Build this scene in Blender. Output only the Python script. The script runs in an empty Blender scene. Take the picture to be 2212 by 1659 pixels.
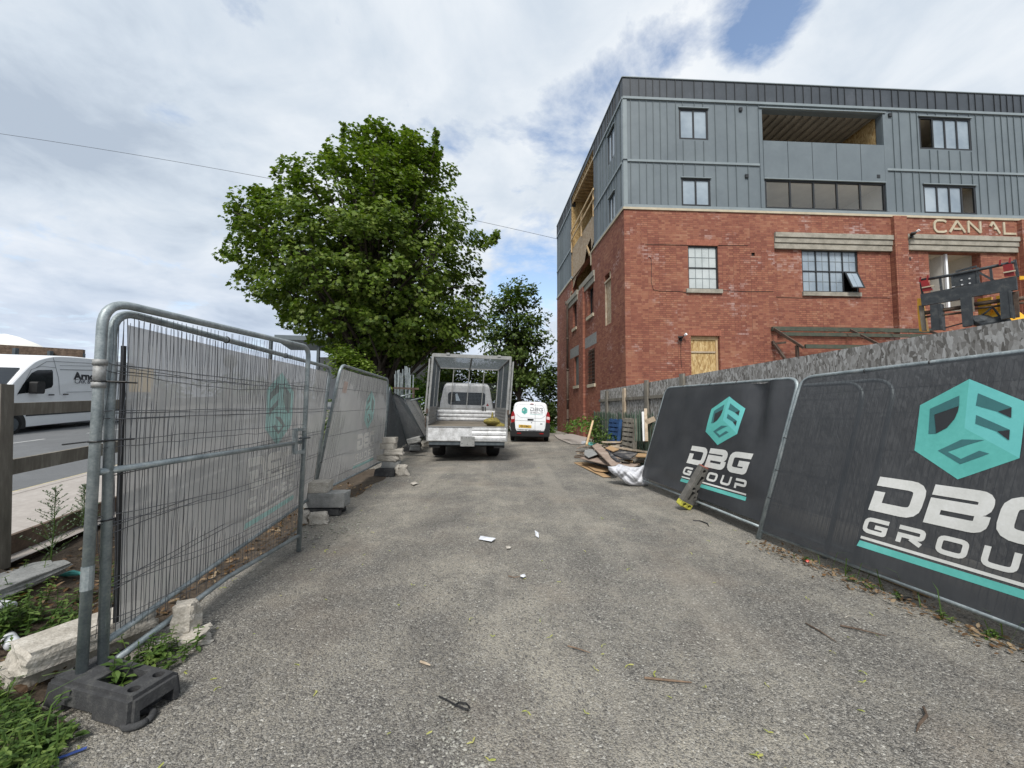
import bpy, bmesh, math, random
import numpy as np
from mathutils import Vector as V, Matrix as MX, Euler
from mathutils.geometry import tessellate_polygon
random.seed(7); np.random.seed(7)
SC = bpy.context.scene
COL = SC.collection
R = math.radians

# ---------------------------------------------------------------- camera
F, CX, CY, H = 831.0, 1106.0, 829.5, 1.5        # focal length in units of a 2212 px wide picture
PITCH, ROLL = math.atan(47/831.0), R(0.3)
_f = V((0, math.cos(PITCH), math.sin(PITCH))); _r0 = V((1, 0, 0)); _u0 = _r0.cross(_f)
_r = _r0*math.cos(ROLL)+_u0*math.sin(ROLL); _u = _u0*math.cos(ROLL)-_r0*math.sin(ROLL)
O = V((0, 0, H))
cd = bpy.data.cameras.new('camera'); cam = bpy.data.objects.new('camera', cd); COL.objects.link(cam)
cd.sensor_width = 36; cd.lens = 36*F/2212; cd.clip_start = .05; cd.clip_end = 2000
m3 = MX((_r, _u, -_f)).transposed()
cam.matrix_world = MX.Translation(O) @ m3.to_4x4()
SC.camera = cam

def ray(x, y):
    d = _f+_r*((x-CX)/F)-_u*((y-CY)/F)
    return d/d.y
def atY(x, y, Y): return O+ray(x, y)*Y
def atZ(x, y, Z=0.0):
    d = ray(x, y); return O+d*((Z-H)/d.z)
def onplane(x, y, p0, n):
    d = ray(x, y); return O+d*((p0-O).dot(n)/d.dot(n))

# ---------------------------------------------------------------- world and sun
SUN_EL, SUN_AZ = R(50), R(188)     # azimuth measured from +Y clockwise: behind the camera
W = bpy.data.worlds.new('World'); SC.world = W; W.use_nodes = True
nt = W.node_tree; nt.nodes.clear()
def N(nt, t, **k):
    n = nt.nodes.new(t)
    for a, b in k.items():
        if a == 'ins':
            for i, v in b.items():
                s = n.inputs[i]
                if isinstance(v, tuple) and len(v) == 3 and s.type == 'RGBA': v = v+(1,)
                s.default_value = v
        else: setattr(n, a, b)
    return n
def L(nt, a, b): nt.links.new(a, b)
def math_(nt, op, a, b=None, c=None, clamp=False):
    n = nt.nodes.new('ShaderNodeMath'); n.operation = op; n.use_clamp = clamp
    for i, v in enumerate((a, b, c)):
        if v is None: continue
        if isinstance(v, (int, float)): n.inputs[i].default_value = v
        else: nt.links.new(v, n.inputs[i])
    return n.outputs[0]
def ramp(nt, fac, stops, interp='LINEAR'):
    n = nt.nodes.new('ShaderNodeValToRGB'); cr = n.color_ramp; cr.interpolation = interp
    while len(cr.elements) < len(stops): cr.elements.new(.5)
    for e, (p, c) in zip(cr.elements, stops):
        e.position = p; e.color = (c[0], c[1], c[2], 1) if not isinstance(c, (int, float)) else (c, c, c, 1)
    nt.links.new(fac, n.inputs[0]); return n.outputs[0]
def mix(nt, fac, a, b, blend='MIX'):
    n = nt.nodes.new('ShaderNodeMix'); n.data_type = 'RGBA'; n.blend_type = blend
    for i, v in ((0, fac), (6, a), (7, b)):
        if isinstance(v, (int, float)): n.inputs[i].default_value = v
        elif isinstance(v, tuple): n.inputs[i].default_value = (v[0], v[1], v[2], 1)
        else: nt.links.new(v, n.inputs[i])
    return n.outputs[2]
sky = N(nt, 'ShaderNodeTexSky', sky_type='NISHITA', sun_disc=False, sun_elevation=SUN_EL, sun_rotation=SUN_AZ,
        altitude=50, air_density=1.0, dust_density=1.2, ozone_density=1.6)
tc = N(nt, 'ShaderNodeTexCoord')
sep = N(nt, 'ShaderNodeSeparateXYZ'); L(nt, tc.outputs['Generated'], sep.inputs[0])
zz = math_(nt, 'ADD', math_(nt, 'MAXIMUM', sep.outputs[2], 0.0), .22)
comb = N(nt, 'ShaderNodeCombineXYZ')
L(nt, math_(nt, 'DIVIDE', sep.outputs[0], zz), comb.inputs[0]); L(nt, math_(nt, 'DIVIDE', sep.outputs[1], zz), comb.inputs[1])
n1 = N(nt, 'ShaderNodeTexNoise', ins={'Scale': 2.3, 'Detail': 12.0, 'Roughness': .62, 'Distortion': .25}); L(nt, comb.outputs[0], n1.inputs['Vector'])
n2 = N(nt, 'ShaderNodeTexNoise', ins={'Scale': .75, 'Detail': 6.0, 'Roughness': .55, 'Distortion': .3})
mp = N(nt, 'ShaderNodeMapping', ins={'Location': (3.1, 7.7, 0)}); L(nt, comb.outputs[0], mp.inputs[0]); L(nt, mp.outputs[0], n2.inputs['Vector'])
n3 = N(nt, 'ShaderNodeTexNoise', ins={'Scale': 2.9, 'Detail': 12.0, 'Roughness': .60, 'Distortion': .4})
mp3 = N(nt, 'ShaderNodeMapping', ins={'Location': (13.1, 1.7, 0)}); L(nt, comb.outputs[0], mp3.inputs[0]); L(nt, mp3.outputs[0], n3.inputs['Vector'])
nrm = N(nt, 'ShaderNodeVectorMath', operation='NORMALIZE'); L(nt, tc.outputs['Generated'], nrm.inputs[0])
def gap(px, py, rad, amt):
    d = ray(px, py).normalized()
    dt = N(nt, 'ShaderNodeVectorMath', operation='DOT_PRODUCT'); L(nt, nrm.outputs[0], dt.inputs[0]); dt.inputs[1].default_value = d
    c = math.cos(R(rad))
    t = math_(nt, 'DIVIDE', math_(nt, 'SUBTRACT', dt.outputs['Value'], c), 1-c, clamp=True)
    t = math_(nt, 'MULTIPLY', t, amt)
    return t
tot = None       # directions in which the cloud cover thins
for g in ((1400, 130, 6, .28), (1650, 45, 5, .34), (1225, 320, 10, .30), (1110, 560, 10, .40), (1150, 640, 8, .26),
          (960, 300, 7, .22), (50, 640, 12, .14)):
    t = gap(*g); tot = t if tot is None else math_(nt, 'ADD', tot, t)
cover = math_(nt, 'SUBTRACT', math_(nt, 'ADD', math_(nt, 'MULTIPLY', n1.outputs['Fac'], 2.1), -.13), tot)
cm = ramp(nt, cover, [(.40, 0.0), (.72, 1.0)])
shade = math_(nt, 'ADD', math_(nt, 'MULTIPLY', n2.outputs['Fac'], .62), math_(nt, 'MULTIPLY', n3.outputs['Fac'], .42))
ccol = ramp(nt, shade, [(.38, (3.3, 3.85, 4.6)), (.47, (4.5, 5.05, 5.7)), (.56, (5.5, 5.9, 6.35)), (.69, (6.7, 6.85, 7.0))])
horizon = ramp(nt, sep.outputs[2], [(0.0, (.86, .90, 1.0)), (.35, (1, 1, 1))])
ccol = mix(nt, 1.0, ccol, horizon, 'MULTIPLY')
skyb = mix(nt, 1.0, sky.outputs[0], (1.9, 1.75, 1.6), 'MULTIPLY')
final = mix(nt, cm, skyb, ccol)
bg = N(nt, 'ShaderNodeBackground', ins={'Strength': .10}); L(nt, final, bg.inputs[0])
wo = N(nt, 'ShaderNodeOutputWorld'); L(nt, bg.outputs[0], wo.inputs[0])
sl = bpy.data.lights.new('sun', 'SUN'); sl.energy = 2.7; sl.angle = R(17); sl.color = (1, .96, .9)
so = bpy.data.objects.new('sun', sl); COL.objects.link(so)
sd = V((math.sin(SUN_AZ)*math.cos(SUN_EL), math.cos(SUN_AZ)*math.cos(SUN_EL), math.sin(SUN_EL)))
so.rotation_euler = sd.to_track_quat('Z', 'Y').to_euler(); so.location = (5, -5, 20)
SC.view_settings.view_transform = 'Standard'; SC.view_settings.look = 'None'; SC.view_settings.exposure = 0.55; SC.view_settings.gamma = 1
SC.cycles.max_bounces = 8; SC.cycles.transparent_max_bounces = 24

# ---------------------------------------------------------------- materials
def newmat(name):
    m = bpy.data.materials.new(name); m.use_nodes = True
    m.node_tree.nodes.clear(); return m, m.node_tree
def finish(nt, col, rough=.8, metal=0., spec=.5, bump=None, bd=.01, shader=None, bstr=1.0):
    b = N(nt, 'ShaderNodeBsdfPrincipled')
    for k, v in (('Base Color', col), ('Roughness', rough), ('Metallic', metal), ('Specular IOR Level', spec)):
        if isinstance(v, (int, float)): b.inputs[k].default_value = v
        elif isinstance(v, tuple): b.inputs[k].default_value = (v[0], v[1], v[2], 1)
        else: L(nt, v, b.inputs[k])
    if bump is not None:
        bn = N(nt, 'ShaderNodeBump', ins={'Strength': bstr, 'Distance': bd}); L(nt, bump, bn.inputs['Height']); L(nt, bn.outputs[0], b.inputs['Normal'])
    o = N(nt, 'ShaderNodeOutputMaterial'); L(nt, b.outputs[0], o.inputs[0]); return b
def coords(nt, kind='Object', scale=(1, 1, 1), rot=(0, 0, 0)):
    t = N(nt, 'ShaderNodeTexCoord'); m = N(nt, 'ShaderNodeMapping', ins={'Scale': scale, 'Rotation': rot})
    L(nt, t.outputs[kind], m.inputs[0]); return m.outputs[0]
def noise(nt, vec, s, d=6., r=.55, dist=0.):
    n = N(nt, 'ShaderNodeTexNoise', ins={'Scale': float(s), 'Detail': float(d), 'Roughness': r, 'Distortion': dist}); L(nt, vec, n.inputs['Vector']); return n.outputs['Fac']
def voro(nt, vec, s, out='Distance', feat='F1', rnd=1.):
    n = N(nt, 'ShaderNodeTexVoronoi', feature=feat, ins={'Scale': float(s), 'Randomness': rnd}); L(nt, vec, n.inputs['Vector']); return n.outputs[out]
def pm(name, c1, c2=None, c3=None, s=6, rough=.8, metal=0., spec=.4, bump=0., bs=60, kind='Object', stretch=(1, 1, 1), fine=.35):
    m, nt = newmat(name)
    v = coords(nt, kind, stretch)
    c2 = c2 or tuple(x*.72 for x in c1)
    a = noise(nt, v, s, 8, .6); b = noise(nt, v, s*9, 5, .6)
    f = math_(nt, 'ADD', math_(nt, 'MULTIPLY', a, 1-fine), math_(nt, 'MULTIPLY', b, fine))
    st = [(.36, c2), (.62, c1)] if c3 is None else [(.34, c2), (.52, c1), (.64, c3)]
    col = ramp(nt, f, st)
    rg = math_(nt, 'ADD', math_(nt, 'MULTIPLY', b, .25), rough-.12, clamp=True)
    finish(nt, col, rg, metal, spec, bump=noise(nt, v, bs, 4, .6) if bump else None, bd=bump)
    return m
M = {}
M['galv'] = pm('galvanised_steel', (.30, .34, .35), (.16, .19, .20), (.42, .45, .45), s=9, rough=.5, metal=.45, bump=.001, bs=80)
M['galvdark'] = pm('dark_galvanised_steel', (.11, .13, .14), (.06, .07, .08), s=12, rough=.55, metal=.4)
M['wire'] = pm('fence_wire', (.13, .135, .145), (.07, .068, .07), (.22, .21, .20), s=14, rough=.55, metal=.4)
M['rubber'] = pm('recycled_rubber', (.045, .046, .048), (.028, .028, .03), (.085, .085, .082), s=14, rough=.85, bump=.004, bs=90)
M['concrete'] = pm('pale_concrete', (.42, .39, .34), (.26, .235, .20), (.56, .53, .48), s=9, rough=.92, bump=.008, bs=45, fine=.5)
M['concrete_grey'] = pm('grey_concrete', (.24, .245, .24), (.16, .16, .155), (.32, .32, .31), s=11, rough=.92, bump=.005, bs=70, fine=.5)
M['stone_lintel'] = pm('weathered_lintel_concrete', (.30, .28, .235), (.19, .18, .15), (.37, .35, .30), s=3, rough=.9, bump=.003, bs=40)
M['cream_stone'] = pm('cream_coping_stone', (.50, .44, .33), (.38, .33, .24), s=3, rough=.85)
M['clad'] = pm('grey_zinc_cladding', (.135, .163, .180), (.115, .14, .157), (.150, .18, .197), s=.8, rough=.5, spec=.4, metal=.0, fine=.2)
M['clad_seam'] = pm('cladding_seam', (.10, .125, .135), (.08, .10, .11), s=2, rough=.5)
M['clad_dark'] = pm('dark_zinc_roof_band', (.050, .060, .072), (.040, .048, .058), (.066, .076, .09), s=1.3, rough=.5, spec=.4)
M['clad_trim'] = pm('light_zinc_trim', (.23, .27, .285), (.19, .225, .24), s=2, rough=.45)
M['frame'] = pm('anthracite_frame', (.022, .025, .028), (.017, .019, .021), s=3, rough=.45)
M['black'] = pm('black_plastic', (.014, .014, .015), (.01, .01, .01), s=5, rough=.5)
M['rust'] = pm('rusty_steel', (.085, .06, .045), (.045, .032, .028), (.12, .09, .07), s=7, rough=.85)
M['greensteel'] = pm('green_painted_steel', (.06, .075, .055), (.045, .05, .04), (.10, .08, .06), s=5, rough=.8)
M['plaster'] = pm('plasterboard', (.80, .78, .72), (.7, .68, .62), s=2, rough=.9)
M['ceil'] = pm('room_ceiling', (.74, .69, .60), (.64, .59, .51), s=2, rough=.9)
M['joist'] = pm('boarded_floor', (.40, .35, .28), (.3, .26, .2), s=4, rough=.9)
M['timber'] = pm('new_timber', (.50, .36, .20), (.38, .26, .14), (.58, .44, .28), s=3, rough=.8, stretch=(1, 1, .2))
M['timber_grey'] = pm('weathered_timber', (.165, .15, .125), (.095, .085, .07), (.25, .235, .20), s=5, rough=.9, bump=.003, bs=50, stretch=(1, 1, .18))
M['timber_pale'] = pm('pale_offcut_timber', (.42, .34, .25), (.26, .2, .14), (.52, .45, .36), s=5, rough=.85)
M['board_pink'] = pm('faded_plywood', (.30, .23, .185), (.2, .15, .12), (.38, .32, .27), s=5, rough=.9)
M['board_black'] = pm('charred_board', (.05, .05, .055), (.018, .018, .018), (.22, .20, .18), s=5, rough=.8, fine=.15)
M['board_tan'] = pm('tan_hardboard', (.42, .28, .15), (.33, .21, .11), s=4, rough=.8)
M['board_brown'] = pm('old_brown_board', (.10, .07, .05), (.05, .035, .025), (.16, .12, .09), s=6, rough=.9)
M['green_paint'] = pm('faded_green_paint', (.055, .085, .06), (.035, .05, .038), (.09, .125, .095), s=6, rough=.85, stretch=(1, 1, .3))
M['blue_paint'] = pm('blue_pallet_paint', (.016, .055, .15), (.012, .03, .08), (.03, .085, .20), s=6, rough=.8)
M['white_paint'] = pm('white_van_paint', (.80, .82, .84), (.76, .78, .80), s=1.5, rough=.32, spec=.5)
M['white_dirty'] = pm('grubby_white_paint', (.50, .51, .52), (.40, .41, .42), (.58, .59, .60), s=4, rough=.45)
M['alu'] = pm('scuffed_aluminium', (.58, .59, .60), (.30, .295, .285), (.76, .76, .76), s=7, rough=.45, metal=.1, bump=.002, bs=25, fine=.45)
M['alu_dull'] = pm('dull_aluminium', (.27, .275, .27), (.17, .165, .155), (.36, .36, .36), s=7, rough=.6, metal=.25, fine=.5)
M['deck'] = pm('dirty_deck', (.22, .19, .155), (.14, .12, .09), s=8, rough=.9)
M['tyre'] = pm('tyre_rubber', (.014, .014, .015), (.01, .01, .01), (.03, .028, .026), s=12, rough=.9)
M['carglass'] = pm('dark_vehicle_glass', (.012, .016, .018), (.008, .01, .012), s=1, rough=.08, spec=.6)
M['red'] = pm('red_lens', (.30, .012, .012), (.2, .006, .008), s=5, rough=.2)
M['white_lens'] = pm('clear_lens', (.7, .6, .6), (.5, .4, .4), s=5, rough=.2)
M['plate_yellow'] = pm('yellow_plate', (.62, .40, .06), (.56, .34, .04), s=5, rough=.4)
M['ink'] = pm('black_lettering', (.02, .02, .025), (.015, .015, .02), s=5, rough=.5)
M['ink_grey'] = pm('grey_lettering', (.13, .135, .15), (.10, .105, .12), s=5, rough=.5)
M['yellow'] = pm('yellow_machine_paint', (.88, .47, .03), (.7, .36, .02), (.92, .54, .06), s=3, rough=.45)
M['machine'] = pm('black_machine_paint', (.035, .042, .048), (.022, .026, .03), (.075, .08, .08), s=6, rough=.6, bump=.002)
M['redm'] = pm('red_machine_paint', (.30, .02, .02), (.15, .01, .012), s=6, rough=.5)
M['white_sack'] = pm('white_woven_sack', (.52, .53, .56), (.36, .37, .41), (.62, .63, .66), s=7, rough=.75, bump=.012, bs=14)
M['yellow_bag'] = pm('yellow_sacking', (.28, .23, .05), (.09, .075, .03), s=14, rough=.8)
M['teal_dull'] = pm('faded_teal_print', (.20, .30, .28), (.17, .26, .245), s=4, rough=.8)
M['white_dull'] = pm('faded_white_print', (.40, .385, .36), (.35, .335, .31), s=4, rough=.8)
M['teal'] = pm('teal_print', (.105, .43, .385), (.085, .37, .33), (.13, .47, .43), s=2.5, rough=.65)
M['teal_light'] = pm('light_teal_print', (.15, .52, .50), (.12, .46, .44), s=2.5, rough=.65)
M['teal_dark'] = pm('dark_teal_print', (.045, .16, .165), (.035, .13, .135), s=2.5, rough=.65)
M['white_print'] = pm('white_print', (.62, .62, .59), (.54, .54, .51), (.67, .67, .65), s=6, rough=.7)
M['dark_print'] = pm('charcoal_print', (.028, .031, .035), (.022, .024, .027), s=6, rough=.7)
M['paper'] = pm('paper_litter', (.68, .70, .74), (.5, .52, .56), s=12, rough=.7)
M['soil'] = pm('dark_soil', (.07, .052, .036), (.04, .03, .022), (.12, .095, .07), s=8, rough=.95, bump=.02, bs=30, fine=.5)
M['bark'] = pm('tree_bark', (.045, .036, .028), (.025, .02, .016), (.07, .06, .05), s=8, rough=.95, bump=.01, bs=20, stretch=(1, 1, .3))
M['stick'] = pm('dead_stick', (.22, .15, .10), (.10, .07, .05), s=20, rough=.9)
M['foot_grey'] = pm('dusty_grey_rubber', (.115, .11, .10), (.07, .068, .062), (.17, .16, .145), s=9, rough=.9, bump=.003)
M['paint_y'] = pm('yellow_sprayed_rubber', (.42, .40, .05), (.09, .085, .05), (.50, .48, .10), s=22, rough=.8)
M['paint_r'] = pm('red_sprayed_rubber', (.42, .11, .07), (.2, .07, .05), s=14, rough=.8)
M['pane_dull'] = pm('dull_blocked_pane', (.14, .155, .145), (.09, .10, .095), s=3, rough=.6)
M['plaster_dim'] = pm('bare_ceiling', (.42, .38, .32), (.28, .25, .21), s=2, rough=.9)
M['cable'] = pm('black_cable', (.02, .02, .022), s=5, rough=.6)

def leafmat(name, c1, c2, c3):
    m, nt = newmat(name)
    g = N(nt, 'ShaderNodeNewGeometry'); v = coords(nt)
    rnd = g.outputs['Random Per Island']
    f = math_(nt, 'ADD', math_(nt, 'MULTIPLY', rnd, .55), math_(nt, 'MULTIPLY', noise(nt, v, 1.3, 3), .55))
    col = ramp(nt, f, [(.18, c2), (.55, c1), (.88, c3)])
    b = N(nt, 'ShaderNodeBsdfPrincipled', ins={'Roughness': .5, 'Specular IOR Level': .3}); L(nt, col, b.inputs['Base Color'])
    t = N(nt, 'ShaderNodeBsdfTranslucent'); L(nt, mix(nt, 1.0, col, (1.1, 1.25, .5), 'MULTIPLY'), t.inputs[0])
    ms = N(nt, 'ShaderNodeMixShader', ins={0: .33}); L(nt, b.outputs[0], ms.inputs[1]); L(nt, t.outputs[0], ms.inputs[2])
    o = N(nt, 'ShaderNodeOutputMaterial'); L(nt, ms.outputs[0], o.inputs[0]); return m
M['leaf'] = leafmat('maple_leaf', (.095, .150, .017), (.042, .082, .010), (.20, .255, .055))
M['leaf2'] = leafmat('dark_leaf', (.072, .118, .026), (.034, .062, .015), (.15, .205, .055))
M['leaf3'] = leafmat('bright_shrub_leaf', (.10, .19, .03), (.05, .11, .02), (.17, .28, .06))
M['weed'] = leafmat('weed_leaf', (.078, .14, .03), (.035, .07, .015), (.17, .24, .06))
M['silver'] = leafmat('silvery_weed_leaf', (.13, .175, .12), (.08, .11, .07), (.22, .27, .20))
M['litter'] = leafmat('dead_leaf_litter', (.17, .095, .045), (.07, .045, .028), (.38, .29, .19))
M['seed'] = leafmat('winged_seed', (.40, .42, .12), (.30, .34, .08), (.55, .52, .2))

def glassmat(name, c1, c2, rough=.06, s=.8):
    m, nt = newmat(name); v = coords(nt)
    col = ramp(nt, noise(nt, v, s, 5), [(.35, c2), (.65, c1)])
    finish(nt, col, rough, 0, .6, bump=noise(nt, v, 1.5, 2), bd=.01, bstr=.2); return m
M['pane'] = glassmat('filmed_window_pane', (.34, .40, .45), (.20, .25, .30))
M['pane_white'] = glassmat('whitened_window_pane', (.50, .54, .54), (.40, .44, .44), rough=.25, s=1.6)
m, nt_ = newmat('clear_glass')
gl = N(nt_, 'ShaderNodeBsdfGlossy', ins={'Roughness': .02}); tr = N(nt_, 'ShaderNodeBsdfTransparent', ins={0: (.93, .95, .94)})
ms = N(nt_, 'ShaderNodeMixShader', ins={0: .13})
L(nt_, tr.outputs[0], ms.inputs[1]); L(nt_, gl.outputs[0], ms.inputs[2])
o_ = N(nt_, 'ShaderNodeOutputMaterial'); L(nt_, ms.outputs[0], o_.inputs[0]); M['glass'] = m

def clothmat(name, c1, c2, alpha, transl=.4):
    m, nt = newmat(name); v = coords(nt)
    a = noise(nt, v, 2.2, 6, .6); b = noise(nt, coords(nt, 'Object', (1, 1, .1)), 30, 3)
    col = ramp(nt, math_(nt, 'ADD', math_(nt, 'MULTIPLY', a, .75), math_(nt, 'MULTIPLY', b, .25)), [(.35, c2), (.65, c1)])
    b = N(nt, 'ShaderNodeBsdfPrincipled', ins={'Roughness': .5, 'Specular IOR Level': .45}); L(nt, col, b.inputs['Base Color'])
    t = N(nt, 'ShaderNodeBsdfTranslucent'); L(nt, col, t.inputs[0])
    m1 = N(nt, 'ShaderNodeMixShader', ins={0: transl}); L(nt, b.outputs[0], m1.inputs[1]); L(nt, t.outputs[0], m1.inputs[2])
    tr = N(nt, 'ShaderNodeBsdfTransparent'); m2 = N(nt, 'ShaderNodeMixShader')
    if isinstance(alpha, tuple):
        L(nt, ramp(nt, a, [(.3, alpha[0]), (.7, alpha[1])]), m2.inputs[0])
    else: m2.inputs[0].default_value = alpha
    L(nt, m1.outputs[0], m2.inputs[1]); L(nt, tr.outputs[0], m2.inputs[2])
    o = N(nt, 'ShaderNodeOutputMaterial'); L(nt, m2.outputs[0], o.inputs[0]); return m
M['banner'] = clothmat('charcoal_banner_mesh', (.044, .046, .050), (.025, .027, .031), .04, .05)
M['banner_thin'] = clothmat('thin_charcoal_banner_mesh', (.052, .055, .060), (.030, .033, .038), .17, .05)
M['net'] = clothmat('grey_debris_netting', (.53, .52, .50), (.44, .435, .42), .11, .5)
M['teal_dull'] = clothmat('faded_teal_print', (.60, .86, .81), (.50, .76, .71), .03, .5)
M['white_dull'] = clothmat('faded_white_print', (.95, .93, .88), (.88, .86, .81), .02, .5)
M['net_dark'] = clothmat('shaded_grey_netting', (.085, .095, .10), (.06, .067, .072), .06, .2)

def brickmat(name, base=(.275, .110, .074)):
    m, nt = newmat(name)
    t = N(nt, 'ShaderNodeTexCoord'); uv = t.outputs['UV']
    br = N(nt, 'ShaderNodeTexBrick', offset=.5, squash=.62, squash_frequency=2,
           ins={'Scale': 1.0, 'Brick Width': .235, 'Row Height': .081, 'Mortar Size': .0055, 'Mortar Smooth': .3, 'Bias': 0.0,
                'Color1': (0, 0, 0), 'Color2': (1, 1, 1), 'Mortar': (.5, .5, .5)})
    L(nt, uv, br.inputs['Vector'])
    big = noise(nt, uv, .35, 5, .6); med = noise(nt, uv, 2.2, 5, .6); fine = noise(nt, uv, 60, 4, .7)
    rnd = br.outputs['Color']
    f = math_(nt, 'ADD', math_(nt, 'MULTIPLY', rnd, .42), math_(nt, 'MULTIPLY', med, .58))
    b = base
    col = ramp(nt, f, [(.18, (b[0]*.62, b[1]*.55, b[2]*.60)), (.42, (b[0]*.95, b[1]*.9, b[2]*.9)), (.62, (b[0]*1.15, b[1]*1.22, b[2]*1.12)), (.85, (b[0]*1.42, b[1]*1.9, b[2]*1.8))])
    col = mix(nt, ramp(nt, big, [(.35, 0.0), (.65, .55)]), col, mix(nt, 1.0, col, (.82, .74, .80), 'MULTIPLY'))
    col = mix(nt, math_(nt, 'MULTIPLY', fine, .25), col, (b[0]*.5, b[1]*.5, b[2]*.5))
    # lime bloom on single bricks, in patches
    bl = math_(nt, 'MULTIPLY', ramp(nt, noise(nt, uv, .75, 6, .65), [(.54, 0.0), (.66, 1.0)]), ramp(nt, math_(nt, 'ADD', math_(nt, 'MULTIPLY', rnd, .5), math_(nt, 'MULTIPLY', noise(nt, uv, 9, 4), .5)), [(.45, 0.0), (.7, 1.0)]))
    col = mix(nt, math_(nt, 'MULTIPLY', bl, .62), col, (.42, .33, .33))
    mort = ramp(nt, noise(nt, uv, .5, 5), [(.42, (.12, .055, .042)), (.60, (.34, .17, .115))])
    col = mix(nt, br.outputs['Fac'], col, mort)
    hgt = math_(nt, 'ADD', math_(nt, 'MULTIPLY', math_(nt, 'SUBTRACT', 1.0, br.outputs['Fac']), 1.0), math_(nt, 'MULTIPLY', fine, .3))
    finish(nt, col, .88, 0, .25, bump=hgt, bd=.008); return m
M['brick'] = brickmat('red_brick')
def osbmat(name, cols, s=9, rot=.5):
    m, nt = newmat(name)
    v = coords(nt, 'UV')
    d = N(nt, 'ShaderNodeTexNoise', ins={'Scale': 2.5, 'Detail': 2.0}); L(nt, v, d.inputs['Vector'])
    def layer(ang, sc, stretch):
        vv = N(nt, 'ShaderNodeMapping', ins={'Rotation': (0, 0, ang), 'Scale': (stretch, 1, 1)})
        wv = N(nt, 'ShaderNodeMix'); wv.data_type = 'VECTOR'; wv.inputs[0].default_value = .06; L(nt, v, wv.inputs[4]); L(nt, d.outputs['Color'], wv.inputs[5]); L(nt, wv.outputs[1], vv.inputs[0])
        x = N(nt, 'ShaderNodeTexVoronoi', ins={'Scale': float(sc), 'Randomness': 1.0}); L(nt, vv.outputs[0], x.inputs['Vector'])
        sp = N(nt, 'ShaderNodeSeparateColor'); L(nt, x.outputs['Color'], sp.inputs[0]); return sp.outputs[0], sp.outputs[1], x.outputs['Distance']
    a, a2, ad = layer(.2+rot, s, 2.5); b, b2, bd = layer(1.3+rot, s*1.15, 2.8); c, c2, cd_ = layer(2.5+rot, s*.9, 2.3)
    f = mix(nt, ramp(nt, a2, [(.48, 0.0), (.5, 1.0)]), a, b); f = mix(nt, ramp(nt, b2, [(.6, 0.0), (.62, 1.0)]), f, c)
    f = math_(nt, 'ADD', math_(nt, 'MULTIPLY', f, .8), math_(nt, 'MULTIPLY', noise(nt, v, 40, 3), .2))
    col = ramp(nt, f, [(i/(len(cols)-1)*.9+.05, cc) for i, cc in enumerate(cols)])
    finish(nt, col, .85, 0, .3, bump=f, bd=.004); return m
M['osb_grey'] = osbmat('grey_washed_strand_board', [(.10, .092, .082), (.22, .21, .195), (.33, .32, .305), (.48, .475, .46)], s=14)
M['osb'] = osbmat('strand_board', [(.25, .15, .06), (.39, .26, .11), (.48, .34, .16), (.58, .45, .24)], s=10)
M['osb_pale'] = osbmat('weathered_strand_board', [(.26, .17, .10), (.36, .26, .17), (.42, .33, .23), (.50, .42, .32)], s=9)

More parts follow.
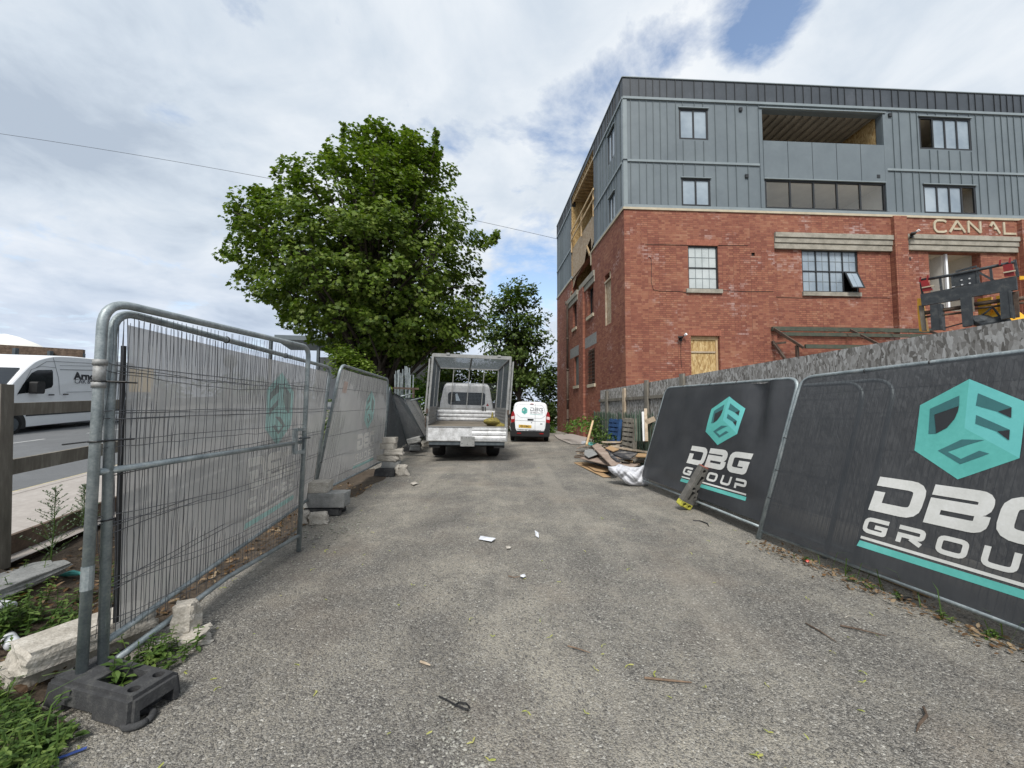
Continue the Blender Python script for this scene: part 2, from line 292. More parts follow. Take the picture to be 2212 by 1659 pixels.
# ---------------------------------------------------------------- mesh tools
MATS = {}
class MB:
    def __init__(s, mx=None): s.v = []; s.f = []; s.uv = []; s.mi = []; s.mx = mx or MX.Identity(4); s.hasuv = False; s.cur = 0
    def add(s, vs, fs, uvs=None):
        o = len(s.v); s.v += [tuple(s.mx @ V(p)) for p in vs]
        for i, f in enumerate(fs):
            s.f.append([o+k for k in f]); s.mi.append(s.cur)
            if uvs: s.hasuv = True; s.uv.append([uvs[k] for k in f])
            else: s.uv.append([(0, 0)]*len(f))
    def box(s, c, d, rot=None, taper=0):
        x, y, z = d[0]/2, d[1]/2, d[2]/2; m = Euler(rot).to_matrix() if rot else MX.Identity(3); c = V(c); k = 1-taper
        P = [c+m@V(p) for p in ((-x, -y, -z), (x, -y, -z), (x, y, -z), (-x, y, -z), (-x*k, -y*k, z), (x*k, -y*k, z), (x*k, y*k, z), (-x*k, y*k, z))]
        s.add(P, [(0, 3, 2, 1), (4, 5, 6, 7), (0, 1, 5, 4), (1, 2, 6, 5), (2, 3, 7, 6), (3, 0, 4, 7)])
    def beam(s, a, b, w, h, up=(0, 0, 1)):
        a = V(a); b = V(b); d = (b-a).normalized(); u = V(up); x = d.cross(u)
        if x.length < 1e-4: x = d.cross(V((1, 0, 0)))
        x.normalize(); u = x.cross(d).normalized()
        P = [p+x*sx*w/2+u*su*h/2 for p in (a, b) for sx, su in ((-1, -1), (1, -1), (1, 1), (-1, 1))]
        s.add(P, [(0, 1, 2, 3)[::-1], (4, 5, 6, 7), (0, 1, 5, 4), (1, 2, 6, 5), (2, 3, 7, 6), (3, 0, 4, 7)][0:6])
    def tube(s, pts, r, n=8, cap=True):
        pts = [V(p) for p in pts]; vs = []; fs = []; prev = None
        rr = r if isinstance(r, (list, tuple)) else [r]*len(pts)
        for i, p in enumerate(pts):
            d = (pts[min(i+1, len(pts)-1)]-pts[max(i-1, 0)])
            if d.length < 1e-9: d = V((0, 0, 1))
            d.normalize()
            if prev is None:
                a = d.cross(V((0, 0, 1)));  a = a if a.length > 1e-3 else d.cross(V((1, 0, 0)))
            else: a = prev-d*prev.dot(d)
            a.normalize(); prev = a; b = d.cross(a)
            for k in range(n):
                t = 2*math.pi*k/n; vs.append(p+(a*math.cos(t)+b*math.sin(t))*rr[i])
        for i in range(len(pts)-1):
            for k in range(n): fs.append((i*n+k, i*n+(k+1) % n, (i+1)*n+(k+1) % n, (i+1)*n+k))
        if cap: fs += [tuple(range(n))[::-1], tuple((len(pts)-1)*n+k for k in range(n))]
        s.add(vs, fs)
    def quad(s, a, b, c, d, uvs=None): s.add([a, b, c, d], [(0, 1, 2, 3)], uvs)
    def poly(s, pts): s.add(pts, [tuple(range(len(pts)))])
    def prism(s, pts, ext):      # planar outline pushed along ext
        pts = [V(p) for p in pts]; e = V(ext); n = len(pts)
        tri = tessellate_polygon([pts])
        vs = pts+[p+e for p in pts]; fs = [tuple(t) for t in tri]+[tuple(k+n for k in t[::-1]) for t in tri]
        fs += [(i, (i+1) % n, (i+1) % n+n, i+n) for i in range(n)]
        s.add(vs, fs)
    def lump(s, c, r, seed=0, sub=2, amp=.25, rot=0, flat=0):
        bm = bmesh.new(); bmesh.ops.create_icosphere(bm, subdivisions=sub, radius=1)
        rs = random.Random(seed); ks = [(V((rs.uniform(-2.5, 2.5), rs.uniform(-2.5, 2.5), rs.uniform(-2.5, 2.5))), rs.uniform(0, 6)) for _ in range(6)]
        cr, sr = math.cos(rot), math.sin(rot); vs = []
        for v in bm.verts:
            p = v.co.copy(); k = 1+amp*sum(math.sin(q.dot(p)+h) for q, h in ks)/3
            p = p*k
            if flat: p = V([math.copysign(abs(t)**(1-flat), t) for t in p])
            x, y, z = p.x*r[0], p.y*r[1], p.z*r[2]
            vs.append((c[0]+x*cr-y*sr, c[1]+x*sr+y*cr, c[2]+z))
        s.add(vs, [tuple(v.index for v in f.verts) for f in bm.faces]); bm.free()
    def build(s, name, mat, parent=None, smooth=False, bevel=0, loc=None):
        me = bpy.data.meshes.new(name)
        if parent is not None: inv = WM[parent.name].inverted()
        else:
            a = np.array(s.v); c = V((a[:, 0].mean(), a[:, 1].mean(), a[:, 2].min())) if loc is None else V(loc)
            inv = MX.Translation(-c)
        me.from_pydata([tuple(inv @ V(p)) for p in s.v], [], s.f)
        if s.hasuv:
            ul = me.uv_layers.new(name='UVMap'); k = 0
            for u in s.uv:
                for q in u: ul.data[k].uv = q; k += 1
        o = bpy.data.objects.new(name, me); COL.objects.link(o)
        mats = mat if isinstance(mat, (list, tuple)) else [mat]
        for q in mats: me.materials.append(M[q] if isinstance(q, str) else q)
        if len(mats) > 1: me.polygons.foreach_set('material_index', s.mi)
        bm = bmesh.new(); bm.from_mesh(me)
        if not s.hasuv: bmesh.ops.remove_doubles(bm, verts=bm.verts, dist=1e-6)
        bmesh.ops.recalc_face_normals(bm, faces=bm.faces)
        if bevel: bmesh.ops.bevel(bm, geom=list(bm.edges), offset=bevel, segments=2, affect='EDGES', clamp_overlap=True)
        bm.to_mesh(me); bm.free()
        if smooth:
            for p in me.polygons: p.use_smooth = True
        if parent is not None:
            o.parent = parent; WM[o.name] = WM[parent.name].copy()
        else: o.location = c; WM[o.name] = MX.Translation(c)
        return o
WM = {}
def tag(o, label=None, cat=None, group=None, kind=None):
    if label: o['label'] = label
    if cat: o['category'] = cat
    if group: o['group'] = group
    if kind: o['kind'] = kind
    return o
def thing(name, label, cat, loc=(0, 0, 0), rot=(0, 0, 0), group=None):
    o = bpy.data.objects.new(name, None); COL.objects.link(o); o.empty_display_size = .2
    o.location = loc; o.rotation_euler = rot
    WM[o.name] = MX.Translation(V(loc)) @ Euler(rot).to_matrix().to_4x4()
    return tag(o, label, cat, group)
def localmb(o): return MB(WM[o.name])
def rounded(pts, r, n=5):
    pts = [V(p) for p in pts]; out = [pts[0]]
    for i in range(1, len(pts)-1):
        a, b, c = pts[i-1], pts[i], pts[i+1]; rr = r[i] if isinstance(r, (list, tuple)) else r
        d1 = (a-b).normalized(); d2 = (c-b).normalized(); k = min(rr, (a-b).length*.49, (c-b).length*.49)
        if k < 1e-6: out.append(b); continue
        p, q = b+d1*k, b+d2*k
        for j in range(n+1):
            t = j/n; out.append((p*(1-t)+b*t)*(1-t)+(b*(1-t)+q*t)*t)
    out.append(pts[-1]); return out
def textmb(txt, origin, ux, uz, size, ext=.002, sx=1.0, bold=0.0, align='LEFT'):
    cu = bpy.data.curves.new('tmp', 'FONT'); cu.body = txt; cu.size = size; cu.extrude = ext; cu.offset = bold; cu.align_x = align; cu.resolution_u = 3
    to = bpy.data.objects.new('tmp', cu); COL.objects.link(to)
    dg = bpy.context.evaluated_depsgraph_get(); dg.update()
    me = bpy.data.meshes.new_from_object(to.evaluated_get(dg))
    ux = V(ux).normalized(); uz = V(uz).normalized(); n = ux.cross(uz); mb = MB()
    mb.add([V(origin)+ux*(v.co.x*sx)+uz*v.co.y+n*v.co.z for v in me.vertices], [tuple(p.vertices) for p in me.polygons])
    bpy.data.objects.remove(to); bpy.data.curves.remove(cu); bpy.data.meshes.remove(me); return mb
# ---------------------------------------------------------------- setting
def xfence(y): return -3.82-.27*(y-2.9)
def zroad(y): return .26+.0385*(max(-40, min(y, 60))-5.3)
def sstep(a, b, t):
    t = max(0, min(1, (t-a)/(b-a))); return t*t*(3-2*t)
def gz(x, y):
    z = -.0167*max(0, min(y, 34)-10)
    if y > 34: z = -.4
    t = sstep(xfence(y)+1.0, xfence(y)+.05, x)
    zr = zroad(y)+.04
    if y < 2.9: zr = max(zr, .30)
    return z*(1-t)+zr*t
def axis(lo, hi, n, far):
    a = list(np.linspace(lo, hi, n)); st = (hi-lo)/(n-1); k = st
    p = hi
    while p < far: k *= 1.25; p += k; a.append(p)
    k = st; p = lo
    while p > -far: k *= 1.25; p -= k; a.insert(0, p)
    return a
xs = axis(-7, 8, 110, 420); ys = axis(-1, 16, 130, 420)
g = MB(); vs = []; fs = []
rg = random.Random(3)
for j, y in enumerate(ys):
    for i, x in enumerate(xs):
        b = 0
        if -7 < x < 8 and y < 16: b = .008*math.sin(x*2.1+y*.7)*math.sin(y*1.7-x*.4)+rg.uniform(-.0035, .0035)
        vs.append((x, y, gz(x, y)+b))
nx = len(xs)
for j in range(len(ys)-1):
    for i in range(nx-1): fs.append((j*nx+i, j*nx+i+1, (j+1)*nx+i+1, (j+1)*nx+i))
g.add(vs, fs)
m, nt = newmat('worn_asphalt_and_grit'); v = coords(nt)
big = noise(nt, v, .55, 6, .62, .4); med = noise(nt, v, 2.6, 6, .65, .3); fine = noise(nt, v, 38, 5, .75)
vr = N(nt, 'ShaderNodeTexVoronoi', ins={'Scale': 95.0, 'Randomness': 1.0}); L(nt, v, vr.inputs['Vector'])
spr = N(nt, 'ShaderNodeSeparateColor'); L(nt, vr.outputs['Color'], spr.inputs[0])
vr2 = N(nt, 'ShaderNodeTexVoronoi', ins={'Scale': 190.0, 'Randomness': 1.0}); L(nt, v, vr2.inputs['Vector'])
spr2 = N(nt, 'ShaderNodeSeparateColor'); L(nt, vr2.outputs['Color'], spr2.inputs[0])
dust = ramp(nt, math_(nt, 'ADD', math_(nt, 'MULTIPLY', big, .6), math_(nt, 'MULTIPLY', med, .4)), [(.42, 0.0), (.57, 1.0)])
base = mix(nt, dust, (.165, .155, .136), (.43, .395, .325))
stone = ramp(nt, spr.outputs[0], [(.12, (.055, .053, .053)), (.42, (.165, .155, .14)), (.72, (.31, .288, .25)), (.93, (.40, .385, .35)), (.985, (.70, .68, .62))])
amt = ramp(nt, math_(nt, 'ADD', math_(nt, 'MULTIPLY', dust, -.42), math_(nt, 'ADD', spr.outputs[1], .18)), [(.25, 0.0), (.5, .8)])
col = mix(nt, amt, base, stone)
st2 = ramp(nt, spr2.outputs[0], [(.1, (.07, .07, .07)), (.5, (.23, .22, .205)), (.95, (.50, .48, .43))])
col = mix(nt, ramp(nt, spr2.outputs[1], [(.5, 0.0), (.65, .62)]), col, st2)
col = mix(nt, ramp(nt, noise(nt, v, .8, 7, .7, .6), [(.50, 0.0), (.62, .55)]), col, mix(nt, 1.0, col, (.62, .62, .64), 'MULTIPLY'))
col = mix(nt, math_(nt, 'MULTIPLY', fine, .32), col, (.15, .142, .128))
col = mix(nt, ramp(nt, noise(nt, v, .9, 5, .6), [(.52, 0.0), (.72, .35)]), col, (.25, .20, .155))
trk = noise(nt, coords(nt, 'Object', (1.5, .16, 1), (0, 0, .06)), 1.0, 5, .6, .3)
col = mix(nt, ramp(nt, trk, [(.47, 0.0), (.60, .28)]), col, mix(nt, 1.0, col, (.60, .60, .62), 'MULTIPLY'))
col = mix(nt, ramp(nt, trk, [(.36, .28), (.46, 0.0)]), col, (.42, .385, .325))
h = math_(nt, 'ADD', math_(nt, 'MULTIPLY', math_(nt, 'SUBTRACT', 1.0, vr.outputs['Distance']), .5), math_(nt, 'ADD', math_(nt, 'MULTIPLY', fine, .6), math_(nt, 'MULTIPLY', math_(nt, 'SUBTRACT', 1.0, vr2.outputs['Distance']), .3)))
finish(nt, col, .93, 0, .25, bump=h, bd=.02, bstr=.9); M['yard'] = m
tag(g.build('yard_ground', 'yard', smooth=True, loc=(0, 0, 0)), 'worn grey asphalt yard covered in grit', kind='structure')

def scatter_mesh(name, mat, items, loc=(0, 0, 0)):   # items: (verts, faces)
    mb = MB()
    for vv, ff in items: mb.add(vv, ff)
    return mb.build(name, mat, loc=loc)
ICO = [(0, 0, 1), (.9, 0, .3), (.28, .85, .35), (-.72, .53, .3), (-.7, -.5, .35), (.3, -.85, .3), (0, 0, -.6)]
ICF = [(0, 1, 2), (0, 2, 3), (0, 3, 4), (0, 4, 5), (0, 5, 1), (6, 2, 1), (6, 3, 2), (6, 4, 3), (6, 5, 4), (6, 1, 5)]
def stones(n, region, smin, smax, seed):
    r = random.Random(seed); mb = MB(); k = 0
    while k < n:
        p = region(r)
        if p is None: continue
        x, y = p; sz = smin+(smax-smin)*r.random()**2.5; a = r.uniform(0, 6.28); ca, sa = math.cos(a), math.sin(a); q = r.uniform(.6, 1.1)
        mb.add([(x+sz*(vx*ca*1.2-vy*sa*q), y+sz*(vx*sa*1.2+vy*ca*q), gz(x, y)+sz*vz*.7) for vx, vy, vz in ICO], ICF); k += 1
    return mb
def reg_yard(r):
    y = 1.0+11*r.random()**1.8; x = r.uniform(-1.1, 1.1)*(y*1.3+.5)
    if not (-2.9 < x < 3.6-.1*y): return None
    return x, y
M['gravel'] = leafmat('loose_grit', (.22, .21, .20), (.09, .09, .09), (.5, .48, .44))
tag(stones(5200, reg_yard, .0025, .010, 5).build('loose_grit', 'gravel', loc=(0, 3, 0)), 'loose grit scattered over the yard', kind='stuff')
def reg_patch(r):
    c = random.Random(r.random()).choice([(-.33, 2.02, .11), (-.27, 1.80, .09), (-.20, 1.66, .07)])
    return c[0]+r.gauss(0, c[2]*.6), c[1]+r.gauss(0, c[2]*.55)
M['pale_gravel'] = leafmat('pale_chippings', (.36, .35, .32), (.20, .19, .17), (.58, .56, .52))
tag(stones(300, reg_patch, .004, .012, 8).build('pale_chippings', 'pale_gravel'), 'patch of pale stone chippings in front of the camera', kind='stuff')
def reg_rub(r):
    c = r.choice([(-2.35, 5.2), (-2.0, 5.0), (-2.3, 8.2), (-1.95, 8.0), (-2.1, 4.6)]); return c[0]+r.gauss(0, .25), c[1]+r.gauss(0, .25)
tag(stones(700, reg_rub, .003, .02, 9).build('concrete_crumbs', 'pale_gravel'), 'crumbled pale concrete beside the block piles', kind='stuff')

# road, pavement, markings to the left
K0 = V((-6.4, 5.3, .26)); RD = V((-.27, 1, .0385))
def strip(name, mat, a0, a1, y0, y1, dz, label, n=40):
    mb = MB(); vs = []; fs = []
    for i in range(n+1):
        y = y0+(y1-y0)*i/n
        for a in (a0, a1): vs.append((K0.x-.27*(y-K0.y)+a, y, zroad(y)+dz))
    fs = [(2*i, 2*i+1, 2*i+3, 2*i+2) for i in range(n)]
    mb.add(vs, fs); o = mb.build(name, mat, loc=(K0.x, K0.y, 0)); tag(o, label, kind='structure'); return o
M['road'] = pm('road_asphalt', (.125, .13, .135), (.105, .108, .112), (.15, .155, .16), s=1.2, rough=.9, bump=.004, bs=120, fine=.5)
M['pave'] = pm('pavement_concrete', (.34, .31, .285), (.28, .255, .235), (.40, .37, .345), s=2, rough=.9, fine=.5)
M['line'] = pm('worn_yellow_line', (.58, .48, .22), (.36, .31, .17), s=8, rough=.8, fine=.6)
M['line_w'] = pm('worn_white_line', (.50, .50, .49), (.32, .32, .32), s=8, rough=.8)
strip('road', 'road', -9.4, 0, -30, 90, .06, 'grey asphalt road beyond the timber rail')
strip('pavement', 'pave', .12, 2.0, -30, 90, .13, 'pale concrete pavement beside the road')
mb = MB(); 
for i in range(40):
    y0, y1 = -10+i*1.5, -10+i*1.5+1.49; x0, x1 = K0.x-.27*(y0-K0.y), K0.x-.27*(y1-K0.y)
    mb.beam((x0+.06, y0, zroad(y0)+.07), (x1+.06, y1, zroad(y1)+.07), .125, .13)
tag(mb.build('kerb', 'pave'), 'pale kerb stones along the road', kind='structure')
strip('yellow_line', 'line', -.30, -.20, -30, 90, .064, 'yellow line along the road edge', 60)
mb = MB()
for i in range(16):
    y0 = -8+i*4.0; y1 = y0+2.6
    def q(y, a): return (K0.x-.27*(y-K0.y)+a, y, zroad(y)+.064)
    mb.add([q(y0, -5.0), q(y0, -4.9), q(y1, -4.9), q(y1, -5.0)], [(0, 1, 2, 3)])
tag(mb.build('lane_markings', 'line_w'), 'broken white line down the middle of the road', kind='structure')

# soil verge between yard and road
mb = MB(); vs = []; fs = []; rs = random.Random(11); nxx, nyy = 36, 60
for j in range(nyy+1):
    y = .6+j*.14
    for i in range(nxx+1):
        t = i/nxx; x0 = xfence(y)-.15; x1 = -2.32-.03*max(0, y-2)-.12*max(0, min(1, (y-2.4)/2))+.05*math.sin(y*5)
        if y < 1.9: x1 = -2.0+.25*(1.9-y)-.0
        x = x0+(x1-x0)*t; e = min(1, (1-t)*6)
        vs.append((x, y, gz(x, y)+.004+(.016+.016*math.sin(x*9)*math.sin(y*7)+rs.uniform(-.012, .012))*e))
for j in range(nyy):
    for i in range(nxx): fs.append((j*(nxx+1)+i, j*(nxx+1)+i+1, (j+1)*(nxx+1)+i+1, (j+1)*(nxx+1)+i))
mb.add(vs, fs); tag(mb.build('soil_verge', 'soil', smooth=True), 'bank of dark soil and dead leaves behind the gate', kind='structure')
# concrete apron by the building
pts = [atZ(1196, 941, -.22), atZ(1236, 939, -.22), atZ(1268, 948, -.2), atZ(1262, 962, -.13), atZ(1232, 962, -.13), atZ(1205, 950, -.18)]
mb = MB(); mb.prism([(p.x, p.y, gz(p.x, p.y)+.02) for p in pts], (0, 0, .03)); tag(mb.build('concrete_path', 'pave'), 'pale concrete path at the foot of the building', kind='structure')
# ---------------------------------------------------------------- the brick and zinc building
YC = 15.0
CN = atY(1350, 640, YC); CN = V((CN.x, YC, 0))
fd = V((.9989, .047, 0)).normalized(); fn = V((fd.y, -fd.x, 0))          # front: along, outward
ld = V((-.0863, .9963, 0)).normalized(); ln = V((-ld.y, ld.x, 0))        # left side: along (away), outward
def FS(x, y):
    p = onplane(x, y, CN, fn)-CN; return p.dot(fd), p.z
def LS(x, y):
    p = onplane(x, y, CN, ln)-CN; return p.dot(ld), p.z
def FP(s, z, o=0.): return CN+fd*s+fn*o+V((0, 0, z))
def LP(t, z, o=0.): return CN+ld*t+ln*o+V((0, 0, z))
def frect(x0, y0, x1, y1):           # picture box on the front, taken at its left and right edges
    xm, ym = (x0+x1)/2, (y0+y1)/2
    s0, s1 = FS(x0, ym)[0], FS(x1, ym)[0]; z1, z0 = FS(xm, y0)[1], FS(xm, y1)[1]; return s0, s1, z0, z1
BL = thing('canal_building', 'red brick building topped with two grey zinc clad storeys, under conversion', 'building', tuple(CN))
ZB = FS(1350, 452)[1]        # top of brick
ZR = FS(1345, 167.7)[1]      # roof edge
ZT = FS(1348, 211)[1]; ZM = FS(1349, 346)[1]; SE = 21.0; TE = 13.2
ZG = -.5
def wall(mb, P, a0, a1, z0, z1, holes, off=0., rev=.22, uoff=0.):
    A = sorted({a0, a1, *[h[0] for h in holes], *[h[1] for h in holes]}); Z = sorted({z0, z1, *[h[2] for h in holes], *[h[3] for h in holes]})
    A = [a for a in A if a0 <= a <= a1]; Z = [z for z in Z if z0 <= z <= z1]
    for i in range(len(A)-1):
        for j in range(len(Z)-1):
            ca, cz = (A[i]+A[i+1])/2, (Z[j]+Z[j+1])/2
            if any(h[0] < ca < h[1] and h[2] < cz < h[3] for h in holes): continue
            c = [(A[i], Z[j]), (A[i+1], Z[j]), (A[i+1], Z[j+1]), (A[i], Z[j+1])]
            mb.quad(*[P(a, z, off) for a, z in c], uvs=[(a+uoff, z) for a, z in c])
    for h in holes:
        s0, s1, b, t = h[:4]; s0 = max(s0, a0); s1 = min(s1, a1); d = h[4] if len(h) > 4 else rev
        for (p, q) in (((s0, b), (s0, t)), ((s1, t), (s1, b)), ((s0, t), (s1, t)), ((s1, b), (s0, b))):
            mb.quad(P(*p, off), P(*q, off), P(*q, off-d), P(*p, off-d), uvs=[(p[0]+uoff, p[1]), (q[0]+uoff, q[1]), (q[0]+uoff+(d if p[0] == q[0] else 0), q[1]+(d if p[1] == q[1] else 0)), (p[0]+uoff+(d if p[0] == q[0] else 0), p[1]+(d if p[1] == q[1] else 0))])
def fbox(mb, P, a0, a1, z0, z1, o0, o1):
    c = [P(a, z, o) for o in (o0, o1) for a, z in ((a0, z0), (a1, z0), (a1, z1), (a0, z1))]
    mb.add(c, [(0, 1, 2, 3), (7, 6, 5, 4), (0, 4, 5, 1), (1, 5, 6, 2), (2, 6, 7, 3), (3, 7, 4, 0)])
def uvbox(mb, P, a0, a1, z0, z1, o0, o1, uo=0.):
    def q(pts, uv): mb.quad(*pts, uvs=uv)
    q([P(a0, z0, o1), P(a1, z0, o1), P(a1, z1, o1), P(a0, z1, o1)], [(a0+uo, z0), (a1+uo, z0), (a1+uo, z1), (a0+uo, z1)])
    for a in (a0, a1): q([P(a, z0, o0), P(a, z0, o1), P(a, z1, o1), P(a, z1, o0)], [(a+uo+o0, z0), (a+uo+o1, z0), (a+uo+o1, z1), (a+uo+o0, z1)])
    for z in (z0, z1): q([P(a0, z, o0), P(a1, z, o0), P(a1, z, o1), P(a0, z, o1)], [(a0+uo, z+o0), (a1+uo, z+o0), (a1+uo, z+o1), (a0+uo, z+o1)])
# openings
W5 = frect(1487, 530.6, 1551.8, 624.7); W6 = frect(1737, 538.5, 1859, 630); O2 = frect(2014, 543, 2127, 640); DR = frect(1494, 725.6, 1557, 900)
V1 = frect(1623, 545.5, 1631, 553)
BAY1 = (FS(1672, 520)[0], FS(1927, 540)[0]); BAY2 = (FS(1954, 520)[0], FS(2199, 540)[0])
LZ1 = FS(1780, 506)[1]; LZ0 = FS(1780, 539)[1]; L2Z1 = FS(2060, 511)[1]; L2Z0 = FS(2060, 542)[1]
zl0 = LZ0+.02
mb = MB(); RC = -.10
wall(mb, FP, 0, BAY1[0], ZG, ZB, [W5, (DR[0], DR[1], ZG, DR[3], .3), V1])
for (b0, b1), zz_ in ((BAY1, LZ0), (BAY2, L2Z0)):
    wall(mb, FP, b0, b1, LZ1, ZB, [])
wall(mb, FP, BAY1[0], BAY1[1], ZG, LZ1, [(W6[0], W6[1], W6[2], W6[3], .16)], off=RC)
wall(mb, FP, BAY2[0], BAY2[1], ZG, LZ1, [(O2[0], O2[1], O2[2]-.6, O2[3], .30)], off=RC)
for a in (BAY1[0], BAY1[1], BAY2[0], BAY2[1]):
    mb.quad(FP(a, ZG, 0), FP(a, LZ1, 0), FP(a, LZ1, RC), FP(a, ZG, RC), uvs=[(a, ZG), (a, LZ1), (a+.1, LZ1), (a+.1, ZG)])
uvbox(mb, FP, BAY1[1], BAY2[0], ZG, ZB-.01, 0, .14)
wall(mb, FP, BAY2[1], SE, ZG, ZB, [])
uvbox(mb, FP, BAY2[1]+.02, BAY2[1]+.5, ZG, ZB-.02, 0, .16)
# left side wall with its openings
def lrect(x0, y0, x1, y1):
    ts = sorted((LS(x0, (y0+y1)/2)[0], LS(x1, (y0+y1)/2)[0])); xm = x1
    return ts[0], ts[1], LS(xm, y1)[1], LS(xm, y0)[1]
WL1 = lrect(1306.5, 583, 1320, 697); WL2 = lrect(1269, 612, 1282, 676); WL3 = lrect(1237.5, 648, 1245.5, 706)
WL4 = lrect(1271.5, 751, 1285, 828); WL5 = lrect(1240.8, 768, 1250, 832)
WL3 = (WL3[0], WL3[1], WL2[2], WL2[3])
GAPt = (LS(1282, 480)[0], LS(1235, 560)[0])
zgap = LS(1282, 535)[1]-.0
wall(mb, LP, 0, TE, ZG, ZB, [WL1, WL2, WL3, WL4, WL5, (GAPt[0]+.35, GAPt[1], ZB-1.35, ZB+.001, .3)], uoff=.117)
# far and back walls close the volume
b0, b1 = LP(TE, 0), FP(SE, 0); bk = V((b1.x, b0.y, 0))
for p, q in ((b0, bk), (bk, b1)):
    l = (q-p).length; mb.quad(p+V((0, 0, ZG)), q+V((0, 0, ZG)), q+V((0, 0, ZB)), p+V((0, 0, ZB)), uvs=[(0, ZG), (l, ZG), (l, ZB), (0, ZB)])
# soldier course lintels over door and window
BW = mb.build('brick_wall', 'brick', BL)
BL2 = localmb(BL)
sol = MB()
n = int((DR[1]-DR[0]+.16)/.083)
for i in range(n): fbox(sol, FP, DR[0]-.08+i*.083+.004, DR[0]-.08+i*.083+.077, DR[3]+.01, DR[3]+.235, 0, .006)
M['brick_plain'] = pm('soldier_brick', (.30, .11, .07), (.20, .07, .045), (.36, .15, .10), s=7, rough=.88, bump=.002)
sol.build('soldier_course', 'brick_plain', BL); sol = MB()
n = int((W5[1]-W5[0]+.1)/.083)
for i in range(n): fbox(sol, FP, W5[0]-.05+i*.083+.004, W5[0]-.05+i*.083+.077, W5[3]+.01, W5[3]+.24, 0, .006)
sol.build('soldier_course', 'brick_plain', BL)
# concrete lintels in three steps
def steps(nm, a0, a1, z0, z1, P=FP, o=0.0, k=3, mat='stone_lintel', outs=(.10, .055, .015)):
    mb = MB(); h = (z1-z0)/k
    for i in range(k):
        fbox(mb, P, a0, a1, z1-(i+1)*h+(.025 if i < k-1 else 0), z1-i*h, o-.12, o+outs[i])
        if i < k-1: fbox(mb, P, a0+.002, a1-.002, z1-(i+1)*h, z1-(i+1)*h+.025, o-.12, o+outs[i]-.06)
    mb.build(nm, mat, BL)
steps('lintel', BAY1[0]+.004, BAY1[1]-.004, LZ0, LZ1-.002); steps('lintel', BAY2[0]+.004, BAY2[1]-.004, L2Z0, L2Z1+.02)
# sills
for (w, P, o, ex, mt) in ((W5, FP, 0, .1, 'stone_lintel'), (W6, FP, RC, .02, 'stone_lintel'), (WL2, LP, 0, .05, 'cream_stone'), (WL3, LP, 0, .05, 'cream_stone'), (WL4, LP, 0, .08, 'cream_stone'), (WL5, LP, 0, .08, 'cream_stone')):
    mb = MB(); fbox(mb, P, w[0]-ex-.02, w[1]+ex+.02, w[2]-.165, w[2]-.004, o-.1, o+.075); mb.build('sill', mt, BL)
# cornice of cream stone and zinc flashing above it, round the corner
mb = MB(); fbox(mb, FP, -.03, SE, ZB-.005, ZB+.085, -.35, .045)
fbox(mb, LP, -.03, GAPt[0]+.2, ZB-.005, ZB+.085, -.35, .045); fbox(mb, LP, GAPt[1]+.05, TE+.04, ZB-.005, ZB+.085, -.35, .045)
mb.build('coping', 'cream_stone', BL)
ZC = ZB+.21
mb = MB(); fbox(mb, FP, -.012, SE, ZB+.086, ZC, -.3, .02); fbox(mb, LP, -.012, GAPt[0], ZB+.086, ZC, -.3, .02); fbox(mb, LP, GAPt[1], TE, ZB+.086, ZC, -.3, .02)
mb.build('base_flashing', 'clad_trim', BL)
# cladding
C1 = frect(1467.2, 234, 1530, 300.8); C2 = frect(1472.6, 385, 1535.4, 444); C3 = frect(1987, 254, 2099, 322.7); C4 = frect(1996.4, 400, 2110, 459)
C1 = (*C1[:3], C1[3]); BO = frect(1647, 241.5, 1906, 309.5); BP = (BO[0]-.02, FS(1912, 390)[0]); zp1 = BO[2]; zp0 = FS(1780, 389)[1]; GLz = ZC+.015
C2 = (C2[0], C2[1], ZC+.02, C2[3]); C4 = (C4[0], C4[1], ZC+.02, C4[3])
GLR = (FS(1653.5, 420)[0], FS(1914, 420)[0], GLz, zp0-.04)
S0 = -.035
mb = MB(); OC = -.02
wall(mb, FP, 0, SE, ZC, ZR-.02, [(*C1, .12), (*C2, .12), (*C3, .12), (*C4, .12), (BO[0], BO[1], BO[2], BO[3], .25), (*GLR, .16)], off=OC)
LCE = LS(1283, 450)[0]; LO = (LCE, LS(1234, 560)[0])
wl = [lrect(1312, 285, 1326.5, 353), lrect(1314.5, 412, 1327.5, 466)]
wl = [(wl[0][0], wl[0][1], C1[2]-.05, C1[3]), (wl[1][0], wl[1][1], ZC+.02, C2[3])]
wall(mb, LP, 0, LO[0], ZC, ZR-.02, [(*w, .12) for w in wl], off=OC)
wall(mb, LP, LO[1], TE, ZC, ZR-.02, [], off=OC)
p, q, r_ = LP(TE, 0), V((FP(SE, 0).x, LP(TE, 0).y, 0)), FP(SE, 0)
for a, b in ((p, q), (q, r_)): mb.quad(*[V((c.x, c.y, z)) for c, z in ((a, ZC), (b, ZC), (b, ZR-.02), (a, ZR-.02))])
mb.cur = 1
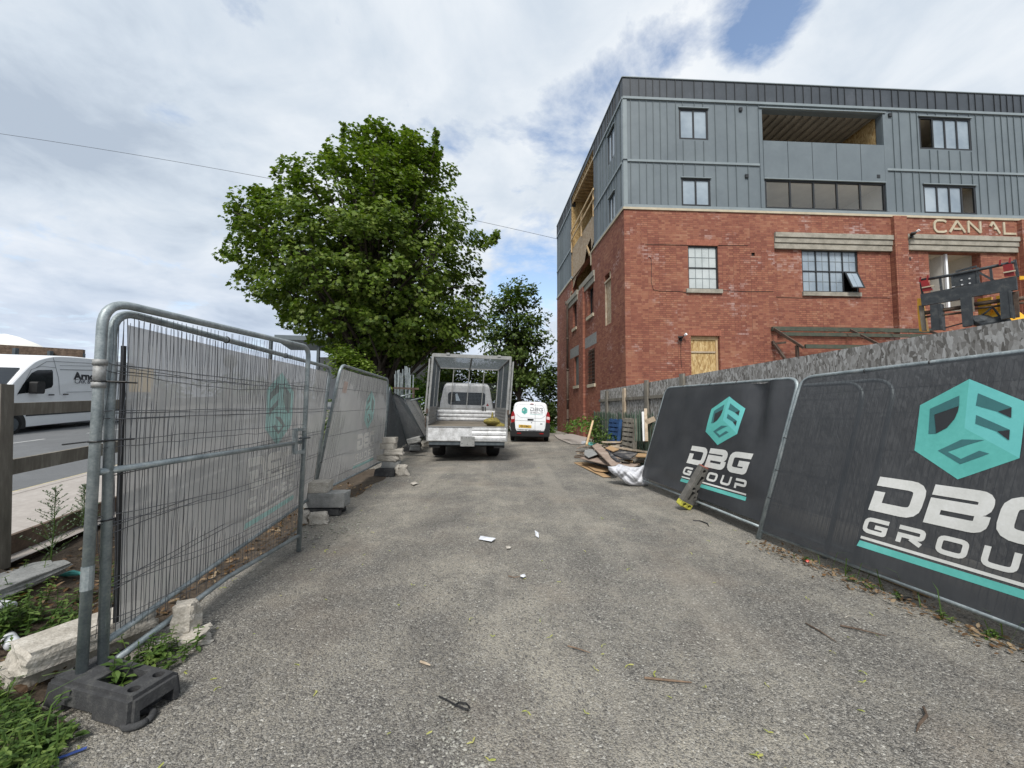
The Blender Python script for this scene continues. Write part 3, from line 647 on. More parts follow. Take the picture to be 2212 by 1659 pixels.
# standing seams
rs = random.Random(21); seamF = []; s = .30
while s < SE-.1: seamF.append(s); s += rs.choice([.50, .36, .29, .29, .50])
holesF = [C1, C2, C3, C4, (BP[0]-.12, BP[1]+.22, ZC, BO[3]+.06)]
def seams(mb, P, lst, z0, z1, holes, w=.022, o=.028, oc=OC):
    for s in lst:
        segs = [(z0, z1)]
        for h in holes:
            if h[0]-.07 < s < h[1]+.07:
                out = []
                for a, b in segs:
                    if h[3] <= a or h[2] >= b: out.append((a, b)); continue
                    if a < h[2]-.05: out.append((a, h[2]-.05))
                    if b > h[3]+.05: out.append((h[3]+.05, b))
                segs = out
        for a, b in segs:
            if b-a > .05: fbox(mb, P, s-w/2, s+w/2, a, b, oc, oc+o)
zt0 = ZT-.05; zt1 = ZT+.05
seams(mb, FP, seamF, ZC+.06, ZM-.05, holesF); seams(mb, FP, [x+.02 for x in seamF], ZM+.06, zt0-.03, holesF)
seamL = []; s = .35
while s < TE: seamL.append(s); s += rs.choice([.50, .36, .29])
hl = [(*w,) for w in wl]+[(LO[0]-.02, LO[1]+.02, ZC, ZR)]
seams(mb, LP, seamL, ZC+.06, ZM-.05, hl); seams(mb, LP, seamL, ZM+.06, zt0-.03, hl)
for ss in (.10, .18, .26): pass
mb.build('cladding', ['clad', 'clad_seam'], BL)
# roof band
mb = MB(); fbox(mb, FP, 0, SE, zt1+.005, ZR, -.3, .012); fbox(mb, LP, 0, LO[0], zt1+.005, ZR, -.3, .012); fbox(mb, LP, LO[1], TE, zt1+.005, ZR, -.3, .012)
fbox(mb, LP, LO[0], LO[1], ZR-.25, ZR, -.3, .012)
mb.cur = 1; seams(mb, FP, [x+.01 for x in seamF], zt1+.01, ZR-.02, [], oc=.012, o=.03); seams(mb, LP, seamL, zt1+.01, ZR-.02, [(LO[0], LO[1], 0, 99)], oc=.012, o=.03); mb.build('roof_band', ['clad_dark', 'frame'], BL)
mb = MB(); fbox(mb, FP, -.02, SE, ZR-.001, ZR+.03, -.3, .05); fbox(mb, LP, -.02, TE, ZR-.001, ZR+.03, -.3, .05); mb.build('roof_edge_trim', 'clad_trim', BL)
mb = MB(); a = LP(TE, ZR-.1, -.01); mb.poly([LP(0, ZR-.1, -.02)+fd*.02, FP(SE, ZR-.1, -.02), V((FP(SE, 0).x, a.y, ZR-.1)), a]); mb.build('roof_deck', 'clad_dark', BL)
# horizontal and corner trims
mb = MB()
fbox(mb, FP, .0, SE, zt0, zt1, OC, .04); fbox(mb, LP, .0, LO[0], zt0, zt1, OC, .04); fbox(mb, LP, LO[1], TE, zt0, zt1, OC, .04)
fbox(mb, FP, .16, BP[0]-.16, ZM-.045, ZM+.045, OC, .03); fbox(mb, FP, BP[1]+.1, SE, ZM-.05, ZM+.04, OC, .03)
fbox(mb, LP, .16, LO[0], ZM-.045, ZM+.045, OC, .03); fbox(mb, LP, LO[1], TE, ZM-.045, ZM+.045, OC, .03)
for z0_, z1_ in ((ZC+.01, ZM-.06), (ZM+.055, zt0-.01)):
    fbox(mb, FP, .005, .16, z0_, z1_, OC, .012); fbox(mb, LP, .005, .16, z0_, z1_, OC, .012)
mb.build('trim', 'clad_trim', BL)
# windows
def window(w, P, off, ncol, rows=1, pane='pane', glaz=0, name='window', fr=.055, openidx=None, open_empty=(), surround=False, bars=(1, 1), depth=.07):
    s0, s1, z0, z1 = w[:4]; mb = MB(); o0, o1 = off-depth, off-depth+.06
    fbox(mb, P, s0, s1, z1-fr, z1, o0, o1); fbox(mb, P, s0, s1, z0, z0+fr, o0, o1)
    fbox(mb, P, s0, s0+fr, z0+fr, z1-fr, o0, o1); fbox(mb, P, s1-fr, s1, z0+fr, z1-fr, o0, o1)
    cs = [s0+fr+(s1-s0-2*fr)*i/ncol for i in range(ncol+1)]; zs = [z0+fr+(z1-z0-2*fr)*i/rows for i in range(rows+1)]
    for c in cs[1:-1]: fbox(mb, P, c-fr*.45, c+fr*.45, z0+fr, z1-fr, o0+.003, o1-.003)
    for z in zs[1:-1]:
        for i in range(ncol): fbox(mb, P, cs[i]+(fr*.45 if i else 0), cs[i+1]-(fr*.45 if i < ncol-1 else 0), z-fr*.4, z+fr*.4, o0+.005, o1-.005)
    wo_ = mb.build(name, 'frame', BL)
    if surround:
        mb = MB(); fbox(mb, P, s0-.03, s1+.03, z1+.002, z1+.035, off-.02, off+.06); mb.build('head_trim', 'clad_trim', wo_)
    bm_ = MB()
    for j in range(rows):
        for i in range(ncol):
            a, b = cs[i]+fr*.45, cs[i+1]-fr*.45; c, d = zs[j]+fr*.4, zs[j+1]-fr*.4
            if i == 0: a = cs[i]
            if i == ncol-1: b = cs[i+1]
            if j == 0: c = zs[j]
            if j == rows-1: d = zs[j+1]
            if (i, j) in open_empty: continue
            if (i, j) == openidx:          # top hung light pushed outward at the foot
                mb = MB(); ang = .38; hh = d-c
                def PO(s, h, t): return P(s, d-h*math.cos(ang), off-.01+h*math.sin(ang)+t)
                for (sa, sb, ha, hb) in ((a, b, 0, .05), (a, b, hh-.05, hh), (a, a+.05, .05, hh-.05), (b-.05, b, .05, hh-.05)):
                    mb.add([PO(s_, h_, t_) for t_ in (0, .04) for s_, h_ in ((sa, ha), (sb, ha), (sb, hb), (sa, hb))], [(0, 1, 2, 3), (7, 6, 5, 4), (0, 4, 5, 1), (1, 5, 6, 2), (2, 6, 7, 3), (3, 7, 4, 0)])
                op = mb.build('opening_light', 'frame', wo_)
                mb = MB(); mb.add([PO(a+.05, .05, .02), PO(b-.05, .05, .02), PO(b-.05, hh-.05, .02), PO(a+.05, hh-.05, .02)], [(0, 1, 2, 3)])
                for k_ in range(1, 2): mb.add([PO((a+b)/2-.01, .05, .03), PO((a+b)/2+.01, .05, .03), PO((a+b)/2+.01, hh-.05, .03), PO((a+b)/2-.01, hh-.05, .03)], [(0, 1, 2, 3)])
                mb.build('pane', pane, wo_); continue
            mb = MB(); g_ = 'glass' if (pane == 'glass') else pane
            mb.quad(P(a, c, o0+.025), P(b, c, o0+.025), P(b, d, o0+.025), P(a, d, o0+.025)); mb.build('pane', g_, wo_)
            nb, mbr = bars
            for k_ in range(1, nb): x = a+(b-a)*k_/nb; fbox(bm_, P, x-.009, x+.009, c, d, o0+.027, o0+.036)
            for k_ in range(1, mbr): z = c+(d-c)*k_/mbr; fbox(bm_, P, a, b, z-.009, z+.009, o0+.0275, o0+.0365)
    if bm_.v: bm_.build('glazing_bars', 'glbar', wo_)
    return wo_
M['glbar'] = pm('grey_glazing_bars', (.20, .225, .235), s=3, rough=.5)
window(C1, FP, OC, 2, surround=True, fr=.075); window(C2, FP, OC, 2, surround=True, fr=.075)
window(C3, FP, OC, 4, surround=True, fr=.075, open_empty=((0, 0),)); window(C4, FP, OC, 4, surround=True, fr=.075, open_empty=((3, 0),))
window(GLR, FP, OC, 5, pane='glass', fr=.075)
window(W5, FP, 0, 1, 2, 'pane_white', bars=(4, 2), depth=.12)
window(W6, FP, RC, 4, 2, 'pane', bars=(2, 2), openidx=(3, 0), depth=.09)
for w in wl: window(w, LP, OC, 2, surround=True)
mb = MB(); wx = WL2; 
window((WL2[0]+.08, WL2[1]-.08, WL2[2], WL2[3]), LP, 0, 1, 1, 'carglass', depth=.2); window((WL3[0]+.05, WL3[1]-.05, WL3[2], WL3[3]), LP, 0, 1, 1, 'carglass', depth=.2)
# boarded narrow window, barred window, blocked pane on the side
def board(w, P, o, mat, name):
    mb = MB(); mb.quad(P(w[0], w[2], o), P(w[1], w[2], o), P(w[1], w[3], o), P(w[0], w[3], o), uvs=[(w[0], w[2]), (w[1], w[2]), (w[1], w[3]), (w[0], w[3])]); return mb.build(name, mat, BL)
board((WL1[0]+.02, WL1[1]-.12, WL1[2], WL1[3]-.35), LP, -.05, 'osb_pale', 'window_board')
mb = MB(); fbox(mb, LP, WL1[0], WL1[1], WL1[3]-.36, WL1[3]-.28, -.1, .02); fbox(mb, LP, WL1[1]-.1, WL1[1]-.03, WL1[2], WL1[3]-.36, -.1, .0); fbox(mb, LP, WL1[0]+.1, WL1[0]+.14, WL1[3]-.28, WL1[3], -.08, .0)
mb.build('window_timber', 'timber_pale', BL)
board(WL1, LP, -.2, 'black', 'unlit_backing')  # black sheet across the opening, standing in for the unlit depth behind
board(WL4, LP, -.19, 'carglass', 'window_glass'); board(WL5, LP, -.1, 'pane_dull', 'window_glass') if 'pane_dull' in M else board(WL5, LP, -.1, 'concrete_grey', 'blocked_window')
mb = MB()
for i in range(4): a = WL4[0]+(WL4[1]-WL4[0])*(i+.5)/4; fbox(mb, LP, a-.014, a+.014, WL4[2], WL4[3], -.005, .02)
for i in range(10): z = WL4[2]+(WL4[3]-WL4[2])*(i+.5)/10; fbox(mb, LP, WL4[0]-.02, WL4[1]+.02, z-.013, z+.013, .021, .045)
mb.build('window_bars', 'rust', BL)
# lintels on the side
def lband(x0, x1, ya, yb, xr, nm='lintel', mat='stone_lintel', o=.02):
    t0, t1 = LS(x1, ya)[0], LS(x0, ya)[0]; z1, z0 = LS(xr, ya)[1], LS(xr, yb)[1]
    mb = MB(); fbox(mb, LP, t0, t1, z0, z1, -.05, o); mb.build(nm, mat, BL)
lband(1261.4, 1288.5, 716, 741, 1288.5, mat='concrete_grey', o=.004); lband(1231.5, 1251, 744, 766, 1251, mat='concrete_grey', o=.004)
zl = WL2[3]+.28
for (xa, xb) in ((1253.5, 1285), (1226, 1248)):
    t0, t1 = LS(xb, 600)[0], LS(xa, 600)[0]
    mb = MB(); fbox(mb, LP, t0, t1, zl+.05, zl+.33, -.05, .09); fbox(mb, LP, t0, t1, zl-.25, zl+.045, -.05, .04); mb.build('lintel', 'stone_lintel', BL)
pl0, pl1 = LS(1264, 800)[0], LS(1255, 800)[0]
mb = MB(); uvbox(mb, LP, pl0, pl1, ZG, ZB-1.36, 0, .12); mb.build('pilaster', 'brick', BL)
# side loggia: strand board room, rails, joists
t0, t1 = LO; zr0 = ZC-1.45
mb = MB(); D_ = 3.0
def q4(mb, pts, uv): mb.quad(*pts, uvs=uv)
q4(mb, [LP(t1, zr0, -.02), LP(t1, zr0, -D_), LP(t1, ZR-.3, -D_), LP(t1, ZR-.3, -.02)], [(0, 0), (D_, 0), (D_, 6.5), (0, 6.5)])
q4(mb, [LP(t0, zr0, -D_), LP(t1, zr0, -D_), LP(t1, ZR-.3, -D_), LP(t0, ZR-.3, -D_)], [(0, 0), (5, 0), (5, 6.5), (0, 6.5)])
q4(mb, [LP(t0, zr0, -.3), LP(t0, zr0, -D_), LP(t0, ZR-.3, -D_), LP(t0, ZR-.3, -.3)], [(0, 0), (D_, 0), (D_, 6.5), (0, 6.5)])
mb.build('loggia_lining', 'osb', BL)
mb = MB(); jag = [(t0, ZM-.15), (t0, ZC+.45), (t0+.7, ZC+.1), (t0+.75, ZC+.75), (t0+1.5, ZC+.55), (t0+2.1, ZC-.2), (t1-1.0, ZC-.35), (t1-.3, ZC-.75), (t1, ZC-.75), (t1, ZM-.15)]
tri = tessellate_polygon([[V((a, z, 0)) for a, z in jag]])
mb.add([LP(a, z, -.06) for a, z in jag], [tuple(t) for t in tri], uvs=jag)
mb.build('loggia_front_board', 'osb_pale', BL)
mb = MB()
for z in (ZM+.55, ZM+1.05): mb.beam(LP(t0-.1, z, .05), LP(t1, z-.05, .02), .05, .11)
for t in (t0+.1, (t0+t1)/2, t1-.1): mb.beam(LP(t, ZM-.3, .0), LP(t, ZM+1.15, .0), .06, .08)
mb.beam(LP(t0+1.0, ZC-.2, -.1), LP(t0+1.5, ZC+.6, -.05), .05, .1)
mb.build('guard_rail', 'timber', BL)
mb = MB()
for i in range(14):
    t = t0+.2+i*(t1-t0-.3)/13; mb.beam(LP(t, ZR-.38, -.05), LP(t, ZR-.38, -D_), .05, .2)
mb.beam(LP(t0, ZR-.55, -.1), LP(t1, ZR-.55, -.1), .06, .12); fbox(mb, LP, t0, t1, ZR-.27, ZR-.24, -D_, -.02)
mb.build('loggia_joists', 'timber', BL)
mb = MB(); fbox(mb, LP, t0, t1, ZM-.2, ZM-.05, -D_, -.08); fbox(mb, LP, t0, t1, zr0-.05, zr0, -D_, -.3); mb.build('loggia_floor', 'joist', BL)
mb = MB(); fbox(mb, LP, t0-.45, t0+.02, ZC, ZR-.3, -.02, .004+.0); fbox(mb, LP, t1-.02, t1+.3, ZC, ZR-.3, -.02, .004); mb.build('torn_membrane', 'galvdark', BL)
# front loggia room
def room(w, depth, P, name, wallm, ceilm, back=None, off=OC, lside=None, rside=None, floor=True, zfloor=None):
    s0, s1, z0, z1 = w[:4]; zf = z0 if zfloor is None else zfloor; o0 = off-.13; o1 = off-depth; sa, sb = s0-.3, s1+.25
    mb = MB(); mb.quad(P(sa, zf, o1), P(sb, zf, o1), P(sb, z1+.1, o1), P(sa, z1+.1, o1), uvs=[(0, 0), (5, 0), (5, 2), (0, 2)]); mb.build(name+'_back_wall', back or wallm, BL)
    for s, mt in ((sa, lside or wallm), (sb, rside or wallm)):
        mb = MB(); mb.quad(P(s, zf, o0), P(s, zf, o1), P(s, z1+.1, o1), P(s, z1+.1, o0), uvs=[(0, 0), (depth, 0), (depth, 2), (0, 2)]); mb.build(name+'_side_wall', mt, BL)
    mb = MB(); mb.quad(P(sa, z1+.1, o0), P(sb, z1+.1, o0), P(sb, z1+.1, o1), P(sa, z1+.1, o1)); mb.build(name+'_ceiling', ceilm, BL)
    mb = MB(); mb.quad(P(sa, zf, o0), P(sb, zf, o0), P(sb, zf, o1), P(sa, zf, o1)); mb.build(name+'_floor', 'joist', BL)
room((BO[0]+.3, BO[1]-.25, BO[2]-1.0, BO[3]-.02), 3.2, FP, 'loggia', 'joist', 'plaster_dim' if 'plaster_dim' in M else 'joist', rside='osb', lside='joist', off=OC-.14)
mb = MB()
for i in range(15):
    s = BO[0]+.2+i*(BO[1]-BO[0])/14; mb.beam(FP(s, BO[3]+.0, OC-.30), FP(s, BO[3]+.0, OC-3.2), .03, .10)
fbox(mb, FP, BO[0], BO[1], BO[3]-.22, BO[3]-.16, OC-2.2, OC-2.1)
M['joist2'] = pm('dusty_joists', (.30, .27, .225), (.2, .18, .15), s=3, rough=.9); mb.build('ceiling_joists', 'joist2', BL)
# balcony apron panels
mb = MB(); e = (BP[1]-BP[0])/5
for i in range(5): fbox(mb, FP, BP[0]+i*e+.012, BP[0]+(i+1)*e-.012, zp0, zp1, OC+.002, .03)
fbox(mb, FP, BP[0]-.14, BP[0]-.004, ZC+.01, BO[3]+.1, OC+.001, .022); fbox(mb, FP, BP[1]+.004, BP[1]+.12, ZC+.01, BO[3]+.1, OC+.001, .022)
mb.build('balcony_panels', 'clad', BL)
mb = MB(); fbox(mb, FP, BP[0]-.14, BP[1]+.12, BO[3]+.02, BO[3]+.06, OC+.002, .07); fbox(mb, FP, BP[0], BP[1], zp0-.045, zp0-.005, OC+.002, .05); mb.build('trim', 'clad_trim', BL)
room(GLR, 2.2, FP, 'flat', 'plaster', 'ceil', off=OC-.05)
room((O2[0], O2[1], O2[2]-.6, O2[3]), 3.0, FP, 'unfinished_room', 'plaster', 'ceil', off=RC-.18)
mb = MB(); sm = FS(2062, 600)[0]; fbox(mb, FP, sm-.045, sm+.045, O2[2]-.6, O2[3]-.02, RC-.22, RC-.14); mb.build('stud', 'white_paint', BL)
mb = MB(); fbox(mb, FP, sm-.03, sm+.03, O2[2]-.6, O2[3]-.02, RC-3., RC-.3); mb.build('partition', 'plaster', BL)
for w in (C3, C4): room(w, 2.5, FP, 'flat', 'plaster', 'ceil', off=OC)
# dark linings behind the other openings are closed by filmed panes; the door is boarded
do = MB(); do.quad(FP(DR[0], ZG, -.16), FP(DR[1]-.1, ZG, -.16), FP(DR[1]-.1, DR[3]-.14, -.16), FP(DR[0], DR[3]-.14, -.16), uvs=[(0, 0), (1, 0), (1, 3), (0, 3)])
dob = do.build('door_board', 'osb', BL)
mb = MB(); fbox(mb, FP, DR[0]+.02, DR[1]-.12, DR[3]-.66, DR[3]-.60, -.158, -.12); mb.build('batten', 'timber_pale', dob)
mb = MB(); fbox(mb, FP, DR[0], DR[1], DR[3]-.14, DR[3]-.0, -.2, -.12); fbox(mb, FP, DR[1]-.1, DR[1]-.02, ZG, DR[3]-.14, -.28, -.12); mb.build('door_frame', 'timber', BL)
# vents
for (x, y, r_) in ((1599.5, 236.7, 3.4), (1612.6, 380.8, 3.4), (1896, 382, 3.4), (1922, 249, 3)):
    s, z = FS(x, y); mb = MB(); fbox(mb, FP, s-.065, s+.065, z-.07, z+.07, OC-.01, .04 if x != 1896 else .045); mb.build('vent', 'frame', BL)
s_, z_ = (V1[0]+V1[1])/2, (V1[2]+V1[3])/2
mb = MB(); fbox(mb, FP, V1[0], V1[1], V1[2], V1[3], -.08, -.06); mb.build('vent', 'black', BL)
s, z = FS(1955+14, 557); mb = MB(); fbox(mb, FP, s-.07, s+.07, z-.07, z+.07, RC-.01, RC+.01); mb.build('vent', 'black', BL)
# raised letters
def stroke(pts, w, closed=False):
    """2D centre line -> list of quads"""
    P = [V((p[0], p[1])) for p in pts]; n = len(P); L_, R_ = [], []
    for i in range(n):
        a = P[(i-1) % n] if (closed or i > 0) else None; b = P[(i+1) % n] if (closed or i < n-1) else None
        d1 = (P[i]-a).normalized() if a is not None and (P[i]-a).length > 1e-9 else None; d2 = (b-P[i]).normalized() if b is not None and (b-P[i]).length > 1e-9 else None
        d1 = d1 or d2; d2 = d2 or d1
        nrm_ = V((-(d1+d2).y, (d1+d2).x))
        if nrm_.length < 1e-6: nrm_ = V((-d1.y, d1.x))
        nrm_.normalize(); k = 1/max(.5, nrm_.dot(V((-d1.y, d1.x))))
        L_.append(P[i]+nrm_*w/2*k); R_.append(P[i]-nrm_*w/2*k)
    rng = range(n) if closed else range(n-1)
    return [(L_[i], L_[(i+1) % n], R_[(i+1) % n], R_[i]) for i in rng]
def r2(pts, r, n=4): return [(p.x, p.y) for p in rounded([V((a, b, 0)) for a, b in pts], r, n)]
cl = [FS(2018.2, 505)[0], FS(2193.4, 505)[0]]; czt, czb = FS(2105, 477.5)[1], FS(2105, 505)[1]; ch = czt-czb
LW = [0, .195, .40, .60, .80]; tw = cl[1]-cl[0]; cw = tw*.15
glyph = {'C': [(r2([(1, .88), (.8, 1.0), (.2, 1.0), (0, .75), (0, .25), (.2, 0), (.8, 0), (1, .12)], .12), False)],
         'A': [([(0, 0), (.5, 1)], False), ([(.5, 1), (1, 0)], False), ([(.26, .3), (.74, .3)], False)],
         'N': [([(0, 0), (0, 1)], False), ([(0, 1), (1, 0)], False), ([(1, 0), (1, 1)], False)],
         'B': [([(.5, 1), (1, 0)], False), ([(.30, .62), (.5, 1)], False), ([(.55, .42), (.80, .42)], False)],
         'L': [([(0, 1), (0, 0), (1, 0)], False)]}
for k, gl_ in enumerate('CANBL'):
    mb = MB(); a0 = cl[0]+tw*[0, .185, .415, .64, .855][k]; w_ = tw*[.145, .185, .145, .16, .145][k]
    for j, (st, c) in enumerate(glyph[gl_]):
        for q in stroke([(a0+x*w_, czb+.03+y*(ch-.06)) for x, y in st], .085, c):
            mb.prism([FP(p.x, p.y, .0) for p in q], fn*(.035+.002*j))
    mb.build('raised_letter', 'cream_stone', BL)
for (x, y, ch_) in ((1268+.5, 655, 'C'), ):
    t, z = LS(1234.5, 640); mb = MB()
    for q in stroke([(t-.25+a*.4, z-.35+b*.6) for a, b in r2([(0, .9), (.3, 1), (.8, 1), (1, .7), (1, .3), (.8, 0), (.3, 0), (0, .1)], .1)], .09): mb.prism([LP(p.x, p.y, .0) for p in q], ln*.035)
    mb.build('raised_letter', 'cream_stone', BL)
t, z = LS(1328.5, 560); t, z = LS(1329, 510)[0]*0+LS(1286, 580)[0], ZB-.75
t = LS(1329-0, 500)[0]
tT = LS(1328, 520)[0]; tT = LS((2180+490*.3015)/1.8228*1.0, 560)[0]; zT = LS((2180+490*.3015)/1.8228, (750+890*.3015)/1.8228)[1]
mb = MB(); fbox(mb, LP, tT-.22, tT+.22, zT+.27, zT+.36, 0, .035); fbox(mb, LP, tT-.04, tT+.05, zT-.35, zT+.268, 0, .033); mb.build('raised_letter', 'cream_stone', BL)
# drainpipe on the side
tp = LS(1229.3, 800)[0]; zt_ = LS(1229.3, 656)[1]
mb = MB(); mb.tube(rounded([LP(tp+.5, zt_+.28, .1), LP(tp+.35, zt_+.05, .1), LP(tp, zt_, .1), LP(tp, 3.8, .1)], .1), .065, 10)
mb.tube([LP(tp, 3.8, .1), LP(tp, 1.3, .1)], .068, 10); mb.tube([LP(tp, 1.3, .1), LP(tp, -.3, .1)], .066, 10)
for z in (5.8, 3.8, 1.9, .7): mb.tube([LP(tp, z-.06, .1), LP(tp, z+.06, .1)], .085, 10)
mb.build('drainpipe', 'rust', BL, smooth=True)
# lights on the wall
def flood(x, y, P=FP, o=0., nm='floodlight', lab=None):
    s, z = FS(x, y); mb = MB()
    fbox(mb, P, s-.04, s+.04, z-.12, z+.02, o, o+.06); mb.beam(P(s, z, o+.05), P(s-.12, z+.02, o+.22), .16, .05); mb.beam(P(s+.02, z, o+.05), P(s+.12, z+.12, o+.15), .03, .03)
    fl = mb.build(nm, 'black', BL)
    mb = MB(); mb.tube([P(s+.12, z+.1, o+.13), P(s+.14, z+.14, o+.2)], .05, 10); mb.build('sensor', 'white_paint', fl)
flood(1683-1106+1106-1, 735) if False else None
s0_ = (2100+1165*.4973)/1.8228; flood(s0_, (900+865*.4973)/1.8228+1)
s0_ = (3000+1228*.4665)/1.8228; flood(s0_, (250+1462*.4665)/1.8228, o=.14)
# cable along the wall
def wcable(pts, P=FP, f=FS, o=.012):
    mb = MB(); mb.tube([P(*f(x, y), o) for x, y in pts], .008, 5); mb.build('wall_cable', 'cable', BL)
D6 = lambda x, y: ((2100+x*.4973)/1.8228, (900+y*.4973)/1.8228)
wcable([D6(*p) for p in ((915, 225), (932, 240), (935, 320), (932, 420), (950, 485), (1000, 495), (1150, 497), (1210, 508))])
wcable([D6(*p) for p in ((1500, 492), (1560, 494), (1700, 500), (1900, 500))]); wcable([D6(*p) for p in ((885, 128), (1000, 127), (1225, 133))]); wcable([D6(*p) for p in ((1460, 133), (1700, 135))])
wcable([D6(*p) for p in ((1168, 900), (1166, 1000), (1172, 1100))])
D7 = lambda x, y: ((3000+x*.4665)/1.8228, (900+y*.4665)/1.8228)
wcable([D7(*p) for p in ((130, 572), (400, 582), (700, 576), (1100, 580))], o=RC+.012)
# steel canopy frame
CA = thing('steel_canopy', 'rusty bare steel canopy fixed low across the brick front', 'canopy', tuple(FP(*FS(1664, 712))))
z1 = FS(1664, 711)[1]; s0 = FS(1664, 711)[0]; s1 = FS(2005, 711)[0]
def cp(s, out, dz): return FP(s, z1+dz, out)
mb = MB(); mb.beam(cp(s0, .10, 0), cp(s1, .10, 0), .10, .16); mb.beam(cp(s0+.02, .55, -.30), cp(s1, .55, -.30), .08, .13); mb.build('wall_beam', 'greensteel', CA)
mb = MB(); mb.beam(cp(s0+.2, 1.45, -.92), cp(s1, 1.45, -.92), .08, .14); mb.build('front_beam', 'greensteel', CA)
mb = MB()
for s in (s0+.04, s0+3.2, s1-.1): mb.beam(cp(s, .16, -.02), cp(s, 1.55, -.98), .06, .09)
mb.build('rafters', 'rust', CA)
mb = MB(); mb.beam(cp(s0+.06, .02, -.5), cp(s0+.06, 1.3, -2.1), .09, .09); mb.beam(cp(s0+.06, 1.25, -.85), cp(s0+.06, 1.25, -2.2), .09, .09); mb.beam(cp(s0-.02, .15, -.62), cp(s0+.5, .15, -.55), .05, .08); mb.build('bracket', 'rust', CA)
sl_, zl_ = FS(1739+4, 742); mb = MB(); 
for (xa, ya, xb, yb) in ((500, 855, 700, 955), (860, 855, 1060, 950), (1200, 862, 1270, 880)):
    a = FS(*D7(xa, ya)); b = FS(*D7(xb, yb)); mb.beam(FP(a[0], a[1], .2), FP(b[0]-.1, b[1], .9), .02, .02)
mb.build('wire_brace', 'rust', CA)
lt = thing('canopy_lamp', 'small white lamp hanging under the rusty canopy frame', 'lamp', tuple(FP(*FS(*D7(765, 940)), .5)))
a = FS(*D7(765, 940)); mb = MB(); mb.tube([FP(a[0]+.03, a[1]+.12, .5), FP(a[0], a[1], .52)], [.03, .07], 10); mb.build('lamp_shade', 'white_paint', lt)
mb = MB(); mb.tube([FP(a[0]+.03, a[1]+.12, .5), FP(a[0]+.04, a[1]+.26, .5)], .015, 8); mb.build('lamp_bracket', 'black', lt)
# ---------------------------------------------------------------- artwork printed on the banners (metres on the banner)
def clipcells(poly, cell):
    """clip a 2D polygon against a square grid"""
    xs_ = [p[0] for p in poly]; ys_ = [p[1] for p in poly]; out = []
    def clip(P, ax, v, sgn):
        R_ = []; n = len(P)
        for i in range(n):
            a, b = P[i], P[(i+1) % n]; da, db = sgn*(a[ax]-v), sgn*(b[ax]-v)
            if da >= 0: R_.append(a)
            if (da >= 0) != (db >= 0):
                t = da/(da-db); R_.append((a[0]+(b[0]-a[0])*t, a[1]+(b[1]-a[1])*t))
        return R_
    i0, i1 = math.floor(min(xs_)/cell), math.ceil(max(xs_)/cell); j0, j1 = math.floor(min(ys_)/cell), math.ceil(max(ys_)/cell)
    for i in range(i0, i1):
        P = clip(clip(list(poly), 0, i*cell, 1), 0, (i+1)*cell, -1)
        if len(P) < 3: continue
        for j in range(j0, j1):
            Q = clip(clip(P, 1, j*cell, 1), 1, (j+1)*cell, -1)
            if len(Q) >= 3: out.append(Q)
    return out
def tri2(poly): return [[poly[i] for i in t] for t in tessellate_polygon([[V((a, b, 0)) for a, b in poly]])]
HEX = [(1.65, 1.747), (1.957, 1.550), (1.950, 1.158), (1.645, .965), (1.348, 1.162), (1.352, 1.549)]
HL = [(1.65, 1.747), (1.648, 1.36), (1.348, 1.162), (1.352, 1.549)]; HR = [(1.65, 1.747), (1.957, 1.55), (1.95, 1.158), (1.648, 1.36)]; HB = [(1.648, 1.36), (1.95, 1.158), (1.645, .965), (1.348, 1.162)]
ART_D = [[(1.423, 1.516), (1.602, 1.618), (1.606, 1.535), (1.455, 1.468), (1.478, 1.309), (1.43, 1.305)],
         [(1.709, 1.629), (1.892, 1.514), (1.822, 1.484), (1.703, 1.534)], [(1.709, 1.461), (1.892, 1.353), (1.826, 1.339), (1.708, 1.395)],
         [(1.503, 1.174), (1.64, 1.272), (1.766, 1.274), (1.686, 1.237), (1.565, 1.169), (1.648, 1.122), (1.648, 1.081)],
         [(1.648, 1.081), (1.648, 1.122), (1.745, 1.193), (1.80, 1.176)]]
ART_K = [[(1.457, 1.466), (1.606, 1.533), (1.602, 1.49), (1.586, 1.43), (1.545, 1.36), (1.480, 1.311)],
         [(1.824, 1.484), (1.892, 1.512), (1.894, 1.437)], [(1.828, 1.339), (1.892, 1.351), (1.893, 1.277)]]
LET = {'D': (r2([(0, 1), (1, 1), (1, 0), (0, 0), (0, .60)], [0, .30, .30, 0, 0]),), 'B': (r2([(0, 1), (1, 1), (1, .53), (0, .53), (0, 0), (1, 0), (1, .40)], [0, .2, .2, 0, 0, .2, 0]),),
       'G': (r2([(1, 1), (0, 1), (0, 0), (1, 0), (1, .46), (.5, .46)], [0, .30, .30, .1, 0, 0]),), 'R': (r2([(0, 1), (1, 1), (1, .42), (0, .42), (0, 0)], [0, .2, .2, 0, 0]), [(.5, .30), (1.02, -.04)]),
       'O': ('c', r2([(.5, 1), (1, 1), (1, 0), (0, 0), (0, 1), (.5, 1)], .3)), 'U': (r2([(0, 1), (0, 0), (1, 0), (1, 1)], [0, .3, .3, 0]),), 'P': (r2([(0, 1), (1, 1), (1, .38), (0, .38), (0, 0)], [0, .2, .2, 0, 0]),)}
def rr2(pts, w, h, rad):
    pass
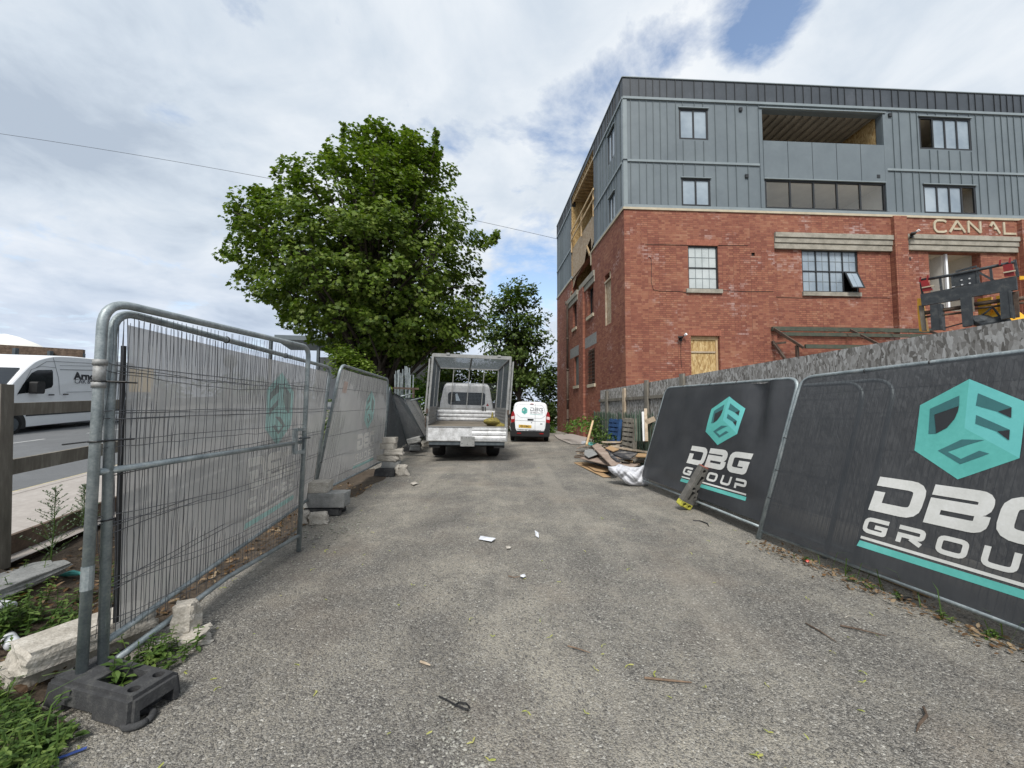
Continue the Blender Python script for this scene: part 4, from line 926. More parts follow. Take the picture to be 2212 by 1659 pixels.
def word(txt, x0, x1, y0, y1, t, gapf, shear=.147):
    """letters as 2D quads; strokes of weight t"""
    n = len(txt); cw = (x1-x0-gapf*(n-1))/n; out = []
    for k, c in enumerate(txt):
        ax = x0+k*(cw+gapf); strokes = LET[c]; closed = False
        if strokes[0] == 'c': strokes = (strokes[1][:-1],); closed = True
        sc_w, sc_h = cw-t, y1-y0-t
        for j, st in enumerate(strokes):
            P = [(ax+t/2+p[0]*sc_w, y0+t/2+p[1]*sc_h) for p in st]
            if not closed:   # square the free ends
                for e, f in ((0, 1), (-1, -2)):
                    d = V((P[e][0]-P[f][0], P[e][1]-P[f][1]))
                    if d.length > 1e-6 and st[e][0] in (0, 1) and st[e][1] in (0, 1):
                        d.normalize(); P[e] = (P[e][0]+d.x*t/2, P[e][1]+d.y*t/2)
            for q in stroke(P, t, closed):
                out.append([(p.x+shear*(p.y-y0)-.0, p.y) for p in q])
    return out
ART_W = word('DBG', 1.087, 2.215, .600, .905, .082, .035)+word('GROUP', 1.062, 2.235, .402, .540, .034, .072)+[[(1.062, .343), (2.24, .343), (2.243, .366), (1.066, .366)]]
ART_T = [[(1.040, .272), (2.245, .272), (2.245, .325), (1.058, .325)]]

def make_panel(name, label, group, A, B, TA, TB, nrm, cloth=None, art=None, artmap=None, side=1, nv=90, hz=(.22, .42, .60, .78, .9), feet=.0, rail=.07, wob=.0, disp=None,
               frame='galv', wirem='wire', rT=.021, corner=.16, wires=True, mid=None, clothz=(.06, .985), wr=.0022, ties=(), clothu=(0.012, .988), dbl=False, seed=1, wo=0.):
    t = thing(name, label, 'fence panel', tuple(A), group=group)
    A, B, TA, TB, nrm = V(A), V(B), V(TA), V(TB), V(nrm).normalized()
    def P(u, v, o=0.): return (A*(1-u)+B*u)*(1-v)+(TA*(1-u)+TB*u)*v+nrm*o
    Lg = (B-A).length; Hh = (TA-A).length
    mb = MB(); mb.tube(rounded([P(0, 0), P(0, 1), P(1, 1), P(1, 0)], corner, 7), rT, 10); mb.build('frame', frame, t, smooth=True)
    mb = MB(); mb.tube([P(.0, rail), P(1, rail)], rT*.8, 9); mb.build('bottom_rail', frame, t, smooth=True)
    if mid: mb = MB(); mb.tube([P(.0, mid), P(1, mid)], rT*.85, 9); mb.build('middle_rail', frame, t, smooth=True)
    rs = random.Random(seed)
    cp_ = corner/Lg; 
    if wires:
        mb = MB()
        for i in range(1, nv):
            u = i/nv; top = .985
            if u < cp_ or u > 1-cp_: top = 1-(corner/Hh)*(1-math.sqrt(max(0, 1-((cp_-min(u, 1-u))/cp_)**2)))-.01
            pts = []
            nseg = 7
            for k in range(nseg+1):
                v = rail+(top-rail)*k/nseg; pts.append(P(u+rs.gauss(0, wob)/Lg*(0 if k in (0, nseg) else 1), v, wo+rs.gauss(0, .003)))
            mb.tube(pts, wr, 3, False)
        for v in hz:
            for dv in ((0, .018) if dbl else (0,)):
                pts = [P(i/14, v+dv+rs.gauss(0, wob*.35), wo+.006+rs.gauss(0, .002)) for i in range(15)]
                mb.tube(pts, wr*1.25, 4, False)
        mb.build('wire_mesh', wirem, t)
    dfn = disp or (lambda u, v: 0.0)
    if cloth:
        mb = MB(); nu, nw = 70, 44; vs = []; fs = []
        for j in range(nw+1):
            v = clothz[0]+(clothz[1]-clothz[0])*j/nw
            for i in range(nu+1):
                u = clothu[0]+(clothu[1]-clothu[0])*i/nu
                vs.append(P(u, v, side*.012+dfn(u, v)))
        fs = [(j*(nu+1)+i, j*(nu+1)+i+1, (j+1)*(nu+1)+i+1, (j+1)*(nu+1)+i) for j in range(nw) for i in range(nu)]
        # cut the rounded corners
        def keep(f):
            u = sum(clothu[0]+(clothu[1]-clothu[0])*(k % (nu+1))/nu for k in f)/4; v = sum(clothz[0]+(clothz[1]-clothz[0])*(k//(nu+1))/nw for k in f)/4
            x = min(u, 1-u)*Lg; y = (1-v)*Hh; r_ = corner
            return not (x < r_ and y < r_ and math.hypot(r_-x, r_-y) > r_)
        fs = [f for f in fs if keep(f)]
        mb.add(vs, fs); clo = mb.build('banner', cloth, t, smooth=True)
        if art:
            def place(nm, polys, mat, lay, cell=.05):
                mb = MB()
                for q in polys:
                    tris = tri2(q) if len(q) > 4 else [q]
                    for tr_ in tris:
                        for c in clipcells(tr_, cell):
                            pts = []
                            for a, b in c:
                                u, v = artmap(a, b); pts.append(P(u, v, side*.012+dfn(u, v)+(-side if art == 'back' else side)*(.0016*lay+.001)))
                            mb.poly(pts)
                return mb.build(nm, mat, clo)
            a = art
            place('emblem', [HL, HR, HB] if a == 'far' else [HL], 'teal' if a != 'back' else 'teal_dull', 1)
            if a == 'full': place('emblem', [HR], 'teal_light', 1); place('emblem', [HB], 'teal', 1)
            if a == 'back': place('emblem', [HR, HB], 'teal_dull', 1)
            place('emblem_shading', ART_D, 'teal_dark' if a == 'full' else 'net', 2); 
            if a == 'full': place('emblem_opening', ART_K, 'dark_print', 3)
            else: place('emblem_opening', ART_K, 'net', 2.5)
            place('lettering', ART_W, 'white_print' if a == 'full' else 'white_dull', 2)
            place('underline', ART_T, 'teal' if a == 'full' else 'teal_dull', 1)
    for (u, v, ln_) in ties:
        mb = MB(); c = P(u, v); ax = (P(u, min(1, v+.05))-P(u, v-.05)).normalized() if v < .97 else (P(u+.02, v)-P(u-.02, v)).normalized()
        a = nrm; b = ax.cross(a).normalized()
        mb.tube([c+(a*math.cos(k)+b*math.sin(k))*(rT+.004) for k in [i*math.pi/5 for i in range(11)]], .004, 5)
        if ln_: mb.tube([c+a*.025*side, c+a*(.03+ln_)*side+V((0, 0, -.03))], .0035, 5)
        mb.build('cable_tie', 'black', t)
    return t, P
G_R = 'leaning banner panels on the right'; G_L = 'fence panels along the road side'
# right hand panels
A2 = V((2.817, 4.462, 0)); TA2 = V((3.375, 4.462, 1.843)); dR = V((.173, -1, .0)).normalized()
upR = (TA2-A2); nR = dR.cross(upR).normalized(); nR = nR if nR.x < 0 else -nR
L2 = 3.45; B2 = A2+dR*L2+V((0, 0, .06)); TB2 = TA2+dR*L2+V((0, 0, .125))
H2 = upR.length
def am2(a, b): return (a-.083*b)/L2, (b-.0)/H2*.995
def disp2(u, v): return .008*math.sin(u*9+v*3)+.006*math.sin(v*11-u*5)+.012+.012*math.exp(-((u-.30-.05*v)**2)/.0012)*(1-v)*.9
make_panel('banner_fence_panel', 'nearest leaning right panel, its dark banner bearing the largest teal cube emblem', G_R, A2, B2, TA2, TB2, nR,
           'banner_thin', 'full', am2, side=1, nv=80, disp=disp2, wob=.002, ties=((0, .62, 0), (0, .42, 0), (0, .25, 0), (.35, 1, 0), (.55, 1, 0), (.75, 1, 0), (.2, .995, 0)), seed=3, clothz=(.055, .99), rail=.05, frame='galv', wo=-.05)
A1 = V((2.402, 7.352, 0)); TA1 = V((2.959, 7.352, 1.856)); d1 = (A2-A1); L1 = d1.length-.02; d1.normalize(); B1 = A1+d1*L1+V((-.0, 0, .0)); TB1 = TA2+V((-.0, .04, .0)); H1 = (TA1-A1).length
n1_ = d1.cross(TA1-A1).normalized(); n1_ = n1_ if n1_.x < 0 else -n1_
def am1(a, b): return (1.955+(a-1.65)*1.16-.041*b)/2.94, ((b-1.355)*.94+1.375)/H1*.985+ .012*((a-1.65))
def disp1(u, v):
    f = .016*math.sin(u*7+2*v)+.012*math.sin(v*8+u*4)+.008*math.sin(u*23-v*9)*math.sin(v*7+2)
    f -= .075*math.exp(-((u-.80-.22*(1-v)*1.0)**2)/.004)*sstep(.35, .9, v)*1.0
    f += .05*math.exp(-((u-.90-.15*(1-v))**2)/.0025)*sstep(.3, .8, v)
    f += .03*math.exp(-((v-.12-.10*u)**2)/.003)*math.sin(u*12)
    return (f+.03)*min(1, 10*u, 10*(1-u))
def frame_shift(v): return v
make_panel('banner_fence_panel', 'leaning fence panel with a wrinkled dark banner behind the perforated block, second on the right', G_R, A1, B1, TA1, TB1, n1_,
           'banner', 'full', am1, side=1, nv=80, disp=disp1, wob=.002, wo=-.12, ties=((.2, 1, 0), (.45, 1, 0), (.65, 1, 0), (0, .7, 0), (0, .45, 0), (.6, .08, .05)), seed=4, clothz=(.10, .985), clothu=(.004, .999), rail=.07)
# bare panel leaning behind the nearest banner
Ab = A2+V((.30, -.52, .0)); Bb = Ab+dR*3.0
tb, Pb = make_panel('bare_fence_panel', 'bare fence panel stacked behind the nearest dark banner and showing through it', G_R, Ab-dR*2.2, Ab+dR*.02+V((0, 0, 0)), Ab-dR*2.2+V((.52, 0, 1.75)), Ab+dR*.02+V((.50, 0, 1.76)), nR, None, nv=60, seed=5, corner=.22, rT=.02)
tb, Pb = make_panel('bare_fence_panel', 'second bare panel showing through the nearest dark banner, just right of the first', G_R, Ab-dR*2.0+V((.06, 0, 0)), Ab+dR*.24+V((.06, 0, 0)), Ab-dR*2.0+V((.58, 0, 1.75)), Ab+dR*.24+V((.56, 0, 1.78)), nR, None, nv=60, seed=6, corner=.22, rT=.02)

# left hand panels --- the gate in front and a long panel right behind it
GA = V((-2.178, 2.035, .09)); GTA = V((-2.222, 2.063, 2.062)); GB = atZ(645, 1190, .0); GTB = atY(667, 750, GB.y)
gn = V((.98, .05, .08)).normalized()
tg = thing('gate_panel', 'nearest tall wire gate panel on the left with a latch and a bent middle rail', 'gate', tuple(GA), group=None)
def PG(u, v, o=0.): return (GA*(1-u)+GB*u)*(1-v)+(GTA*(1-u)+GTB*u)*v+gn*o
mb = MB(); mb.tube(rounded([PG(0, 0), PG(0, 1), PG(1, 1), PG(1, 0)], [0, .15, .12, 0], 8), .0235, 12); mb.build('frame', 'galv', tg, smooth=True)
mb = MB(); zr = (1.135-GA.z)/(GTA.z-GA.z); mb.tube([PG(.01, zr), PG(.99, zr)], .019, 10); mb.build('middle_rail', 'galv', tg, smooth=True)
mb = MB(); br0 = V((-2.132, 2.159, .12)); mb.tube([br0, PG(.5, .062), PG(1, .075)], .019, 10); mb.build('bottom_rail', 'galv', tg, smooth=True)
rs = random.Random(8); mb = MB(); nv = 52
for i in range(1, nv):
    u = i/nv+rs.gauss(0, .0025); top = .985 if .08 < u < .94 else .95
    ph = rs.uniform(0, 6); am = rs.gauss(.0, .0035); pts = []
    b0_ = .062+(.03 if u < .1 else 0)
    for k in range(15):
        v = b0_+(top-b0_)*k/14; pts.append(PG(u+(am*math.sin(k*.55+ph)+rs.gauss(0, .0011)+(.02*math.sin(k*.45)*max(0, .25-u)*3 if i % 3 == 0 else 0)), v, .01*math.sin(v*9+u*4)*(.5+rs.random()*.3)))
    mb.tube(pts, .0016, 4, False)
for z, bow in ((1.68, -.035), (1.42, -.0), (1.16+.10, .0), (.86, -.02), (.52, -.03), (.30, -.02)):
    v = (z-GA.z)/(GTA.z-GA.z)
    for dv in (0, .020):
        mb.tube([PG(k/16, v+dv+bow*math.sin(k/16*math.pi)+rs.gauss(0, .0016), .008+rs.gauss(0, .002)) for k in range(17)], .0022, 4, False)
mb.build('wire_mesh', 'wire', tg)
mb = MB()   # latch: square plate frame on the far post
c = PG(.985, (1.14-GA.z)/(GTA.z-GA.z)+.0)
def LT(a, z, o=0): return c+(GB-GA).normalized()*a+V((0, 0, z))+gn*o
for (a0, z0, a1, z1_) in ((-.14, .12, .02, .12), (-.14, -.11, .02, -.11), (-.14, -.11, -.14, .12)): mb.beam(LT(a0, z0), LT(a1, z1_), .045, .03)
mb.build('latch_frame', 'galv', tg)
mb = MB(); mb.tube([LT(-.12, .03, .03), LT(.09, .03, .03)], .008, 8); mb.tube([LT(-.03, .03, .03), LT(-.03, -.08, .03)], .008, 8); mb.build('latch_bolt', 'galvdark', tg)
for z, ln_ in ((1.30, .22), (1.62, 0.0)):
    mb = MB(); v = (z-GA.z)/(GTA.z-GA.z); c0 = PG(0, v)
    mb.tube([c0+V((math.cos(k)*.03, math.sin(k)*.03, 0)) for k in [i*.63 for i in range(11)]], .0045, 5)
    mb.tube([c0+V((-.02, -.02, 0)), c0+V((-.02-ln_*.8, .02, -.02))] if ln_ else [c0, c0+V((.1, .05, 0))], .0045, 5); mb.tube([c0, c0+V((.05, .16, .0))], .0045, 5)
    mb.build('cable_tie', 'black', tg)
mb = MB(); 
for z in (1.72, 1.60): v = (z-GA.z)/(GTA.z-GA.z); mb.tube([PG(0, v-.008), PG(0, v+.008)], .030, 12)
mb.tube([PG(0, (1.60-GA.z)/(GTA.z-GA.z)), PG(0, (1.72-GA.z)/(GTA.z-GA.z))], .0262, 12)
mb.build('hinge_collar', 'alu_dull', tg, smooth=True)
mb = MB(); v = (.60-GA.z)/(GTA.z-GA.z); mb.tube([PG(0, v-.03), PG(0, v+.03)], .026, 12); mb.build('hinge_collar', 'galv', tg)
nL = V((1, .07, .1)).normalized()
PA = V((-2.147, 2.108, .10)); PTA = V((-2.248, 2.136, 2.03)); PB = atY(676, 1080, 5.5); PB.z = .09; PTB = atY(714, 796, 5.5); PTB.z = 2.03
Lp = (PB-PA).length; Hp = 1.93
def mapL(Lx, Hx, cx=None): 
    return lambda a, b: ((Lx/2-(a-1.65))/Lx if cx is None else (cx-(a-1.65))/Lx, b/Hx*1.0)
def dispL(u, v): return .010*math.sin(u*8+v*5)+.006*math.sin(v*13+u*3)-.02*math.sin(math.pi*v)*math.sin(math.pi*u)
P2t, P2P = make_panel('netting_fence_panel', 'long fence panel with grey netting directly behind the near gate', G_L, PA, PB, PTA, PTB, nL, 'net', 'back', mapL(Lp, Hp, 2.05), side=-1, nv=96, wob=.002,
           disp=lambda u, v: -dispL(u, v), hz=(.20, .36, .52, .68, .82), ties=((0, .62, 0), (0, .40, .14), (.3, 1, 0), (.6, 1, 0)), seed=12, clothz=(.06, .965), clothu=(.03, .985), rT=.0225, dbl=True)
mb = MB(); mb.tube([P2P(.028, k/10, -.015) for k in range(1, 10)], .014, 6); mb.build('netting_hem', 'black', P2t)
P3A = atY(673, 1085, 5.62); P3A.z = .06; P3TA = atY(737, 788, 5.6); P3B = atY(829, 1010, 9.0); P3B.z = .08; P3TB = atY(838, 819, 9.0)
L3 = (P3B-P3A).length; H3 = (P3TA-P3A).length
P3t, P3P = make_panel('netting_fence_panel', 'leaning fence panel with grey netting and reversed lettering between the two block piles', G_L, P3A, P3B, P3TA, P3TB, V((1, .08, .25)), 'net', 'back', mapL(L3, H3, 2.0), side=-1, nv=90, wob=.0015,
           disp=lambda u, v: -dispL(u, v), hz=(.14, .31, .48, .66, .83), ties=((0, .30, .22), (0, .55, 0), (1, .62, .12), (1, .4, 0)), seed=13, clothz=(.06, .975), rT=.0225)
mb = MB(); c = P3P(.07, .885, .02); w_ = (P3P(.16, .885, .02)-c); h_ = (P3P(.07, .80, .02)-c)
mb.quad(c, c+w_*.62, c+w_*.62+h_, c+h_); M['tagm'] = pm('pink_tag', (.62, .50, .44), (.5, .38, .33), s=12, rough=.7); mb.build('tag', 'tagm', P3t)
# collapsed dark panels
P4A = V((-2.98, 9.15, .08)); P4TA = atY(843, 838, 9.1); P4B = atY(878, 962, 10.9); P4TB = atY(846, 848, 10.9)
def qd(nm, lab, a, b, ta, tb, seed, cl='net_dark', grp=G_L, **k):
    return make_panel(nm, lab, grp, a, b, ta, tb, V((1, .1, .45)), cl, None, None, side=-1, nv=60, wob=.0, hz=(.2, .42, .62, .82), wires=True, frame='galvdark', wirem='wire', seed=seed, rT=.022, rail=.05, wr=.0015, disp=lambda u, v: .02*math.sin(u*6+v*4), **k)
a4, b4, ta4, tb4 = V((-3.0, 9.15, .10)), atY(880, 962, 11.2), atY(842, 836, 9.15), atY(846, 850, 11.2)
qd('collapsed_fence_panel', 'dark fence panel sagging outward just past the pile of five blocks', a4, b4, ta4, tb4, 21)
a5, b5, ta5, tb5 = atY(874, 962, 11.3), atY(918, 947, 12.6), atY(843, 846, 11.3), atY(871, 860, 12.6)
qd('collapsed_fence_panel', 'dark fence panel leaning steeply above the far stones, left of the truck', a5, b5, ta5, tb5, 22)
a6, b6, ta6, tb6 = atY(916, 948, 12.75), atY(931, 940, 15.2), atY(872, 861, 12.75), atY(899, 861, 14.8)
qd('collapsed_fence_panel', 'farthest leaning netting panel half hidden by the truck', a6, b6, ta6, tb6, 23, cl='net')
# loose rails sticking out behind the collapsed panels
for (p, q, Y, lb) in (((862, 857), (893, 850), 13.2, 'upper bent steel rail sticking out behind the collapsed panels'), ((880, 867), (915, 858), 13.6, 'lower steel rail jutting out behind the collapsed panels')):
    mb = MB(); mb.tube([atY(*p, Y), atY(*q, Y+.4)], .022, 8); tag(mb.build('loose_rail', 'galv', smooth=True), lb, 'rail', 'loose rails behind the collapsed panels')

# ---------------------------------------------------------------- fence feet, stones, blocks
def foot_block(name, label, loc, rot, size=(.62, .26, .14), mat='rubber', group=None):
    t = thing(name, label, 'fence foot', loc, rot, group); w, d, h = size; mb = MB(WM[t.name])
    bm = bmesh.new(); bmesh.ops.create_cube(bm, size=1)
    bmesh.ops.scale(bm, vec=(w, d, h), verts=bm.verts); bmesh.ops.translate(bm, vec=(0, 0, h/2), verts=bm.verts)
    for v in bm.verts:
        if v.co.z > h*.5: v.co.x *= .95; v.co.y *= .9
    me = bpy.data.meshes.new('tmp'); bmesh.ops.bevel(bm, geom=list(bm.edges), offset=.018, segments=2, affect='EDGES'); bm.to_mesh(me); bm.free()
    o = bpy.data.objects.new('tmp', me); COL.objects.link(o)
    cut = bmesh.new()
    def cyl(x, y, rx, ry, z0, z1, n=20):
        r_ = bmesh.ops.create_cone(cut, cap_ends=True, segments=n, radius1=1, radius2=1, depth=z1-z0)
        for v in r_['verts']: v.co = V((x+v.co.x*rx, y+v.co.y*ry, v.co.z+(z0+z1)/2))
    def cb(x, y, sx, sy, z0, z1):
        r_ = bmesh.ops.create_cube(cut, size=1)
        for v in r_['verts']: v.co = V((x+v.co.x*sx, y+v.co.y*sy, v.co.z*(z1-z0)+(z0+z1)/2))
    cb(.06*w/.62, 0, .19*w/.62, d*.46, h*.35, h*1.2)
    for x in (.245, .245+.0): pass
    cyl(w*.36, d*.22, .028, .022, h*.3, h*1.2); cyl(w*.36, -d*.22, .028, .022, h*.3, h*1.2); cyl(-w*.17, d*.2, .024, .024, h*.3, h*1.2); cyl(-w*.40, 0, .03, .03, h*.3, h*1.2)
    cb(w*.5, 0, .16, d*.62, -.02, h*.5)
    cb(-.05, d*.5, w*.35, .1, -.02, h*.32); cb(-.05, -d*.5, w*.35, .1, -.02, h*.32)
    cm = bpy.data.meshes.new('tmpc'); cut.to_mesh(cm); cut.free(); co = bpy.data.objects.new('tmpc', cm); COL.objects.link(co)
    md = o.modifiers.new('b', 'BOOLEAN'); md.object = co; md.operation = 'DIFFERENCE'; md.solver = 'EXACT'
    dg = bpy.context.evaluated_depsgraph_get(); dg.update(); rm = bpy.data.meshes.new_from_object(o.evaluated_get(dg))
    mb.add([tuple(v.co) for v in rm.vertices], [tuple(p.vertices) for p in rm.polygons])
    for x in (o, co): bpy.data.objects.remove(x)
    mb.build('body', mat, t)
    return t
ft = foot_block('fence_foot', 'large dark rubber fence foot with a square hole holding the near gate posts', (-1.995, 2.02, 0), (0, 0, R(-14)), (.60, .235, .14))
mb = MB(WM[ft.name]); mb.tube([(0.27+.05*math.cos(k), -.06+.05*math.sin(k), .02) for k in [i*.42 for i in range(16)]], .016, 8); mb.build('rubber_ring', 'rubber', ft, smooth=True)
def slab(name, label, c, size, rot, mat='concrete', seed=0, amp=.02, cat='stone block', group=None, bev=.012, tilt=(0, 0)):
    bm = bmesh.new(); bmesh.ops.create_cube(bm, size=1); bmesh.ops.subdivide_edges(bm, edges=bm.edges, cuts=5, use_grid_fill=True)
    rs = random.Random(seed); mb = MB(MX.Translation(V(c)) @ Euler((R(tilt[0]), R(tilt[1]), rot)).to_matrix().to_4x4())
    ks = [(V((rs.uniform(-9, 9), rs.uniform(-9, 9), rs.uniform(-9, 9))), rs.uniform(0, 6)) for _ in range(7)]
    e1 = [rs.uniform(-.12, .12) for _ in range(4)]
    for v in bm.verts:
        p = v.co.copy(); q = V([math.copysign(min(abs(t), .5), t) for t in p])
        nb = sum(1 for t in p if abs(t) > .49)
        if nb >= 2:
            p *= 1-(.035+.05*rs.random()*amp*30 if amp > .02 else .02)
        n = sum(math.sin(k.dot(p)+h)+.5*math.sin(k.dot(p)*2.7+h) for k, h in ks)/5
        d = V((p.x*size[0], p.y*size[1], p.z*size[2])); s_ = 1+0*n
        if abs(p.x) > .4: d.x += size[0]*amp*2.2*n*(1 if p.x > 0 else -1)+e1[0 if p.x > 0 else 1]*size[0]*(p.z)*(amp*14)
        if abs(p.y) > .4: d.y += .6*amp*n*(1 if p.y > 0 else -1)*size[0]
        if abs(p.z) > .4: d.z += .25*amp*n*size[0]*(1 if p.z > 0 else 0)
        d += V((rs.gauss(0, 1), rs.gauss(0, 1), rs.gauss(0, 1)))*amp*.06*size[0]
        v.co = d+V((0, 0, size[2]/2))
    mb.add([tuple(v.co) for v in bm.verts], [tuple(v.index for v in f.verts) for f in bm.faces]); bm.free()
    return tag(mb.build(name, mat, smooth=False), label, cat, group)
slab('stone_slab', 'rough pale stone slab lying on another slab against the gate post', (-2.445, 2.30, .115), (.54, .24, .115), R(67), seed=3, amp=.016, tilt=(1, 2))
slab('stone_slab', 'lower pale square-cut stone slab beneath the broken one by the gate', (-2.53, 2.37, .0), (.62, .24, .105), R(65), seed=4, amp=.010)
slab('concrete_lump', 'upright broken lump of concrete behind the gate bottom rail', (-2.07, 2.53, .05), (.12, .11, .19), R(20), seed=5, amp=.09)
slab('concrete_lump', 'flat jagged lump of concrete under the upright one by the gate', (-2.03, 2.49, 0), (.22, .15, .07), R(30), seed=6, amp=.10)
slab('stone_chunk', 'small pale stone leaning by the foot of the gate far post', (-2.63, 4.97, 0), (.12, .14, .15), R(10), seed=7, amp=.09)
slab('stone_chunk', 'small squarish pale stone with a brick red underside beside the gate far post', (-2.43, 4.95, 0), (.20, .15, .14), R(20), seed=8, amp=.06)
# block pile A
g_ = 'blocks weighing down the first pile'
foot_block('fence_foot', 'dark rubber foot at the bottom of the low block pile', (-2.56, 5.38, 0), (0, 0, R(4)), (.50, .26, .12))
slab('concrete_block', 'grey concrete block resting on the rubber foot of the low pile', (-2.53, 5.36, .121), (.56, .24, .19), R(3), 'concrete_grey', 11, .006)
slab('stone_slab', 'cream stone slab topping the low block pile', (-2.68, 5.36, .312), (.37, .24, .14), R(8), 'concrete', 12, .012)
# block pile B
base = V((-2.60, 8.38, 0))
foot_block('fence_foot', 'dark rubber foot beneath the tower of five blocks', (-2.63, 8.42, 0), (0, 0, R(80)), (.60, .45, .16))
zb = .165
for i, (dx, w, h, rt, mt, sd, am, lb) in enumerate(((0.01, .38, .13, 4, 'concrete_grey', 31, .01, 'lowest grey block in the tower of five'), (-.06, .44, .13, -6, 'concrete', 32, .04, 'chipped cream block second from the bottom of the tower of five'),
        (.06, .40, .125, 9, 'concrete', 33, .03, 'middle block of the tower of five, jutting to the right'), (-.06, .30, .12, -4, 'concrete', 34, .015, 'brown ended block second from the top of the tower of five'), (-.03, .28, .12, 3, 'concrete', 35, .02, 'topmost block of the tower of five'))):
    slab('stacked_block', lb, (base.x+dx, base.y, zb), (w, .22, h), R(rt), mt, sd, am, 'block', 'tower of five blocks'); zb += h+.004
slab('stone_chunk', 'pointed pale stone standing beside the tower of five blocks', (-2.33, 8.25, 0), (.20, .16, .24), R(30), seed=41, amp=.11)
# far stones near the truck
slab('far_block', 'pale block balanced on the bottom rail of the collapsed panels', atY(894, 951, 11.4)-V((0, 0, .08)), (.40, .22, .16), R(20), 'concrete_grey', 42, .05, tilt=(0, -14))
slab('far_block', 'small dull block on the ground left of the truck wheel', atZ(897, 973, 0), (.34, .2, .18), R(5), 'concrete_grey', 43, .03)
slab('far_block', 'pale stones against the collapsed panels close to the truck', atZ(922, 962, 0), (.34, .3, .17), R(35), 'concrete', 44, .09)
foot_block('fence_foot', 'dark rubber foot tipped under the collapsed panels', tuple(atZ(892, 972, 0)+V((-.1, .3, 0))), (0, R(-10), R(70)), (.7, .35, .16))
# perforated block leaning on the right
pb = thing('perforated_foot', 'grey perforated fence foot with yellow and red painted ends leaning on the second right panel', 'fence foot', (2.50, 5.72, 0), (0, 0, 0))
a = V((2.50, 5.70, .045)); b = V((2.815, 5.62, .625)); dd = (b-a).normalized(); wv = V((.35, .93, -.19)); wv = (wv-dd*wv.dot(dd)).normalized(); tv = dd.cross(wv).normalized()
tv = tv if tv.y < 0 else -tv
# face seen from the camera
fx = V((.97, .2, 0)); fx = (fx-dd*fx.dot(dd)).normalized(); fz = dd.cross(fx).normalized(); fz = fz if fz.y < 0 else -fz
Lb = (b-a).length
def PBK(u, v, o): return a+dd*(u*Lb)+fx*(v*.20-.10)+fz*(o-.05)
bm = bmesh.new()
mbk = MB()
def holes_plate():
    cu = []
    rs_ = [(.07, .28, 'c'), (.07, .72, 'c'), (.30, .35, 's'), (.46, .28, 'c'), (.46, .72, 'c'), (.42+.0, .5, 'x'), (.68, .35, 's'), (.90, .28, 'c'), (.90, .72, 'c')]
    return rs_
bx = bmesh.new(); bmesh.ops.create_cube(bx, size=1); bmesh.ops.scale(bx, vec=(.20, Lb, .12), verts=bx.verts); bmesh.ops.bevel(bx, geom=list(bx.edges), offset=.012, segments=2, affect='EDGES')
bmesh.ops.subdivide_edges(bx, edges=[e for e in bx.edges if e.calc_length() > .3], cuts=8, use_grid_fill=True)
cm = bmesh.new()
for (u, v, k) in holes_plate():
    x, y = (v-.5)*.20, (u-.5)*Lb
    if k == 'c':
        for w_ in bmesh.ops.create_cone(cm, cap_ends=True, segments=16, radius1=.027, radius2=.027, depth=.16)['verts']: w_.co += V((x, y, .05))
    elif k == 's':
        for w_ in bmesh.ops.create_cube(cm, size=1)['verts']: w_.co = V((w_.co.x*.062-.015, w_.co.y*.14+y, w_.co.z*.14+.05))
        for w_ in bmesh.ops.create_cube(cm, size=1)['verts']: w_.co = V((w_.co.x*.03+.045, w_.co.y*.04+y, w_.co.z*.14+.05))
m1, m2 = bpy.data.meshes.new('a'), bpy.data.meshes.new('b'); bx.to_mesh(m1); cm.to_mesh(m2); bx.free(); cm.free()
o1, o2 = bpy.data.objects.new('a', m1), bpy.data.objects.new('b', m2); COL.objects.link(o1); COL.objects.link(o2)
md = o1.modifiers.new('b', 'BOOLEAN'); md.object = o2; md.solver = 'EXACT'; dg = bpy.context.evaluated_depsgraph_get(); dg.update(); rm = bpy.data.meshes.new_from_object(o1.evaluated_get(dg))
cen = (a+b)/2
mx_ = MX.Translation(cen) @ MX((fx, dd, -fz if False else fz)).transposed().to_4x4()
mb = MB(mx_); vs = [tuple(v.co) for v in rm.vertices]; 
for part, sel in (('body', lambda y: -.42 < y/Lb < .465), ('painted_end', lambda y: y/Lb <= -.42), ('painted_tip', lambda y: y/Lb >= .465)):
    mb = MB(mx_); fs = [tuple(p.vertices) for p in rm.polygons if sel(p.center.y)]
    used = sorted({i for f in fs for i in f}); ix = {k: n for n, k in enumerate(used)}
    mb.add([vs[i] for i in used], [tuple(ix[i] for i in f) for f in fs])
    mb.build(part, {'body': 'foot_grey', 'painted_end': 'paint_y', 'painted_tip': 'paint_r'}[part] if 'foot_grey' in M else 'rubber', pb)
for x in (o1, o2): bpy.data.objects.remove(x)
# ---------------------------------------------------------------- caged dropside truck, seen from behind
def wheel(par, c, r, w, axis, rimmat='alu_dull', hub=True):
    ax = V(axis).normalized(); c = V(c); mb = MB(WM[par.name])
    mb.tube([c-ax*w/2, c-ax*w*.42, c-ax*w*.3, c+ax*w*.3, c+ax*w*.42, c+ax*w/2], [r*.80, r*.94, r, r, r*.94, r*.80], 28)
    ty = mb.build('wheel', 'tyre', par, smooth=False)
    mb = MB(WM[par.name]); mb.tube([c-ax*(w/2+.004), c+ax*(w/2+.004)], r*.58, 20); mb.tube([c-ax*(w/2+.02), c+ax*(w/2+.02)], r*.2, 12)
    rm = mb.build('rim', rimmat, par); rm.parent = ty
    return ty
YAW = R(7.5)
TR = thing('caged_truck', 'white dropside truck with a tall wire mesh cage, seen from behind', 'truck', (-1.19, 10.3, 0), (0, R(.9), YAW))
def TB_(): return MB(WM[TR.name])
hw = 1.075; zd, zs, zt, Lb_ = .95, 1.40, 2.83, 3.35
